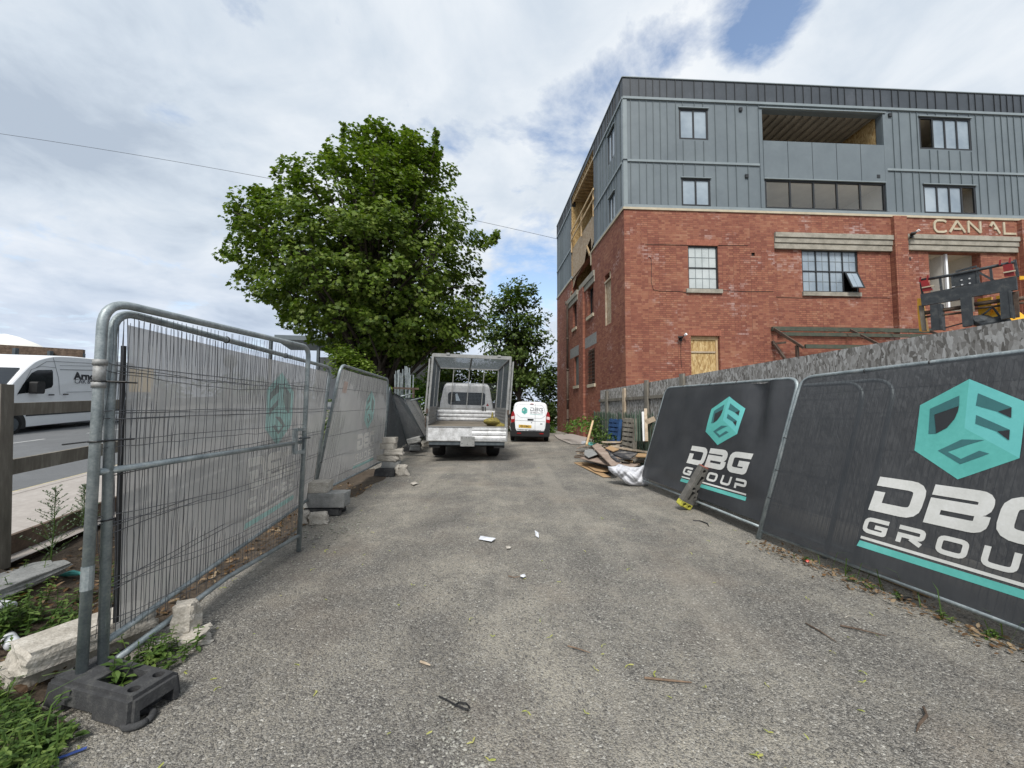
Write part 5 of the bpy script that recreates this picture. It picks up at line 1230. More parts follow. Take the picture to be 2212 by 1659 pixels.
zg = .555
mb = TB_(); mb.box((0, Lb_/2, zd-.03), (2*hw-.06, Lb_-.02, .06)); mb.build('load_deck', 'deck', TR)
mb = TB_()
for s in (-1, 1):
    mb.box((s*(hw-.02), Lb_/2, (zd+zs)/2+.001), (.035, Lb_-.02, zs-zd))
    for k in range(4): mb.box((s*(hw-.045), Lb_/2, zd+.06+k*.105), (.02, Lb_-.06, .045))
mb.build('side_board', 'alu_dull', TR)
mb = TB_(); mb.box((0, Lb_-.02, (zd+1.34)/2), (2*hw-.09, .03, 1.34-zd))
for k in range(3): mb.add([(x, Lb_-.037-d, zd+.02+k*.125+z) for x in (-hw+.07, hw-.07) for d, z in ((0, 0), (.035, .02), (.035, .07), (0, .115))], [(0, 1, 5, 4), (1, 2, 6, 5), (2, 3, 7, 6)])
mb.build('headboard', 'alu', TR)
# tailgate with pressed ribs on the right half
mb = TB_(); mb.box((0, -.02, (zd+zg)/2-.005), (2*hw-.02, .035, zd-zg))
for k in range(3): mb.add([(x, -.038-d, zg+.03+k*.125+z) for x in (.12, hw-.05) for d, z in ((0, 0), (.018, .02), (.018, .075), (0, .11))], [(0, 1, 5, 4), (1, 2, 6, 5), (2, 3, 7, 6)])
tgate = mb.build('tailgate', 'alu', TR)
mb = TB_(); mb.box((0, -.045, zd-.012), (2*hw-.02, .03, .022)); mb.box((0, -.045, zg+.008), (2*hw-.02, .03, .018)); mb.box((-hw+.02, -.045, (zd+zg)/2), (.03, .03, zd-zg-.05)); mb.box((hw-.02, -.045, (zd+zg)/2), (.03, .03, zd-zg-.05)); mb.build('tailgate_edge', 'alu_dull', tgate)
mb = TB_(); mb.box((.005, -.072, .555), (.37, .012, .26)); pl = mb.build('tow_plate', 'alu_dull', tgate)
mb = TB_()
for x, z in ((-.14, .64), (-.03, .65), (.04, .65), (.15, .62), (-.14, .50), (.15, .47), (.0, .48)): mb.tube([(x, -.079, z), (x, -.083, z)], .011, 8)
mb.build('bolts', 'black', pl)
mb = TB_(); mb.box((0, .0, zg-.06), (2*hw-.16, .06, .085)); mb.build('underrun_bar', 'galvdark', TR)
mb = TB_()
for s in (-.38, .38): mb.box((s, 2.6, .62), (.09, 5.2, .16))
mb.box((0, 1.35, .42), (1.5, .10, .10)); mb.box((0, 2.9, .58), (1.7, 3.9, .5)); mb.box((0, 4.6, .42), (1.5, 1.6, .4)); mb.box((0, .9, .7), (1.9, .08, .1)); mb.lump((0, 1.35, .40), (.16, .16, .15), 2, 2, .02)  # axle bars, plus broad boxes added to keep light out from underneath
mb.build('chassis', 'black', TR)
for s in (-1, 1): wheel(TR, (s*.80, 1.38, .34), .34, .37, (1, 0, 0), 'black')
for s in (-1, 1): wheel(TR, (s*.86, 4.55, .34), .34, .22, (1, 0, 0), 'black')
for s in (-1, 1):
    mb = TB_(); mb.box((s*.80, 1.75, .35), (.36, .012, .4)); mb.build('mudflap', 'black', TR)
for s in (-1, 1):
    mb = TB_(); mb.box((s*.86, .045, zg-.13), (.28, .06, .10)); mb.build('tail_light', 'black', TR)
# cage
sk = .075      # the cage leans to the right at the top
def cg(x, y, z): return (x+sk*(z-zs)/(zt-zs), y, z)
mb = TB_()
for x in (-hw+.03, hw-.03):
    for y in (0.03, Lb_-.03): mb.beam(cg(x, y, zd-.0), cg(x, y, zt), .055, .055, up=(0, 1, 0))
    mb.beam(cg(x, 0, zt), cg(x, Lb_, zt-.02), .05, .05); mb.beam(cg(x, 0, zs+.02), cg(x, Lb_, zs+.02), .05, .06)
    for y in (Lb_*.5,): mb.beam(cg(x, y, zs), cg(x, y, zt), .035, .035, up=(0, 1, 0))
for y in (.03, Lb_-.03): mb.beam(cg(-hw+.03, y, zt), cg(hw-.03, y, zt-.01), .06, .09)
mb.beam(cg(0, 0, zt+.0), cg(0, Lb_, zt), .04, .04)
for x in (-.55, .0, .52): mb.beam(cg(x, Lb_-.03, 1.36), cg(x, Lb_-.03, zt), .03, .025, up=(0, 1, 0))
mb.beam(cg(-hw+.05, Lb_-.03, 1.39), cg(hw-.05, Lb_-.03, 1.39), .03, .04)
mb.box(cg(.05, -.03, zt-.02), (.18, .04, .07)); mb.box(cg(-.65, -.0, zt+.04), (.09, .05, .05)); mb.box(cg(.72, -.0, zt+.03), (.09, .05, .05))
CG = mb.build('cage_frame', 'alu_dull', TR)
mb = TB_(); w_ = .0035
def grid(f, na, nb):
    for i in range(na+1): mb.beam(f(i/na, 0), f(i/na, 1), w_, w_, up=(.3, .5, .7))
    for i in range(nb+1): mb.beam(f(0, i/nb), f(1, i/nb), w_, w_, up=(.3, .5, .7))
for s in (-1, 1): grid(lambda u, v: cg(s*(hw-.03), .05+u*(Lb_-.1), zs+.04+v*(zt-zs-.06)), 64, 28)
grid(lambda u, v: cg(-hw+.05+u*(2*hw-.1), Lb_-.02, 1.40+v*.90), 42, 18)
grid(lambda u, v: cg(-hw+.05+u*(2*hw-.1), .05+v*(Lb_-.1), zt-.02), 42, 64)
mb.build('cage_mesh', 'galvdark', CG)
for s in (-1, 1):      # rear doors folded right round along the sides
    mb = TB_(); xo = s*(hw+.03)
    def dr(y, z): return cg(xo+s*.035*(y/.5+.4), y, z)
    ys_ = (-.05, .85)
    for y in ys_: mb.beam(dr(y, 1.30), dr(y, zt-.12), .035, .035, up=(0, 1, 0))
    for z in (1.32, 2.0, zt-.13): mb.beam(dr(ys_[0], z), dr(ys_[1], z), .03, .035)
    for i in range(1, 17): y = ys_[0]+i*.053; mb.beam(dr(y, 1.32), dr(y, zt-.13), w_, w_, up=(.1, 1, .1))
    for i in range(1, 27): z = 1.32+i*.053; mb.beam(dr(ys_[0], z), dr(ys_[1], z), w_, w_)
    mb.build('cage_door', 'alu_dull', TR)
for s in (-1, 1):
    mb = TB_(); mb.tube([(s*(hw+.01), -.03, zd-.05), (s*(hw+.03), -.06, zd+.05), (s*(hw+.02), -.06, 1.2)], .016, 6); mb.box((s*(hw+.01), -.03, 1.34), (.07, .07, .12)); mb.build('latch', 'rust', TR)
# cab
def lathebox(rings, mbx):   # rings: list of lists of points, joined
    n = len(rings[0]); vs = [p for r_ in rings for p in r_]
    fs = [(i*n+k, i*n+(k+1) % n, (i+1)*n+(k+1) % n, (i+1)*n+k) for i in range(len(rings)-1) for k in range(n)]
    fs += [tuple(range(n))[::-1], tuple((len(rings)-1)*n+k for k in range(n))]
    mbx.add(vs, fs)
def section(y, wb, wt, z0, z1, rr=.14, zm=None):
    zm = zm or z0+(z1-z0)*.45
    pts = [(-wb, z0), (-wb*1.0, zm), (-wt, z1), (wt, z1), (wb, zm), (wb, z0)]
    P = rounded([V((a, 0, b)) for a, b in pts+[pts[0]]], [0, .25, rr, rr, .25, 0], 5)[:-1]
    return [(p.x, y, p.z) for p in P]
mb = TB_(); y0 = Lb_+.12
lathebox([section(y0, .93, .76, .75, 2.20), section(y0+.05, .96, .79, .70, 2.27), section(y0+.6, .98, .80, .60, 2.33), section(y0+1.1, .98, .76, .55, 2.27), section(y0+1.75, .97, .66, .5, 1.45, .2, 1.15), section(y0+2.35, .93, .60, .5, 1.18, .15, .95), section(y0+2.5, .85, .5, .55, 1.05, .1, .85)], mb)
cab = mb.build('cab', 'white_dirty', TR, smooth=False)
def rrect(x0, x1, z0, z1, r_, n=5): return [(p.x, p.z) for p in rounded([V(((x0+x1)/2, 0, z0)), V((x1, 0, z0)), V((x1, 0, z1)), V((x0, 0, z1)), V((x0, 0, z0)), V(((x0+x1)/2, 0, z0))], r_, n)[:-1]]
mb = TB_(); mb.prism([(a, y0-.004-(0.0), b) for a, b in rrect(-.66, .66, 1.52, 1.97, .11)], (0, .03, 0)); cw_ = mb.build('rear_window', 'carglass', cab)
mb = TB_(); mb.prism([(a, y0-.007, b) for a, b in rrect(-.62, -.40, 1.62, 1.90, .09)], (0, .002, 0)); mb.build('headrest', 'black', cw_)
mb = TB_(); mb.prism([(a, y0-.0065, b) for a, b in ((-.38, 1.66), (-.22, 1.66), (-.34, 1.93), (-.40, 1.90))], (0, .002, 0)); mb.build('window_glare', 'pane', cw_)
for s in (-1, 1):
    mb = TB_(); mb.box((s*1.10, y0+1.15, 1.50), (.16, .07, .28)); mb.beam((s*.93, y0+1.15, 1.42), (s*1.05, y0+1.15, 1.42), .04, .04); mb.build('wing_mirror', 'black', cab)
mb = TB_(); mb.prism([(.70, y0-.006, 1.50), (.80, y0-.006, 1.50), (.75, y0-.006, 1.60)], (0, .003, 0)); mb.build('warning_triangle', 'red', cab)
mb = TB_(); 
for x in (.56, .61, .67): mb.box((x, Lb_-.05, 1.39), (.03, .02, .16))
mb.build('straps', 'black', TR)
tag(sack_ := (lambda: (lambda m_: (m_.lump((0, 0, .07), (.24, .20, .10), 4, 3, .7), m_.lump((-.10, .05, .12), (.12, .12, .13), 6, 3, .8), m_.lump((-.12, .0, .22), (.04, .05, .16), 9, 3, .6), m_.build('crumpled_sack', 'yellow_bag', loc=tuple(WM[TR.name] @ V((.80, .28, zd)))))[-1])(MB(WM[TR.name] @ MX.Translation(V((.80, .28, zd))))))(), 'crumpled dirty yellow sack on the right corner of the truck deck', 'sack')

# ---------------------------------------------------------------- small white van, seen from behind
VN = thing('small_van', 'small white van with a teal cube logo and yellow number plate, parked nose away', 'van', (.82, 17.3, gz(.8, 17.3)), (0, R(.8), R(0)))
def VB(): return MB(WM[VN.name])
def vsec(y, w, zt_, z0=.28, top=.66, off=0):
    k = w; pts = [(-k*.96, z0), (-k, .55), (-k*.985, .95), (-k*.90, 1.30), (-k*top*1.02, zt_-.04), (-k*.45, zt_), (k*.45, zt_), (k*top*1.02, zt_-.04), (k*.90, 1.30), (k*.985, .95), (k, .55), (k*.96, z0)]
    P = rounded([V((a, 0, b)) for a, b in pts+[pts[0]]], [0, .2, .3, .3, .18, .2, .2, .18, .3, .3, .2, 0], 4)[:-1]
    return [(p.x, y+(p.z-.3)*off, p.z) for p in P]
mb = VB(); lathebox([vsec(.0, .83, 1.70, .34, .74, .03), vsec(.03, .87, 1.77, .30, .78, .03), vsec(.12, .885, 1.80, .28, .80, .02), vsec(1.5, .90, 1.83), vsec(2.5, .89, 1.81), vsec(2.95, .88, 1.70), vsec(3.5, .86, 1.12, top=.8), vsec(4.1, .80, .95, top=.75), vsec(4.2, .7, .8, top=.7)], mb)
vb = mb.build('body', 'white_paint', VN, smooth=True)
def ry(z, o=.004): return (z-.3)*.03-o
def vpoly(nm, pts, mat, o=.004, th=.002, par=None):
    mb = VB(); mb.prism([(a, ry(b, o), b) for a, b in pts], (0, -th, 0)); return mb.build(nm, mat, par or vb)
# lower dark bumper, wrapping the corners
mb = VB(); lathebox([[(x, y-.02, z) for x, y, z in s_] for s_ in []] or [[(x*1.02, -.04, z) for x, z in ((-.84, .26), (-.84, .50), (.84, .50), (.84, .26))], [(x*1.02, .30, z) for x, z in ((-.88, .24), (-.88, .52), (.88, .52), (.88, .24))]], mb)
mb.build('bumper', 'black', VN)
for s in (-1, 1):
    mb = VB(); mb.prism([(s*x, .0+ry(z, .006), z) for x, z in ((.845, .48), (.60, .48), (.665, .62), (.70, .98), (.845, .95), (.90, .7))], (0, .05, 0)); mb.build('corner_trim', 'black', vb)
    mb = VB(); mb.prism([(s*x, ry(z, .012), z) for x, z in ((.69, .90), (.865, .86), (.88, 1.10), (.83, 1.33), (.76, 1.38), (.70, 1.22))], (0, .10, 0)); tl = mb.build('tail_light', 'red', vb)
    mb = VB(); mb.prism([(s*x, ry(z, .017), z) for x, z in ((.72, 1.03), (.86, 1.01), (.86, 1.13), (.72, 1.16))], (0, .02, 0)); mb.build('lens', 'white_lens', tl)
    mb = VB(); mb.box((s*.50, -.058, .395), (.17, .012, .05)); mb.build('reflector', 'red', VN)
# doors: seam, handle, recess, swage
mb = VB(); mb.prism([(.205, ry(.5), .52), (.215, ry(.5), .52), (.215, ry(1.7), 1.72), (.205, ry(1.7), 1.72)], (0, -.003, 0)); mb.build('door_seam', 'ink_grey', vb)
def outline(pts, w, nm, mat='clad_trim', o=.003):
    mb = VB()
    for q in stroke(pts, w): mb.prism([(p.x, ry(p.y, o), p.y) for p in q], (0, -.003, 0))
    return mb.build(nm, mat, vb)
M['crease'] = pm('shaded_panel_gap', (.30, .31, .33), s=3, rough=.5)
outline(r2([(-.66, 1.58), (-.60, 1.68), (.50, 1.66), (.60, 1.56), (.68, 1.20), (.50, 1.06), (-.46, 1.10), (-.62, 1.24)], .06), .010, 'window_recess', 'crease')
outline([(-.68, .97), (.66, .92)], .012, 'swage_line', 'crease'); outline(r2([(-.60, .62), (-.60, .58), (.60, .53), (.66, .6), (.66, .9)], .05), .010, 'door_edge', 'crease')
vpoly('door_handle', [(-.13, .99), (.14, .98), (.14, 1.035), (-.13, 1.045)], 'black', .004, .03); vpoly('keyhole', [(.03, .85), (.08, .85), (.08, .89), (.03, .89)], 'ink_grey')
vpoly('door_catch', [(.44, .80), (.54, .80), (.54, .84), (.44, .84)], 'ink_grey'); vpoly('brake_light', [(-.02, 1.70), (.14, 1.70), (.14, 1.73), (-.02, 1.73)], 'red', .012, .01)
pl = vpoly('number_plate', [(-.52, .645), (.05, .625), (.05, .755), (-.52, .775)], 'plate_yellow', .004, .006)
mb = textmb('VJ3 DBG', (0, 0, 0), (1, -0, -.03), (0, .03, 1), .135, .001, 1.0, .004); WMv = WM[VN.name]
def placetext(txt, x, z, size, mat, nm, par, o=.013, sx=1.0, bold=.002, slope=-.03):
    org = WMv @ V((x, ry(z, o), z)); ux = WMv.to_3x3() @ V((1, 0, slope)); uz = WMv.to_3x3() @ V((0, .03, 1))
    return textmb(txt, org, ux, uz, size, .0008, sx, bold).build(nm, mat, par)
placetext('VJ3 DBG', -.46, .672, .11, 'ink', 'plate_text', pl, sx=1.05, bold=.003)
placetext('01302 611 627  admin@dbg.org.uk', -.57, .535, .072, 'ink_grey', 'lettering', vb, o=.008, slope=-.04, sx=1.02)
def vlogo(cx, cz, k, kx=1.0):
    def T(a, b): x = cx+(a-1.65)*k*kx; z = cz+(b-1.355)*k-.03*(x-cx); return (x, z)
    for nm, polys, mat, lay in (('emblem', [HL, HR, HB], 'teal', .005), ('emblem_shading', ART_D, 'teal_dark', .0065), ('emblem_opening', ART_K, 'white_print', .008)):
        mb = VB()
        for q in polys:
            for t3 in (tri2(q) if len(q) > 4 else [q]): mb.poly([(T(a, b)[0], ry(T(a, b)[1], lay), T(a, b)[1]) for a, b in t3])
        mb.build(nm, mat, vb)
vlogo(-.27, 1.40, .42)
mb = VB(); 
for q in word('DBG', -.02, .55, 1.40, 1.55, .026, .035, .06)+word('GROUP', -.02, .56, 1.29, 1.36, .012, .035, .06): mb.prism([(a, ry(b-.03*a, .005), b-.03*a) for a, b in q], (0, -.0015, 0))
mb.build('lettering', 'ink_grey', vb)
mb = VB(); mb.prism([(a, ry(b, .005), b) for a, b in ((-.03, 1.245), (.56, 1.222), (.56, 1.235), (-.03, 1.258))], (0, -.0015, 0)); mb.build('underline', 'teal', vb)
for s in (-1, 1):
    wheel(VN, (s*.78, .72, .30), .30, .20, (1, 0, 0)); wheel(VN, (s*.78, 3.35, .30), .30, .20, (1, 0, 0))
    mb = VB(); mb.box((s*.99, 2.75, 1.05), (.18, .10, .18)); mb.build('wing_mirror', 'black', VN)
mb = VB(); mb.box((0, 2.0, .27), (1.5, 3.4, .16)); mb.build('underbody', 'black', VN)
# ghost marks on the van's left flank
mb = VB()
for q in word('DBG', .5, 1.5, 1.05, 1.25, .05, .05, .0): mb.prism([(-.905+(b-.95)*.23, a, b) for a, b in q], (-.002, 0, 0))
mb.build('side_lettering', 'teal', vb)

# ---------------------------------------------------------------- large white van on the road
vd = V((-.27, 1, .0385)).normalized(); up_ = V((0, 0, 1)); sn = vd.cross(V((0, 0, 1))).normalized()     # sn points to the yard
if sn.x < 0: sn = -sn
W0 = atY(24, 918, 11.6)           # front wheel centre on the near side
BV = thing('large_van', 'large white panel van with black lettering driving past beyond the timber rail', 'van', (W0.x, W0.y, W0.z-.35), (0, 0, 0))
def BS(px, py):
    p = onplane(px, py, W0, sn)-W0; return p.dot(vd), (p-vd*p.dot(vd)).z
def BP_(u, z, o=0.): return W0+vd*u+V((0, 0, z))+sn*o
zroof = BS(150, 770)[1]
prof = [(-1.12, -.15), (-1.14, .35), (-1.05, .62), (-.55, .86), (-.30, .98), (.42, zroof-.50), (.75, zroof-.22), (1.35, zroof-.02), (2.2, zroof+.03), (5.3, zroof+.03), (5.55, zroof-.1), (5.62, .2), (5.62, -.08), (0, -.12)]
PR = rounded([V((u, 0, z)) for u, z in prof], [0, .2, .15, .15, .1, .2, .3, .5, .5, .25, .3, .1, 0, 0], 3)
cen = V((2.2, 0, .9)); Wd = 2.0
rings = []
for (f, o) in ((.975, .0), (.993, -.03), (1, -.09), (1, -Wd+.09), (.993, -Wd+.03), (.975, -Wd)):
    rg_ = []
    for p in PR:
        q = cen+(p-cen)*1.0; ins = .12*max(0, (p.z-.75)/(zroof-.75))
        oo = o-ins if o > -Wd/2 else o+ins
        q = V((cen.x+(p.x-cen.x)*f, 0, cen.z+(p.z-cen.z)*f)); rg_.append(BP_(q.x, q.z, oo))
    rings.append(rg_)
mb = MB(); lathebox(rings[1:-1], mb)
for rg_, e in ((rings[1], rings[0]), (rings[-2], rings[-1])):
    n = len(rg_); o_ = len(mb.v); mb.v += [tuple(p) for p in rg_+e]
    for k in range(n): mb.f.append([o_+k, o_+(k+1) % n, o_+n+(k+1) % n, o_+n+k]); mb.mi.append(0); mb.uv.append([(0, 0)]*4)
    t3 = tessellate_polygon([[V((p.x, 0, p.z)) for p in PR]])
    for t_ in t3: mb.f.append([o_+n+i for i in t_]); mb.mi.append(0); mb.uv.append([(0, 0)]*3)
bvb = mb.build('body', 'white_paint', BV, smooth=False)
def side_o(z): return -.12*max(0, (z-.75)/(zroof-.75))
def bpoly(nm, px, mat, o=.006, th=.004, par=None, raw=False):
    pts = px if raw else [BS(x, y) for x, y in px]; mb = MB(); mb.prism([BP_(u, z, side_o(z)+o) for u, z in pts], sn*th); return mb.build(nm, mat, par or bvb)
Z8 = lambda x, y: ((x*.2713)/1.8228, (1300+y*.2713)/1.8228)
bpoly('side_window', [Z8(*p) for p in ((240, 928), (330, 790), (470, 620), (560, 578), (770, 572), (782, 600), (770, 790), (745, 830), (530, 890), (420, 905))], 'carglass')
a = [Z8(*p) for p in ((390, 1185), (1340, 1118), (1345, 1200), (410, 1272))]
u0, z0 = BS(*a[0]); u1, z1_ = BS(*a[1]); bpoly('rubbing_strip', [(u0-.05, -.05+z0-.09), (5.4, z0-.14), (5.4, z0+.08), (u0-.05, z0+.08)], 'frame_strip' if 'frame_strip' in M else 'frame', raw=True)
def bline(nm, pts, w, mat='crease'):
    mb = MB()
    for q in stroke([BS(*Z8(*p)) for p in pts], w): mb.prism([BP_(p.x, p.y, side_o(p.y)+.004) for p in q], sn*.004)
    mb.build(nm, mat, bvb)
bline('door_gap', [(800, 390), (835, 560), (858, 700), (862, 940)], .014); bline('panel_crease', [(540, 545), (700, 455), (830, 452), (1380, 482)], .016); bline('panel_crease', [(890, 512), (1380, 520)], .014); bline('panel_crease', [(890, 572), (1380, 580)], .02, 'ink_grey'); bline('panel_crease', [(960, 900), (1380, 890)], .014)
bline('door_gap', [(240, 945), (300, 860), (470, 570), (620, 520), (780, 540), (830, 545)], .012)
mb = MB(); q = Z8(450, 830); u, z = BS(*q); mb.prism([BP_(u+a_, z+b_, .02) for a_, b_ in rrect(-.14, .14, -.20, .19, .07)], sn*.20); mb.beam(BP_(u-.1, z-.12, -.05), BP_(u, z-.1, .1), .06, .06); mb.build('wing_mirror', 'black', BV)
for p in ((730, 938), (940, 930)):
    u, z = BS(*Z8(*p)); mb = MB(); mb.prism([BP_(u+a_, z+b_, side_o(z)+.005) for a_, b_ in rrect(-.09, .09, -.02, .02, .015)], sn*.03); mb.build('door_handle', 'black', bvb)
for u in (0.0, 3.75):
    mb = MB(); mb.prism([BP_(u+.45*math.cos(k), -.02+.45*math.sin(k), .003) for k in [i*math.pi/14 for i in range(15)]]+[BP_(u-.45, -.15, .003), BP_(u+.45, -.15, .003)], sn*.006); mb.build('wheel_arch', 'black', bvb)
    for o in (-.12, -Wd+.12):
        c = BP_(u, 0, o); mb = MB(); mb.tube([c-sn*.12, c-sn*.1, c+sn*.1, c+sn*.14], [.30, .34, .34, .30], 28); ty = mb.build('wheel', 'tyre', BV)
        mb = MB(); mb.tube([c-sn*.13, c+sn*.145], .20, 20); mb.build('rim', 'galvdark', ty)
mb = MB(); c_ = [BP_(-.25, 1.02, -.25), BP_(.40, zroof-.52, -.33), BP_(.40, zroof-.52, -Wd+.33), BP_(-.25, 1.02, -Wd+.25)]
off_ = (c_[1]-c_[0]).cross(c_[2]-c_[0]).normalized(); off_ = off_ if off_.y < 0 else -off_
mb.prism([p+off_*.02 for p in [BP_(-.28, 1.00, -.10), BP_(.42, zroof-.50, -.20), BP_(.42, zroof-.50, -Wd+.20), BP_(-.28, 1.00, -Wd+.10)]], off_*.01); mb.build('windscreen', 'carglass', bvb)
u, z = BS(*Z8(1085, 710)); 
textmb('Arnold', BP_(u, z-.0, side_o(z)+.008), vd, (up_-sn*.075), .36, .002, 1.25, .014).build('lettering', 'ink', bvb)
u, z = BS(*Z8(1085, 772)); textmb('CAR & VAN RENTAL', BP_(u, z, side_o(z)+.008), vd, (up_-sn*.075), .23, .002, 1.1, .0).build('lettering', 'ink_grey', bvb)
mb = MB(); mb.box(tuple(BP_(2.3, -.22, -Wd/2)), (1.2, 1.2, .05)); mb.build('underbody', 'black', BV)
# ---------------------------------------------------------------- timber rail along the pavement
def fpt(y, z): return V((xfence(y), y, z))
TF = thing('timber_fence', 'weathered grey post and rail fence between the verge and the pavement', 'fence', (xfence(2.9), 2.9, .37))
zf = lambda y: .37+.0385*(y-2.9)
for k, y in enumerate((2.9-1.9, 2.9, 4.75, 6.6, 8.5, 10.4)):
    mb = MB(); mb.beam(fpt(y, zf(y)-.1)+V((.03, 0, 0)), fpt(y, zf(y)+1.27)+V((-.05, 0, 0)), .10, .10, up=(-.27, 1, 0)); mb.build('post', 'timber_grey', TF)
for h, w, nm, up in ((1.075, .10, 'rail', .5), (.62, .12, 'rail', .5), (-.05, .26, 'gravel_board', 0)):
    for (ya, yb) in ((.4, 2.9), (2.9, 6.6), (6.6, 10.4)):
        mb = MB(); mb.beam(fpt(ya, zf(ya)+h)+V((-.085, 0, 0)), fpt(yb, zf(yb)+h)+V((-.085, 0, 0)), .035, w); mb.build(nm, 'timber_grey' if h > 0 else 'board_brown', TF)
# paving edge and scraps on the verge
slab('kerb_stone', 'old flat grey kerb stone half buried in the verge leaves', (-3.42, 2.55, gz(-3.42, 2.55)-.02), (.9, .30, .08), R(100), 'concrete_grey', 51, .03)
def leaf_items(n, reg, seed, smin, smax, lay=.5, up=0., shape='leaf'):
    r_ = random.Random(seed); mb = MB(); k = 0
    while k < n:
        p = reg(r_)
        if p is None: continue
        x, y, z = p; s = r_.uniform(smin, smax); a = r_.uniform(0, 6.28); ti = r_.gauss(0, lay); t2 = r_.gauss(0, lay)
        m_ = MX.Translation((x, y, z)) @ Euler((ti, t2, a)).to_matrix().to_4x4()
        if shape == 'leaf': P = [(0, 0, 0), (.35, .28, .06), (.8, .22, .1), (1.15, 0, .02), (.8, -.22, .1), (.35, -.28, .06)]
        else: P = [(0, 0, 0), (.5, .05, .0), (1, 0, 0), (.5, -.05, 0)]
        mb.add([m_ @ V((a_*s, b_*s, c_*s)) for a_, b_, c_ in P], [tuple(range(len(P)))]); k += 1
    return mb
def reg_leaf(r_):
    y = 1.2+r_.random()**1.3*6; t = r_.random(); x = xfence(y)+.2+t*(-2.45-xfence(y)-.2)
    return x, y, gz(x, y)+.03+r_.random()*.02
tag(leaf_items(2600, reg_leaf, 5, .02, .065, .35).build('leaf_litter', 'litter'), 'brown fallen leaves over the verge behind the gate', kind='stuff')
def sprig(mb, c, h, n, s, r_, lean=.2, droop=.7, stemmb=None):
    """a nettle-like stem with pairs of leaves"""
    dx, dy = r_.gauss(0, lean), r_.gauss(0, lean)
    if stemmb is not None: stemmb.tube([c, (c[0]+dx*h*.5, c[1]+dy*h*.5, c[2]+h*.55), (c[0]+dx*h, c[1]+dy*h, c[2]+h)], .0022, 3, False)
    for i in range(n):
        t = (i+1)/n; x, y, z = c[0]+dx*h*t, c[1]+dy*h*t, c[2]+h*t; a = r_.uniform(0, 6.28)
        for q in (0, math.pi):
            aa = a+q+r_.gauss(0, .2); ss = s*(1.15-.55*t)*r_.uniform(.8, 1.2); el = .35-droop*r_.random()
            m_ = MX.Translation((x, y, z)) @ Euler((0, -el, aa)).to_matrix().to_4x4()
            P = [(0, 0, 0), (.25, .20, .05), (.6, .24, .05), (1.0, 0, -.10), (.6, -.24, .05), (.25, -.20, .05)]
            mb.add([m_ @ V((p[0]*ss, p[1]*ss, p[2]*ss)) for p in P], [(0, 1, 2, 3), (0, 3, 4, 5)])
def weedbed(name, label, reg, n, hr, s, seed, kind='stuff', cat=None, mat='weed', grass=0):
    r_ = random.Random(seed); mb = MB(); st = MB()
    for _ in range(n):
        p = reg(r_); sprig(mb, p, r_.uniform(*hr), r_.randint(4, 7), s*r_.uniform(.7, 1.25), r_, stemmb=mb)
    for _ in range(grass):
        p = reg(r_); a = r_.uniform(0, 6.28); h = r_.uniform(.08, .26); k = r_.uniform(.3, 1.2)
        b1 = (p[0]+math.cos(a)*h*.35*k, p[1]+math.sin(a)*h*.35*k, p[2]+h*.75); b2 = (p[0]+math.cos(a)*h*1.0*k, p[1]+math.sin(a)*h*1.0*k, p[2]+h*(1.0-.25*k)); w = .004
        n_ = V((-math.sin(a), math.cos(a), 0))*w
        mb.add([V(p)-n_, V(p)+n_, V(b1)+n_*.8, V(b1)-n_*.8, V(b2)], [(0, 1, 2, 3), (3, 2, 4)])
    o = mb.build(name, mat); tag(o, label, cat, None, kind); return o
def rg1(r_):
    while True:
        x = r_.uniform(-3.1, -1.75); y = r_.uniform(1.4, 2.08)
        if y < 1.83-(x+1.95)*.31 and y > 1.45 and x < -1.83-(y-1.6)*.5: return x, y, gz(x, y)
weedbed('nettle_patch', 'green nettles and grass in the near left corner by the fence foot', rg1, 420, (.03, .13), .050, 61, grass=150)
def rgc(cx, cy, rx, ry_): return lambda r_: (lambda x, y: (x, y, gz(x, y)+.01))(cx+r_.gauss(0, rx), cy+r_.gauss(0, ry_))
weedbed('weed_clump', 'small green weed clump growing under the gate bottom rail', rgc(-2.03, 2.30, .07, .05), 26, (.05, .15), .045, 62, None, 'weeds')
weedbed('weed_clump', 'weed sprouting up through the square hole of the fence foot', rgc(-1.99, 2.02, .02, .02), 3, (.10, .2), .07, 63, None, 'weeds')
weedbed('weed_clump', 'leafy weeds behind the pale stone slabs on the verge', rgc(-2.95, 2.55, .16, .10), 60, (.06, .2), .05, 64, 'stuff', None)
weedbed('weed_clump', 'low weeds among dead leaves left of the gate post', rgc(-3.0, 3.1, .25, .25), 40, (.04, .14), .04, 65, 'stuff', None)
weedbed('weed_clump', 'weeds along the left edge of the picture above the slabs', rgc(-3.15, 2.30, .10, .12), 50, (.06, .2), .05, 66, 'stuff', None)
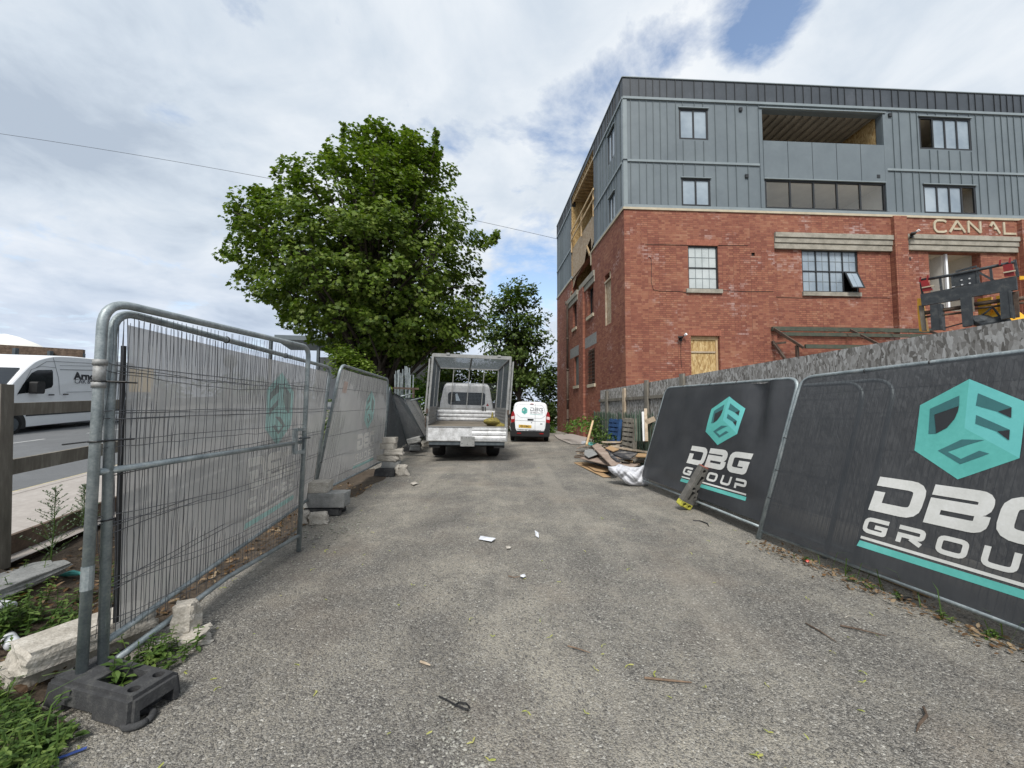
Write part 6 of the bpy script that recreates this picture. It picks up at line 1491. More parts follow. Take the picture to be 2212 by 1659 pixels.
# two tall silvery weeds
def conifer_weed(label, base, h, seed):
    t = thing('tall_weed', label, 'weed', tuple(base)); r_ = random.Random(seed); mb = MB(); st = MB()
    b = V(base); st.tube([b, b+V((.01, 0, h*.5)), b+V((-.01, .01, h))], [.006, .004, .002], 5)
    for i in range(46):
        t_ = .16+.82*i/46; a = i*2.4; ln_ = (.16*(1-t_)**.8+.02)*r_.uniform(.7, 1.2)*h/.62; c = b+V((0, 0, h*t_)); e = c+V((math.cos(a)*ln_, math.sin(a)*ln_, ln_*.75))
        st.tube([c, e], .0015, 3, False)
        for k in range(11):
            q = c+(e-c)*(k+1.5)/12; aa = r_.uniform(0, 6.28); s = .022*r_.uniform(.6, 1.2)
            m_ = MX.Translation(q) @ Euler((r_.gauss(0, .5), -.7, aa)).to_matrix().to_4x4(); mb.add([m_ @ V((x*s, y*s, z*s)) for x, y, z in ((0, 0, 0), (.5, .22, 0), (1, 0, 0), (.5, -.22, 0))], [(0, 1, 2, 3)])
    mb.build('foliage', 'silver', t); st.build('stem', 'weed', t)
p = V((-3.60, 3.08, gz(-3.60, 3.08))); conifer_weed('tall silvery green weed spire on the verge, left of the gate posts', p, .66, 1)
p = V((-4.05, 3.70, gz(-4.05, 3.70)+.0)); conifer_weed('shorter thin pale weed beside the timber gravel board', p, .50, 2)
# rubbish on the verge
def can(label, c, r_, l_, rot, mat):
    mb = MB(MX.Translation(V(c)) @ Euler((R(90), 0, rot)).to_matrix().to_4x4()); mb.tube([(0, 0, -l_/2), (0, 0, -l_*.42), (0, 0, l_*.42), (0, 0, l_/2)], [r_*.8, r_, r_, r_*.8], 14); return tag(mb.build('drinks_can', mat, smooth=True), label, 'can')
can('white drinks can lying beside the stone slabs at the left edge', (-2.95, 2.35, gz(-2.95, 2.35)+.04), .033, .16, R(60), 'paper')
can('crushed white can in the weeds higher up at the left edge', (-3.22, 2.52, gz(-3.22, 2.52)+.05), .033, .13, R(80), 'paper')
mb = MB(); c = V((-3.47, 3.04, gz(-3.43, 3.04)+.04)); mb.tube([c, c+V((.07, .02, .01)), c+V((.15, .03, 0))], [.012, .022, .008], 8); tag(mb.build('wrapper', 'teal'), 'teal and maroon wrapper on the leaves below the tall weed', 'wrapper')
mb = MB(); c = V((-1.90, 1.70, .012)); mb.beam(c, c+V((.07, .05, .003)), .012, .004); M['blue_pl'] = pm('blue_plastic', (.06, .11, .38), s=5, rough=.5); tag(mb.build('plastic_scrap', 'blue_pl'), 'thin blue plastic strip on the grit in the bottom left corner', 'litter')
# beyond the road: dark canopy roof, pale dome, hedge, sign
zc = atY(60, 762, 26)
CR = thing('canopy_roof', 'long flat dark canopy roof showing above the large white van', 'roof', tuple(atY(90, 775, 26)))
p0, p1 = atY(-60, 748, 24), atY(181, 767, 27); mb = MB(); mb.beam(p0-V((6, 2, .0)), p1, .3, .75); mb.build('fascia', 'board_brown', CR)
mb = MB()
for k in range(4): q = p0.lerp(p1, k/3.2+.05); mb.box((q.x, q.y, q.z/2+.1), (.2, .2, q.z))
mb.build('columns', 'galvdark', CR)
mb = MB(); d_ = atY(10, 742, 40); 
mb.tube([d_+V((0, 0, -1.6)), d_+V((0, 0, -.6)), d_+V((0, 0, .2)), d_+V((0, 0, .8)), d_+V((0, 0, 1.0))], [3.6, 3.3, 2.2, .9, .1], 24)
dm = mb; DM = thing('fuel_shed', 'pale rounded shed roof behind the dark canopy roof', 'shed', (d_.x, d_.y, .6)); dm.build('dome_roof', 'plaster', DM, smooth=True)
mb = MB(); mb.tube([(d_.x, d_.y, .5), (d_.x, d_.y, d_.z-1.5)], 3.4, 24); mb.build('wall', 'concrete_grey', DM)
SG = thing('road_sign', 'yellow notice board dimly visible through the netting across the road', 'sign', (0, 0, 0)); q = atY(306, 822, 12.5)
mb = MB(); mb.box((q.x, q.y, q.z), (.75, .04, .75)); mb.build('board', 'plate_yellow', SG); mb = MB(); mb.tube([(q.x, q.y+.05, .4), (q.x, q.y+.05, q.z)], .04, 8); mb.build('post', 'galv', SG)
SG.location = (q.x, q.y, .4)
for c in SG.children: c.matrix_parent_inverse = MX.Translation((-q.x, -q.y, -.4))
R2_ = thing('road_sign', 'round road sign on a pole seen through the near netting', 'sign', (0, 0, 0)); q = atY(497, 781, 9.5)
WM[R2_.name] = MX.Translation((q.x, q.y, .4)); R2_.location = (q.x, q.y, .4)
mb = MB(); mb.tube([(q.x, q.y, q.z), (q.x, q.y+.02, q.z)], .17, 24); mb.build('disc', 'clad', R2_); mb = MB(); mb.tube([(q.x, q.y+.05, .4), (q.x, q.y+.05, q.z)], .03, 8); mb.build('post', 'galv', R2_)
# ---------------------------------------------------------------- grey strand board hoarding
h0 = atY(1296.5, 843.5, 12.9); h1 = atY(2212, 687, 3.45)
hp0, hp1 = V((h0.x, h0.y, 0)), V((h1.x, h1.y, 0)); hd = (hp1-hp0).normalized(); hp1 = hp1+hd*2.2; HLn = (hp1-hp0).length
hz_ = lambda s: h0.z+(h1.z-h0.z)*s/(HLn-2.2)
hn = V((hd.y, -hd.x, 0)); hn = hn if hn.x < 0 else -hn
HO = thing('hoarding', 'tall grey washed strand board hoarding between the right panels and the building', 'hoarding', tuple(hp0))
s = 0; k = 0; rs = random.Random(4)
while s < HLn-.05:
    e = min(s+2.44, HLn); dz = rs.uniform(-.004, .004); mb = MB()
    a, b = hp0+hd*(s+.0012), hp0+hd*(e-.0012); za, zb_ = hz_(s)+dz, hz_(e)+dz; u0 = k*3.7
    mb.quad(a+V((0, 0, gz(a.x, a.y)-.05)), b+V((0, 0, gz(b.x, b.y)-.05)), b+V((0, 0, zb_)), a+V((0, 0, za)), uvs=[(u0, 0), (u0+e-s, 0), (u0+e-s, zb_), (u0, za)])
    q = -hn*.018
    mb.quad(a+q+V((0, 0, -.3)), b+q+V((0, 0, -.3)), b+q+V((0, 0, zb_)), a+q+V((0, 0, za)), uvs=[(u0, 0), (u0+e-s, 0), (u0+e-s, zb_), (u0, za)])
    mb.quad(a+V((0, 0, za)), b+V((0, 0, zb_)), b+q+V((0, 0, zb_)), a+q+V((0, 0, za)), uvs=[(u0, 0), (u0+1, 0), (u0+1, .02), (u0, .02)])
    if k == 0: mb.quad(a+V((0, 0, -.3)), a+q+V((0, 0, -.3)), a+q+V((0, 0, za)), a+V((0, 0, za)), uvs=[(0, 0), (.02, 0), (.02, 2), (0, 2)])
    mb.build('board', 'osb_grey', HO); s = e; k += 1
mb = MB(); zr_ = 1.5-(863.6-877)/831*12.6-.02; mb.beam(hp0+hn*.03+V((0, 0, zr_)), hp0+hd*6+hn*.03+V((0, 0, zr_+.1)), .05, .08); mb.build('rail', 'timber_grey', HO)
for s in (.65, 1.85, 3.1, 4.6): 
    mb = MB(); c = hp0+hd*s+hn*.06; mb.beam(c+V((0, 0, -.1)), c+V((0, 0, hz_(s)-.06 if s < 3 else hz_(s)+.05)), .13, .06, up=tuple(hn)); mb.build('post', 'timber_pale' if s == 1.85 else 'timber_grey', HO)
# picket fence of green palings
q0 = V((atY(1284, 940, 12.7).x, 12.7, 0)); q1 = V((atY(1418, 940, 9.3).x, 9.3, 0)); qn = (q1-q0).normalized(); ql = (q1-q0).length; qo = V((qn.y, -qn.x, 0)); qo = qo if qo.x < 0 else -qo
GP = thing('picket_fence', 'faded green paling fence with pointed metal pales behind the rubble', 'fence', tuple(q0))
n = int(ql/.085)
for i in range(n):
    p = q0+qn*(i*.085)+qo*rs.uniform(-.01, .01); zt_ = 1.33+rs.uniform(-.035, .03); w = .026; g0 = gz(p.x, p.y); ln_ = rs.uniform(-.02, .02)
    if rs.random() < .06: continue
    mb = MB(); mb.prism([p-qn*w+V((0, 0, g0)), p+qn*w+V((0, 0, g0)), p+qn*(w+ln_)+V((0, 0, zt_-.06)), p+qn*ln_+V((0, 0, zt_)), p+qn*(ln_-w)+V((0, 0, zt_-.06))], qo*.014); mb.build('pale', 'green_paint', GP)
mb = MB(); 
for z in (.35, 1.08): mb.beam(q0+V((0, 0, z))-qo*.03, q1+V((0, 0, z))-qo*.03, .03, .05)
mb.build('rail', 'green_paint', GP)
def pallet(label, base, xd, updir, w, h, mat, seed, miss=()):
    t = thing('pallet', label, 'pallet', tuple(base)); xd = V(xd).normalized(); ud = V(updir).normalized(); nd = xd.cross(ud).normalized(); nd = nd if nd.y < 0 else -nd
    b = V(base); r_ = random.Random(seed)
    for k in range(3):
        mb = MB(); c = b+xd*(w*(k/2-.5)*.92); mb.beam(c, c+ud*h, .09, .09, up=tuple(nd)); mb.build('bearer', mat, t)
    for side_, nn in ((1, 9), (-1, 4)):
        for i in range(nn):
            if (side_, i) in miss: continue
            mb = MB(); z = (i+.4)/nn*h; c = b+ud*z+nd*.056*side_; sk_ = r_.uniform(-.015, .015)
            mb.beam(c-xd*w/2, c+xd*w/2+ud*sk_, .085, .018, up=tuple(nd)) if False else mb.beam(c-xd*w/2, c+xd*w/2+ud*sk_, .018, .085, up=tuple(ud)); mb.build('slat', mat, t)
    return t
def P_(px, py, Y): return atY(px, py, Y)
b = P_(1322, 952, 10.9); b.z = gz(b.x, b.y)+.1; tp_ = P_(1331, 896, 11.25); pallet('blue painted pallet standing on end against the green pales', b, (qn.x, qn.y, 0), tp_-b, .56, 1.10, 'blue_paint', 1, ((1, 4),))
b = P_(1357, 951, 10.1); b.z = gz(b.x, b.y)+.1; tp_ = P_(1362, 894, 10.4); pallet('bare grey brown timber pallet standing on end beside the blue one', b, (qn.x, qn.y, 0), tp_-b, .54, 1.12, 'timber_grey', 2)
def stick(label, a, b, w, h, mat, name='timber_post', cat='timber', grp=None):
    mb = MB(); mb.beam(a, b, w, h); return tag(mb.build(name, mat), label, cat, grp)
def P7(x, y, Y): return atY((2240+x*.241)/1.8228, (1550+y*.241)/1.8228, Y)
stick('slim pale timber batten leaning upright at the left of the rubble', P7(290, 840, 10.2), P7(395, 450, 11.4), .05, .05, 'timber')
stick('paint flaked white post leaning on the green pales', P7(1235, 780, 9.4), P7(1215, 300, 9.7), .075, .05, 'white_dirty')
stick('brown post with a white top beside the flaked post', P7(1270, 780, 9.3), P7(1252, 250, 9.7), .07, .05, 'timber_pale')
stick('short pale plank jammed crosswise behind the leaning posts', P7(1265, 465, 9.5), P7(1405, 405, 9.4), .03, .12, 'timber_pale')
for k_, (x0, x1) in enumerate(((1090, 1070), (1125, 1110), (1160, 1150))):
    stick('loose green pale leaning left of the white posts, %s of three' % ('left', 'middle', 'right')[k_], P7(x0, 780, 9.45), P7(x1, 300-20*k_, 9.7), .02, .05, 'green_paint', 'loose_pale', 'timber', 'loose green pales')
stick('dark broken board leaning behind the brown topped post', P7(1330, 760, 9.6), P7(1350, 470, 9.8), .22, .03, 'board_brown', 'loose_board')
# the rubble of boards
def brd(label, pts, Y, th, mat, name='board', cat='board', grp=None, dy=None):
    """outline given as picture points with a distance for each"""
    P = [P7(x, y, yy) for (x, y), yy in zip(pts, Y)]
    n_ = (P[1]-P[0]).cross(P[2]-P[0]).normalized(); n_ = n_ if n_.z > 0 else -n_
    mb = MB(); mb.prism(P, -n_*th); return tag(mb.build(name, mat), label, cat, grp)
gp = 'boards in the rubble pile'
def gY(x, y, z):   # distance of a picture point lying at height z
    q = atZ((2240+x*.241)/1.8228, (1550+y*.241)/1.8228, z); return q.y
def brdz(label, pts, zs_, th, mat, **k): return brd(label, pts, [gY(x, y, z) for (x, y), z in zip(pts, zs_)], th, mat, **k)
brdz('tan hardboard strip lying flat at the very front of the pile', [(80, 1125), (215, 1120), (690, 1360), (560, 1360)], (.02, .02, .02, .02), .008, 'board_tan', grp=gp)
brdz('curved tan hardboard sheet behind the front strip', [(200, 1118), (300, 1118), (650, 1235), (640, 1275), (520, 1272), (420, 1255)], (.05, .05, .07, .06, .05, .05), .008, 'board_tan', grp=gp)
brdz('long faded pink plywood sheet across the middle of the pile', [(180, 1050), (330, 1010), (1130, 1160), (1060, 1195), (720, 1180)], (.22, .23, .24, .23, .22), .02, 'board_pink', grp=gp)
brdz('wide grey brown plank with a charred lower half lying diagonally over the pile', [(375, 850), (470, 805), (860, 1130), (800, 1160), (700, 1180)], (.44, .47, .32, .31, .30), .03, 'board_pink', grp=gp)
brdz('burnt black edge of the diagonal plank', [(640, 925), (700, 980), (850, 1110), (780, 1105), (690, 1030)], (.435, .41, .35, .345, .375), .012, 'board_black', grp=gp)
brdz('black stained board with white smears at the right of the pile', [(680, 960), (820, 920), (1120, 968), (1000, 1055), (860, 1040)], (.42, .44, .42, .38, .38), .03, 'board_black', grp=gp)
brdz('yellow board piece between the diagonal plank and the long planks', [(590, 885), (680, 850), (820, 905), (720, 940)], (.47, .49, .48, .46), .02, 'board_tan', grp=gp)
brdz('yellow plywood offcut at the right end of the pile', [(1090, 1015), (1130, 972), (1290, 980), (1270, 1020)], (.34, .35, .35, .34), .03, 'board_tan', grp=gp)
brdz('short yellow batten under the black board', [(900, 1075), (1040, 1075), (1045, 1098), (1000, 1105)], (.28, .28, .28, .27), .03, 'board_tan', grp=gp)
brdz('grey white rounded sheet on the left of the pile', [(250, 990), (260, 925), (330, 900), (400, 905), (440, 950), (480, 985), (320, 1045)], (.30, .34, .36, .36, .34, .32, .28), .012, 'concrete_grey', grp=gp)
brdz('pale jagged plaster sheet propped upright at the back of the pile', [(1000, 765), (1075, 760), (1180, 685), (1170, 785), (1010, 790)], (.50, .50, .62, .46, .46), .012, 'white_dirty', grp=gp)
for k_, (a, b, za, zb_, w, mt, lb) in enumerate((((540, 790), (1440, 800), .52, .50, .14, 'timber_pale', 'topmost long pale plank at the back of the pile'), ((560, 812), (1310, 880), .46, .42, .10, 'timber_grey', 'second long grey plank below the topmost one'), ((510, 835), (1300, 905), .42, .40, .12, 'timber_pale', 'third long pale plank running to the banner'), ((700, 870), (1290, 955), .40, .38, .12, 'timber_pale', 'lowest long plank edge beside the black board'), ((870, 775), (1320, 815), .55, .55, .12, 'timber_pale', 'short thick beige plank lying on top of the long ones'), ((830, 850), (1290, 875), .44, .42, .08, 'board_black', 'narrow dark plank sandwiched among the long planks'))):
    A_ = P7(*a, gY(*a, za)); B_ = P7(*b, gY(*b, zb_)); stick(lb, A_, B_, w*.9, .035, mt, 'plank', 'plank', 'long planks at the back of the rubble')
rs = random.Random(77)
for k_ in range(26):
    x = rs.uniform(70, 460); y = rs.uniform(860, 1075); z = .06+.22*rs.random()*(1-(x < 150)*.6)
    yy = gY(x, y, z); A_ = P7(x, y, yy); an = rs.gauss(.15, .5); ln_ = rs.uniform(.25, .75)
    B_ = A_+V((math.cos(an)*ln_, math.sin(an)*ln_, rs.uniform(-.05, .08)))
    stick('brown splintered lath in the jumble at the left end of the rubble', A_, B_, rs.uniform(.03, .09), .02, rs.choice(['board_brown', 'board_brown', 'timber_grey', 'timber_pale', 'board_pink']), 'lath', 'lath', 'splintered laths in the rubble')
for k_ in range(14):
    x = rs.uniform(500, 1250); y = rs.uniform(1010, 1120); z = .05+.15*rs.random(); A_ = P7(x, y, gY(x, y, z)); an = rs.gauss(0, .5)
    B_ = A_+V((math.cos(an)*.7, math.sin(an)*.5, 0)); stick('dark board end buried low in the middle of the rubble', A_, B_, rs.uniform(.08, .2), .03, rs.choice(['board_brown', 'board_black', 'timber_grey']), 'lath', 'lath', 'board ends under the rubble')
mb = MB(); mb.lump(tuple(atZ(1330, 985, .02)+V((.1, .9, 0))), (.9, 1.1, .30), 3, 3, .3); mb.lump(tuple(atZ(1390, 980, .02)+V((.0, .5, 0))), (.7, .9, .34), 5, 3, .3); tag(mb.build('debris_heap', 'soil'), 'dark heap of debris under the boards', kind='stuff')
# two small scraps of white and teal sheeting
for (x, y, r_, mt, lb, sd_) in ((250, 800, .09, 'white_sack', 'scrap of white plastic beside the leaning batten', 3), (370, 830, .08, 'teal_light', 'scrap of pale turquoise sheeting on the left of the pile', 5)):
    c = P7(x, y, gY(x, y, .28)); mb = MB(); mb.lump(tuple(c), (r_*1.6, r_, r_*.7), sd_, 3, .5); tag(mb.build('plastic_scrap', mt), lb, 'litter')
# white woven sack with folds
c0 = atZ(1352, 1046, 0); bm = bmesh.new()
ol = [(635, 1190), (700, 1190), (760, 1182), (812, 1150), (850, 1150), (900, 1172), (1000, 1196), (1090, 1200), (1150, 1198), (1210, 1170), (1350, 1118), (1352, 1200), (1310, 1330), (1300, 1500), (1220, 1515), (1120, 1508), (1000, 1500), (930, 1470), (890, 1430), (850, 1400), (800, 1358), (740, 1330), (690, 1290), (650, 1250)]
P = [V(((2240+x*.241)/1.8228, (1550+y*.241)/1.8228)) for x, y in ol]; ctr = sum(P, V((0, 0)))/len(P)
Yb = 7.35; rs = random.Random(5); mb = MB(); vs = []; fs = []; NR = 26
n = len(P)*5; PP = []
for i in range(len(P)):
    for k in range(5): PP.append(P[i].lerp(P[(i+1) % len(P)], k/5))
for side_ in (-1, 1):
    o_ = len(vs)
    for j in range(NR+1):
        f = j/NR
        for i, p in enumerate(PP):
            q = ctr.lerp(p, f); th_ = (1-f**2.2)**.6
            w1 = atY(q.x, q.y, Yb)
            fold = .030*(1-2*abs(math.sin(w1.x*9+w1.z*7+1.5*math.sin(w1.z*11))))*th_+.024*(1-2*abs(math.sin(w1.z*17-w1.x*8+1.7*math.sin(w1.x*14))))*th_+.010*(1-2*abs(math.sin(w1.x*31+w1.z*27)))*th_
            dep = side_*(.17*th_)+(fold if side_ < 0 else 0); qq = atY(q.x, q.y, Yb+dep+.22*(w1.z)/.6)
            qq.z = max(.004, qq.z); vs.append(qq)
    for j in range(NR):
        for i in range(n): fs.append((o_+j*n+i, o_+j*n+(i+1) % n, o_+(j+1)*n+(i+1) % n, o_+(j+1)*n+i))
mb.add(vs, fs); tag(mb.build('woven_sack', 'white_sack', smooth=True), 'crumpled white woven sack slumped against the left foot of the second right panel', 'sack')
# bramble and ivy by the wall
def shrub(name, label, pts, mat, seed, s, n, cat='shrub', spread=.15, stem=True, kind=None, droop=.6):
    t = thing(name, label, cat, tuple(pts[0])); r_ = random.Random(seed); mb = MB(); st = MB()
    if stem: st.tube(pts, [.012]*(len(pts)-1)+[.004], 5)
    for _ in range(n):
        k = r_.random()*(len(pts)-1); i = int(k); c = V(pts[i]).lerp(V(pts[min(i+1, len(pts)-1)]), k-i)+V((r_.gauss(0, spread), r_.gauss(0, spread), r_.gauss(0, spread)))
        aa = r_.uniform(0, 6.28); ss = s*r_.uniform(.6, 1.3); m_ = MX.Translation(c) @ Euler((r_.gauss(0, .5), r_.gauss(droop*.5, .5), aa)).to_matrix().to_4x4()
        mb.add([m_ @ V((p[0]*ss, p[1]*ss, p[2]*ss)) for p in ((0, 0, 0), (.3, .3, .05), (.7, .28, .04), (1, 0, -.05), (.7, -.28, .04), (.3, -.3, .05))], [(0, 1, 2, 3), (0, 3, 4, 5)])
    mb.build('foliage', mat, t); 
    if stem: st.build('stem', 'bark', t)
    return t
shrub('bramble', 'leafy bramble shoot arching along the foot of the brick wall', [P7(430, 600, 11.8), P7(330, 480, 13), P7(180, 470, 15), P7(40, 520, 17), P7(-60, 600, 18.5)], 'leaf3', 3, .11, 330, 'bramble', .12)
shrub('ivy', 'ivy climbing the left end of the green paling fence', [P7(450, 770, 11.9), P7(450, 650, 12.0), P7(430, 520, 12.1), P7(440, 380, 12.2)], 'weed', 4, .07, 420, 'ivy', .11)
shrub('ivy', 'weeds growing up over the bottom of the blue pallet', [P7(560, 780, 10.9), P7(600, 730, 10.8), P7(680, 700, 10.8)], 'weed', 5, .07, 160, 'weeds', .10, False)
# weeds and scraps under the right hand banners
def rgl(a, b, j): return lambda r_: (lambda q: (q.x, q.y, .005))(V(a).lerp(V(b), r_.random())+V((r_.gauss(0, j), r_.gauss(0, j), 0)))
weedbed('edge_weeds', 'straggling weeds along the foot of the nearest right panel', rgl((2.86, 4.0, 0), (3.25, 2.0, 0), .05), 22, (.02, .05), .04, 71, grass=22)
tag(leaf_items(700, lambda r_: (lambda q: (q.x, q.y, .008+.02*r_.random()))(V((2.75, 4.3, 0)).lerp(V((3.3, 1.6, 0)), r_.random())+V((r_.gauss(.0, .09), r_.gauss(0, .05), 0))), 9, .012, .045, .3).build('edge_litter', 'litter'), 'dead leaves and twigs under the nearest right panel', kind='stuff')
a, b = atZ(1750, 1195, .02), atZ(2000, 1300, .02); stick('ochre timber batten on the ground under the nearest banner', a+V((.14, .1, 0)), b+V((.16, .1, 0)), .07, .03, 'board_tan', 'batten', 'timber')
mb = MB(); c = atZ(1745, 1212, .015); mb.lump(tuple(c), (.035, .015, .010), 3, 2, .3, .6); M['redlitter'] = pm('red_wrapper', (.62, .12, .09), (.45, .07, .05), s=30, rough=.4); tag(mb.build('wrapper', 'redlitter'), 'small red wrapper on the weeds at the foot of the nearest right panel', 'wrapper')
mb = MB(); c = atZ(1955, 1292, .012); mb.lump(tuple(c), (.05, .025, .014), 6, 2, .5, .3); tag(mb.build('rag', 'black'), 'crumpled black rag on the ground under the nearest banner', 'rag')
# ---------------------------------------------------------------- telehandler carriage above the hoarding
tl0 = V((atY(1991, 640, 12).x, 12.0)); tl1 = V((atY(2201, 640, 10.35).x, 10.35))
ex = V((tl1.x-tl0.x, tl1.y-tl0.y, 0)); TWd = ex.length; ex.normalize(); en = V((ex.y, -ex.x, 0)); en = en if en.y < 0 else -en
T0 = V((tl0.x, tl0.y, 0))
TH = thing('telehandler', 'raised black fork carriage and yellow boom of a telehandler above the grey hoarding', 'telehandler', (tl0.x+.6, tl0.y, 0))
def TS(px, py):
    p = onplane(px, py, T0, en)-T0; return p.dot(ex), p.z
Z4 = lambda x, y: ((3560+x*.21338)/1.8228, (950+y*.21338)/1.8228)
def TP(a, z, o=0.): return T0+ex*a+V((0, 0, z))+en*o
def tz(x, y): return TS(*Z4(x, y))
def tbar(p, q, w, d, o=0., mbx=None):
    m_ = mbx or MB(); a, b = tz(*p), tz(*q); m_.beam(TP(*a, o), TP(*b, o), d, w, up=(0, 0, 1) if abs(a[0]-b[0]) > abs(a[1]-b[1]) else tuple(ex)); return m_
def tpoly(pts, o, th, mat, nm, par=None):
    mb = MB(); mb.prism([TP(*tz(*p), o) for p in pts], en*th); return mb.build(nm, mat, par or TH)
tpoly([(320, 985), (2085, 650), (2100, 900), (1290, 1030), (1230, 1040), (1230, 1560), (1310, 1560), (1110, 1590), (1080, 1080), (700, 1140), (345, 1200)], 0, .10, 'machine', 'carriage_plate')
tpoly([(1060, 1040), (1270, 1010), (1310, 1550), (1110, 1590)], .101, .05, 'machine', 'centre_post')
for (x0, x1, y0, y1, y2) in ((510, 660, 1190, 1640, 1640), (1790, 1950, 950, 1440, 1420)):
    tpoly([(x0, y0), (x1, y0-25), (x1+50, y2), (x0+30, y1+15)], .05, .12, 'machine', 'fork')
    tpoly([(x1, y0-20), (x1+50, y0-30), (x1+85, y2), (x1+50, y2+5)], -.12, .30, 'machine', 'fork')
mb = MB()
for (p, q, w) in (((370, 1320), (1080, 1210), .055), ((370, 1395), (1080, 1310), .03), ((1290, 1160), (1780, 1090), .055), ((1300, 1240), (1780, 1180), .03), ((1980, 1090), (2200, 1040), .05), ((1990, 1150), (2200, 1130), .03)):
    a, b = tz(*p), tz(*q); mb.tube([TP(*a, -.05), TP(*b, -.05)], w*1.1, 10)
mb.build('fork_shaft', 'board_brown', TH, smooth=True)
mb = MB(); a, b, c_, d_ = tz(300, 720), tz(870, 625), tz(1340, 530), tz(2050, 380); mb.tube([TP(*a, .0), TP(*b, .0), TP(*c_, .0), TP(*d_, .0)], .045, 10); mb.build('guard_tube', 'machine', TH, smooth=True)
mb = MB()
for (p, q) in (((300, 720), (340, 980)), ((660, 660), (690, 900)), ((880, 620), (910, 860)), ((1350, 480), (1370, 780)), ((1590, 450), (1620, 740)), ((2040, 340), (2100, 660)), ((1355, 560), (1680, 740)), ((950, 560), (1340, 460))): tbar(p, q, .05, .04, 0, mb)
mb.build('guard_frame', 'machine', TH)
tpoly([(895, 620), (1350, 560), (1400, 770), (905, 850)], -.05, .05, 'machine', 'guard_plate')
mb = MB()
for (x, y) in ((1062, 718), (1208, 690), (1073, 803), (1215, 776)): a = tz(x, y); mb.tube([TP(*a, .0), TP(*a, .02)], .022, 10)
a, b = tz(905, 855), tz(960, 848); mb.beam(TP(*a, .11), TP(*b, .11), .03, .02)
mb.build('bolts', 'white_dirty', TH)
for lab_, pts in (('lamp_bracket', [(325, 745), (450, 720), (550, 910), (370, 935)]), ('lamp_bracket', [(1840, 450), (2010, 425), (2055, 640), (1870, 660)])):
    rb_ = tpoly(pts, .06, .06, 'redm', lab_)
    x0, y0 = pts[3]; mb = MB(); a, b = tz(x0-10, y0-65), tz(x0+210, y0-105); mb.beam(TP(*a, .14), TP(*b, .14), .03, .035); mb.build('lamp_bar', 'cream_stone', rb_)
for (x, y) in ((325, 700), (460, 670), (1795, 390), (1975, 350)):
    mb = MB(); tbar((x-15, y+60), (x, y-35), .035, .03, .09, mb); mb.build('red_peg', 'redm', TH)
tpoly([(230, 1050), (300, 1050), (330, 1200), (410, 1650), (270, 1655), (235, 1300)], -.25, .20, 'yellow', 'side_ram')
tpoly([(270, 1190), (360, 1180), (410, 1650), (330, 1655)], -.04, .06, 'timber_grey', 'side_post')
tpoly([(2000, 940), (2110, 920), (2130, 1400), (2060, 1410)], -.04, .06, 'rust', 'side_post')
tpoly([(1290, 1040), (1560, 1000), (1540, 1300), (1500, 1480), (1340, 1560), (1310, 1300)], -.40, .12, 'yellow', 'boom_head')
tpoly([(1640, 990), (1780, 960), (1790, 1400), (1700, 1330)], -.36, .10, 'yellow', 'boom_head')
mb = MB(); a = TP(*tz(1530, 1330), -.3); bk_ = a-en*3.2+ex*1.6+V((0, 0, -2.6)); mb.beam(a, bk_, .42, .75); mb.build('boom', 'yellow', TH)
mb = MB(); a2_ = TP(*tz(1430, 1480), -.15); mb.lump(tuple(a2_), (.35, .25, .2), 5, 2, .3); a2_ = TP(*tz(1640, 1500), -.15); mb.lump(tuple(a2_), (.3, .25, .22), 6, 2, .3); mb.tube(rounded([TP(*tz(1320, 1400), -.1), TP(*tz(1500, 1330), .0), TP(*tz(1620, 1200), -.05), TP(*tz(1760, 1400), -.1)], .1), .025, 7); mb.tube([TP(*tz(740, 1590), -.1), TP(*tz(1080, 1500), -.1)], .02, 6); mb.build('hydraulics', 'machine', TH)
mb = MB(); mb.box(tuple(bk_+V((.5, .3, -.9))), (2.6, 1.9, 1.0)); mb.build('chassis', 'yellow', TH)
for dx in (-.9, 1.7):
    mb = MB(); c = bk_+V((dx, -.75, -1.35)); mb.tube([c, c+V((0, .4, 0))], .55, 24); mb.build('wheel', 'tyre', TH)
tpoly([(2130, 640), (2215, 640), (2215, 700), (2130, 710)], -.1, .1, 'yellow', 'side_ram')
# ---------------------------------------------------------------- litter on the yard
def flat(label, pts, mat, name='paper_scrap', h=.012, seed=1, cat='litter', up=.02):
    r_ = random.Random(seed); mb = MB(); P = [atZ(x, y, .004)+V((0, 0, h+r_.random()*up)) for x, y in pts]; c = sum(P, V((0, 0, 0)))/len(P)+V((0, 0, .012))
    n = len(P); mb.add(P+[c]+[p-V((0, 0, .002)) for p in P]+[c-V((0, 0, .002))], [(i, (i+1) % n, n) for i in range(n)]+[(n+1+(i+1) % n, n+1+i, 2*n+1) for i in range(n)]+[(i, n+1+i, n+1+(i+1) % n, (i+1) % n) for i in range(n)])
    return tag(mb.build(name, mat), label, cat)
flat('folded printed white leaflet lying in the middle of the yard', [(1038, 1160), (1071, 1168), (1062, 1175), (1034, 1168)], 'paper', 'leaflet')
flat('tiny curled white scrap right of the leaflet', [(1155, 1153), (1163, 1158), (1164, 1164), (1157, 1160)], 'paper', seed=2, up=.03)
flat('round white scrap below the leaflet', [(1124, 1246), (1133, 1245), (1136, 1249), (1131, 1253), (1124, 1251)], 'paper', seed=3)
flat('torn pale scrap of paper just below the leaflet', [(1093, 1182), (1105, 1183), (1103, 1188), (1094, 1188)], 'concrete', seed=4)
flat('flattened white stone flake near the tower of blocks', [(886, 1046), (897, 1043), (903, 1047), (892, 1051)], 'concrete', seed=5)
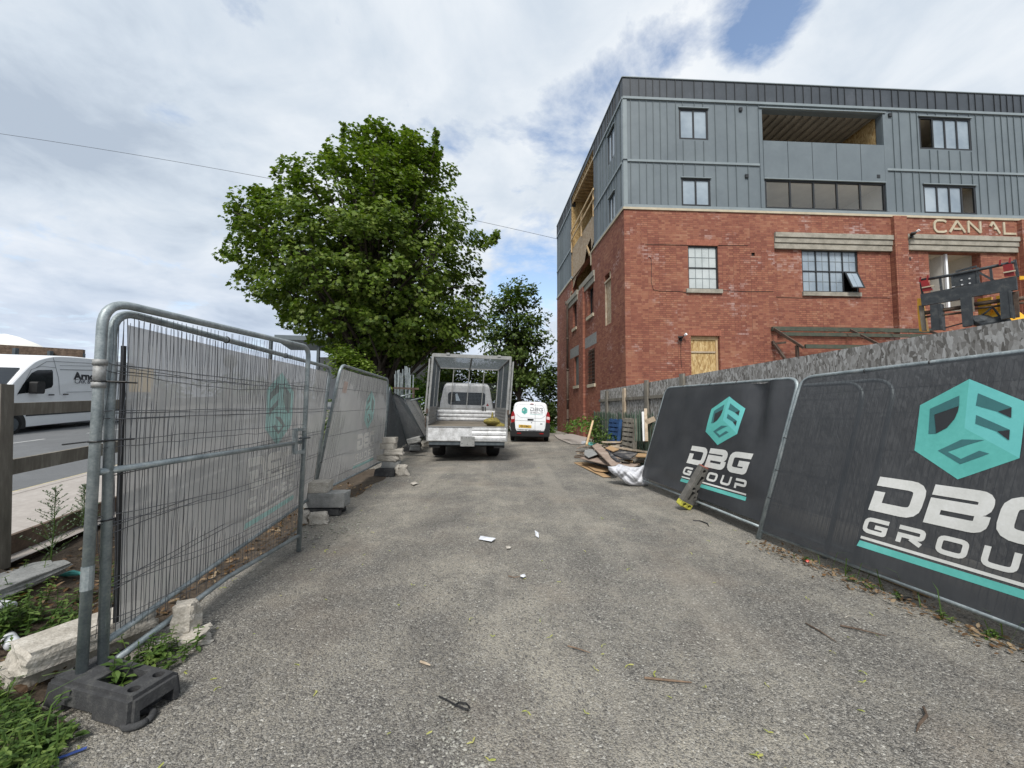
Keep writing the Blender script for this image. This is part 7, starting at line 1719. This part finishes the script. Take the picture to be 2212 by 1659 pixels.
def twig(label, pts, r_, mat='stick', name='stick', cat='stick'):
    mb = MB(); P = [atZ(x, y, .012) for x, y in pts]; mb.tube(P, [r_]*(len(P)-1)+[r_*.5], 6); return tag(mb.build(name, mat), label, cat)
twig('long pale brown stick on the grit at the lower right', [(1392, 1464), (1440, 1469), (1494, 1474)], .006)
twig('thin dark twig, left of two under the right panel', [(1740, 1346), (1770, 1362), (1806, 1386)], .005, 'board_brown')
twig('long dark forked twig, right of two under the right panel', [(1815, 1351), (1850, 1358), (1915, 1374)], .006, 'board_brown')
twig('short black curved strip near the foot of the right panels', [(1497, 1124), (1512, 1125), (1528, 1131), (1531, 1137)], .008, 'black')
twig('slender tan twig right of centre', [(1226, 1395), (1245, 1400), (1275, 1410)], .004)
twig('short brown twig pair below the leaflet', [(1098, 1244), (1110, 1247), (1128, 1245)], .004)
twig('dark crooked twig at the far lower right', [(1995, 1528), (2002, 1545), (1985, 1565), (1980, 1580)], .006, 'board_brown')
twig('small pale woody splinter left of centre', [(908, 1429), (920, 1433), (930, 1437)], .007, 'timber_pale')
mb = MB(); P = [atZ(x, y, .014) for x, y in ((948, 1504), (965, 1512), (984, 1523), (1000, 1530), (1012, 1533), (1015, 1528), (1008, 1520), (992, 1517), (984, 1522))]; mb.tube(P, .0042, 6); tag(mb.build('cable_tie', 'black'), 'looped black cable tie lying on the pale chippings', 'cable tie')
mb = MB(); P = [atZ(x, y, .012) for x, y in ((1825, 1334), (1832, 1330), (1842, 1330), (1853, 1340))]; mb.tube(P, .003, 5); tag(mb.build('string_loop', 'concrete'), 'pale looped string above the forked twig', 'string')
def rgs(r_):
    y = 1.3+9*r_.random()**1.6; x = r_.uniform(-1.0, 1.0)*(y*.75+.6); return (x, y, .012)
r_ = random.Random(14); mb = MB()
for _ in range(170):
    x, y, z = rgs(r_); a = r_.uniform(0, 6.28); s = r_.uniform(.018, .032); 
    for da in (0, r_.uniform(1.6, 2.6)):
        if da and r_.random() < .3: continue
        m_ = MX.Translation((x, y, z)) @ Euler((r_.gauss(0, .2), r_.gauss(0, .2), a+da)).to_matrix().to_4x4()
        mb.add([m_ @ V((p*s, q*s, w*s)) for p, q, w in ((0, -.07, 0), (.35, -.17, .1), (1, -.1, .0), (1.1, .1, .05), (.5, .14, .12), (0, .09, 0))], [(0, 1, 2, 3, 4, 5)])
tag(mb.build('maple_seeds', 'seed'), 'yellow green winged maple seeds scattered on the yard', kind='stuff')
# ---------------------------------------------------------------- overhead cable
pA = atY(-40, 283, 22); pB = atY(1203, 516, 24.0); n = 60; pts = []
mid = atY(590, 381, 22.6)
for i in range(n+1):
    t = i/n; p = pA.lerp(pB, t); pts.append(p)
sag = pA.lerp(pB, .5); 
pts = []
for i in range(n+1):
    t = i/n; x = -40+(1203+40)*t; y = 283+(516-283)*t-(0)*t
    ylin = 283+(516-283)*t; y = ylin-14*4*t*(1-t)+0
    pts.append(atY(x, y, 22+2*t))
mb = MB(); mb.tube(pts, .011, 5, False); tag(mb.build('overhead_cable', 'cable'), 'thin dark overhead cable crossing the sky to the building', 'cable')
# ---------------------------------------------------------------- trees
LOBE = np.array([(0, 0), (.18, .16), (.10, .46), (.42, .34), (.62, .52), (.68, .24), (1.02, 0), (.68, -.24), (.62, -.52), (.42, -.34), (.10, -.46), (.18, -.16)])
SIMPLE = np.array([(0, 0), (.3, .26), (.7, .22), (1.0, 0), (.7, -.22), (.3, -.26)])
def leafcloud(name, mat, C, Nrm, S, shape, parent, rng, droop=.3):
    n = len(C); k = len(shape)
    a = rng.uniform(0, 2*np.pi, n)
    z = Nrm/np.linalg.norm(Nrm, axis=1, keepdims=True)
    t = np.stack([np.cos(a), np.sin(a), rng.normal(-droop, .35, n)], 1); x = t-z*(t*z).sum(1, keepdims=True); x /= np.linalg.norm(x, axis=1, keepdims=True)
    y = np.cross(z, x)
    sx = shape[:, 0][None, :, None]; sy = shape[:, 1][None, :, None]; s = S[:, None, None]
    fold = -.35*np.abs(sy)-.25*sx*sx
    P = C[:, None, :]+s*(x[:, None, :]*sx+y[:, None, :]*sy+z[:, None, :]*fold)
    P = P.reshape(-1, 3); c0 = np.array(WM[parent.name].translation); P = P-c0
    me = bpy.data.meshes.new(name); me.vertices.add(n*k); me.vertices.foreach_set('co', P.ravel())
    me.loops.add(n*k); me.loops.foreach_set('vertex_index', np.arange(n*k)); me.polygons.add(n)
    me.polygons.foreach_set('loop_start', np.arange(n)*k); me.polygons.foreach_set('loop_total', np.full(n, k)); me.update(calc_edges=True)
    me.materials.append(M[mat]); o = bpy.data.objects.new(name, me); COL.objects.link(o); o.parent = parent; return o
def pxrow(px0, px1, py, Y):
    a, b = atY(px0, py, Y), atY(px1, py, Y); return a.z, a.x, b.x
def crown(outline, Y, rng, n_cl, per, size, mat, shape, par, depth=.85, shell=.55, clr=(.45, .30), seedmb=None, below=0.2, droop=.3, gap=0., inset=.85):
    rows = sorted([pxrow(a, b, y, Y) for y, a, b in outline]); Z = np.array([r_[0] for r_ in rows]); XL = np.array([r_[1] for r_ in rows]); XR = np.array([r_[2] for r_ in rows])
    wmax = (XR-XL).max()/2; cl = []
    while len(cl) < n_cl:
        z = rng.uniform(Z[0]+.3*clr[1], Z[-1]-1.1*clr[1]); l, r = np.interp(z, Z, XL), np.interp(z, Z, XR); w = (r-l)/2
        if rng.random() > (w/wmax)**1.3+.05: continue
        rr = rng.random()**(.42 if rng.random() < shell else .75); th = rng.uniform(0, 2*np.pi)
        wi = max(.1, w-inset*clr[0]); x = (l+r)/2+math.cos(th)*rr*wi; y = Y+math.sin(th)*rr*wi*depth
        cl.append((x, y, z, rr))
    cl = np.array(cl); C = []; Nn = []; S = []
    for x, y, z, rr in cl:
        m = int(per*rng.uniform(.5, 1.5)); g_ = rng.normal(0, 1, (m, 3)); g_ /= np.maximum(.6, np.linalg.norm(g_, axis=1, keepdims=True))
        q = g_*np.array([clr[0], clr[0], clr[1]])*rng.uniform(.6, 1.3); q[:, 2] -= .25*(q[:, 0]**2+q[:, 1]**2)/clr[0]
        C.append(q+np.array([x, y, z])); cen_ = np.array([(np.interp(z, Z, XL)+np.interp(z, Z, XR))/2, Y, Z.mean()-1]); out = np.array([x, y, z])-cen_; out /= np.linalg.norm(out)+1e-6
        Nn.append(np.array([0, 0, .8])+.55*out+rng.normal(0, .38, (m, 3))); S.append(size*rng.uniform(.65, 1.25, m))
    C = np.concatenate(C); Nn = np.concatenate(Nn); S = np.concatenate(S)
    leafcloud('crown', mat, C, Nn, S, shape, par, rng, droop); return cl
def limbs(par, base, top, cl, rng, n, r0, mat='bark', fork=.35, lean=(0, 0)):
    mb = MB(); b = V(base); t = V(top); trunk = [b.lerp(t, k/8)+V((.10*math.sin(k*1.3), .08*math.cos(k), 0)) for k in range(9)]
    mb.tube([b-V((0, 0, .1))]+trunk, [r0*1.4, r0*1.15]+[r0*(1-.82*k/8) for k in range(1, 9)], 12); mb.build('trunk', mat, par, smooth=True)
    mb = MB(); idx = rng.choice(len(cl), min(n, len(cl)), replace=False)
    for i in idx:
        e = V(cl[i][:3]); k = min(7, max(1, int(8*fork+rng.uniform(-1.2, 4.5)*(.5+.5*(e.z-b.z)/max(.1, t.z-b.z))))); s_ = trunk[k]
        if e.z < s_.z-.5: s_ = trunk[max(1, k-2)]
        m_ = s_.lerp(e, .5)+V((rng.normal(0, .15), rng.normal(0, .15), .25+.1*(e-s_).length*.3)); L0 = (e-s_).length
        r1 = min(r0*.42, .018+.016*L0); mb.tube([s_, s_.lerp(m_, .5)+V((0, 0, .08)), m_, m_.lerp(e, .55), e], [r1, r1*.8, r1*.55, r1*.35, r1*.12], 6, False)
    mb.build('branches', mat, par)
rng = np.random.default_rng(5)
YT = 17.0
tb_ = atY(822, 880, YT); TB0 = V((tb_.x, YT, .0))
T1 = thing('maple_tree', 'huge broad dark green maple filling the middle of the view behind the left panels', 'tree', tuple(TB0))
out1 = [(262, 765, 795), (276, 735, 870), (290, 722, 925), (305, 708, 945), (322, 695, 968), (345, 680, 1000), (365, 668, 1010), (385, 655, 1000), (405, 600, 998), (425, 548, 1006), (450, 500, 1030), (475, 492, 1058), (500, 498, 1060), (530, 488, 1066), (555, 476, 1070), (585, 474, 1066), (615, 482, 1074), (645, 505, 1070), (670, 530, 1066), (695, 565, 1060), (720, 600, 1050), (745, 630, 1030), (765, 680, 985), (785, 740, 920), (800, 790, 880)]
out1 = [(560+.95*(y-560), 1080-(1080-a)*.955, 1080-(1080-b)*.965) for y, a, b in out1]
cl1 = crown(out1, YT, rng, 1050, 62, .165, 'leaf', LOBE, T1, depth=.78, clr=(.46, .28))
# spires that break the outline
sp = []
for (x0, y0, x1, y1, r_) in ((727, 330, 727, 252, .22), (782, 330, 783, 245, .25), (866, 320, 866, 262, .25), (935, 330, 935, 268, .25), (620, 430, 622, 330, .22), (700, 340, 690, 305, .25), (545, 450, 540, 405, .28), (495, 560, 458, 545, .22), (1060, 520, 1073, 500, .3), (500, 470, 488, 440, .3), (585, 440, 580, 395, .25), (820, 300, 822, 262, .2)):
    (y0, y1) = (560+.95*(y0-560), 560+.95*(y1-560)); (x0, x1) = (1080-(1080-x0)*.96, 1080-(1080-x1)*.96)
    for k in range(7):
        t = k/6; p = atY(x0+(x1-x0)*t, y0+(y1-y0)*t, YT+rng.normal(0, .2)); sp.append((p.x, p.y, p.z, r_*(1-.55*t)))
C = []; Nn = []
for x, y, z, r_ in sp:
    m = 26; C.append(np.array([x, y, z])+rng.normal(0, 1, (m, 3))*r_*np.array([.36, .36, .4])); Nn.append(np.array([0, 0, .6])+rng.normal(0, .6, (m, 3)))
C = np.concatenate(C); Nn = np.concatenate(Nn); leafcloud('crown_shoots', 'leaf', C, Nn, .17*rng.uniform(.6, 1.2, len(C)), LOBE, T1, rng)
limbs(T1, TB0, atY(790, 420, YT), cl1, rng, 170, .33, fork=.22)
YT2 = 25.0
b2 = atY(1122, 880, YT2); T2 = thing('ash_tree', 'slimmer feathery tree behind the small white van, right of the maple', 'tree', (b2.x, YT2, -.35))
out2 = [(600, 1105, 1142), (622, 1080, 1152), (650, 1068, 1162), (680, 1054, 1174), (710, 1045, 1180), (740, 1040, 1184), (770, 1036, 1182), (800, 1040, 1175), (830, 1048, 1165)]
cl2 = crown(out2, YT2, rng, 200, 42, .26, 'leaf2', SIMPLE, T2, depth=.8, clr=(.62, .32), droop=.9, inset=.35)
sp = []
for (x0, y0, x1, y1) in ((1120, 640, 1122, 603), (1150, 700, 1182, 683), (1160, 740, 1192, 735), (1140, 640, 1152, 622), (1070, 660, 1062, 640), (1160, 780, 1186, 768), (1050, 700, 1035, 690), (1100, 640, 1095, 620)):
    for k in range(6): p = atY(x0+(x1-x0)*k/5, y0+(y1-y0)*k/5, YT2+rng.normal(0, .3)); sp.append((p.x, p.y, p.z))
C = np.concatenate([np.array(s_)+rng.normal(0, .22, (18, 3)) for s_ in sp]); leafcloud('crown_shoots', 'leaf2', C, np.array([0, 0, .7])+rng.normal(0, .5, C.shape), .22*rng.uniform(.6, 1.2, len(C)), SIMPLE, T2, rng)
limbs(T2, (b2.x, YT2, -.35), atY(1115, 640, YT2), cl2, rng, 60, .17, fork=.35)
def bush(name, label, outl, Y, ncl, per, size, mat, cat='bush', grp=None, shape=SIMPLE, clr=(.5, .4), depth=.7, trunk=True):
    bx = atY((outl[-1][1]+outl[-1][2])/2, 880, Y); t = thing(name, label, cat, (bx.x, Y, gz(bx.x, Y)), group=grp)
    c_ = crown(outl, Y, rng, ncl, per, size, mat, shape, t, depth=depth, clr=clr, shell=.7)
    if trunk: limbs(t, (bx.x, Y, gz(bx.x, Y)), atY((outl[0][1]+outl[0][2])/2, outl[0][0]+20, Y), c_, rng, 14, .08)
bush('dark_bush', 'tall dark bush against the far corner of the brick wall', [(775, 1188, 1206), (785, 1175, 1215), (800, 1160, 1215), (830, 1145, 1218), (870, 1135, 1218), (910, 1130, 1215), (940, 1150, 1212)], 30.5, 150, 50, .24, 'leaf2', grp='bushes closing the end of the yard', depth=1.0)
bush('dark_bush', 'dark bush directly behind the small white van', [(790, 1080, 1120), (805, 1050, 1150), (840, 1040, 1160), (880, 1040, 1165), (920, 1050, 1165)], 27.5, 120, 50, .24, 'leaf2', grp='bushes closing the end of the yard', depth=.6)
bush('leafy_bush', 'mid green hedge seen through the truck cage', [(775, 950, 1010), (790, 920, 1060), (810, 900, 1080), (850, 890, 1085), (900, 890, 1085)], 24.5, 150, 60, .24, 'leaf', grp='bushes closing the end of the yard', depth=.5)
bush('bright_bush', 'bright yellow green bush between the maple trunk and the truck', [(800, 885, 900), (815, 868, 918), (835, 862, 925), (870, 862, 925)], 16.5, 36, 46, .17, 'leaf3', grp=None, depth=.7)
bush('ivy_shrub', 'small leaved shrub growing behind the panel with the pink tag', [(735, 720, 745), (755, 702, 775), (775, 700, 800), (800, 715, 830), (830, 740, 850), (850, 760, 850)], 10.6, 90, 60, .095, 'leaf', grp=None, clr=(.28, .2), depth=.6)
bush('white_flower_bush', 'low bush with pale blossom beside the far wall corner', [(905, 1178, 1200), (925, 1172, 1203), (948, 1172, 1203)], 25.5, 22, 40, .15, 'leaf3', grp=None, clr=(.35, .25))
# scrub under the maple and along the bank
for k_, (x, y, s_, lb) in enumerate(((-5.6, 12.5, 1.0, 'nearest dark scrub on the bank under the maple'), (-6.2, 15.5, 1.3, 'middle dark scrub on the bank under the maple'), (-5.2, 19.0, 1.3, 'farthest dark scrub on the bank under the maple'))):
    t = thing('scrub', lb, 'bush', (x, y, gz(x, y)), group='scrub under the maple'); m = 1500
    g_ = rng.normal(0, 1, (m, 3)); g_ /= np.linalg.norm(g_, axis=1, keepdims=True); g_ *= rng.random((m, 1))**.4; C = g_*np.array([1.3*s_, 1.6*s_, .8*s_])+np.array([x, y, gz(x, y)+.55*s_])
    leafcloud('foliage', 'leaf2', C, g_+np.array([0, 0, .6]), .15*rng.uniform(.6, 1.3, m), SIMPLE, t, rng)
# hedge and trees across the road
for k_, (x, y, w, h) in enumerate(((-36, 26, 5, 3.0), (-31, 32, 5.5, 3.6), (-27, 40, 6, 4.4), (-22, 47, 6, 4.6), (-16, 52, 6, 5), (-9, 56, 6, 5), (-2, 58, 5, 4.6))):
    t = thing('distant_tree', ('first', 'second', 'third', 'fourth', 'fifth', 'sixth', 'seventh')[k_]+' rounded tree from the left in the far row across the road', 'tree', (x, y, .5), group='far row of trees'); m = 1500
    g_ = rng.normal(0, 1, (m, 3)); g_ /= np.linalg.norm(g_, axis=1, keepdims=True); g_ *= rng.random((m, 1))**.35; g_ *= 1+.25*np.sin(g_[:, :1]*7+g_[:, 2:]*5)
    C = g_*np.array([w*.75, w*.6, h*.5])+np.array([x, y, .6+h*.5]); leafcloud('crown', 'leaf2', C, g_+np.array([0, 0, .6]), .38*rng.uniform(.6, 1.3, m), SIMPLE, t, rng)
    mb = MB(); mb.tube([(x, y, .4), (x, y, .6+h*.5)], [.2, .12], 8); mb.build('trunk', 'bark', t)
# steel framed shed and stored scaffold poles beyond the panels
SH = thing('steel_shed', 'low flat roofed grey steel shed half hidden behind the maple', 'shed', tuple(V((atY(760, 870, 27).x, 27, .8))))
mb = MB(); a, b = atY(612, 741, 26), atY(985, 752, 30); mb.beam(a, b, 5.0, .28); mb.build('roof', 'clad', SH)
mb = MB(); 
for k in range(5): q = a.lerp(b, .04+k/4.4); mb.beam((q.x, q.y-2.2, .3), (q.x, q.y-2.2, q.z-.1), .16, .16)
mb.build('column', 'galvdark', SH)
mb = MB(); a2, b2_ = atY(690, 800, 29), atY(985, 800, 32); mb.quad(a2+V((0, 0, -2.2)), b2_+V((0, 0, -2.2)), b2_+V((0, 0, 1.1)), a2+V((0, 0, 1.0))); mb.build('wall', 'white_dirty', SH)
PO_ = thing('scaffold_rack', 'rack of upright galvanised scaffold poles left of the truck', 'scaffold rack', tuple(V((atY(868, 870, 14.8).x, 14.8, .2)))); rs = random.Random(9)
for i in range(15):
    x = 856+i*2.4+rs.uniform(-1, 1); a = atY(x, 862, 14.8+rs.uniform(-.4, .4)); b = atY(x+rs.uniform(-4, 5), 797+rs.uniform(-8, 14), 14.8+rs.uniform(-.3, .3)); a.z = .15
    mb = MB(); mb.tube([a, b], .024, 7); mb.build('pole', 'galv', PO_)
mb = MB(); mb.beam(atY(850, 838, 14.4), atY(905, 840, 14.6), .04, .07); mb.tube([atY(893, 838, 14.4), atY(893, 880, 14.4)], .05, 8); mb.build('rack_bar', 'rust', PO_)
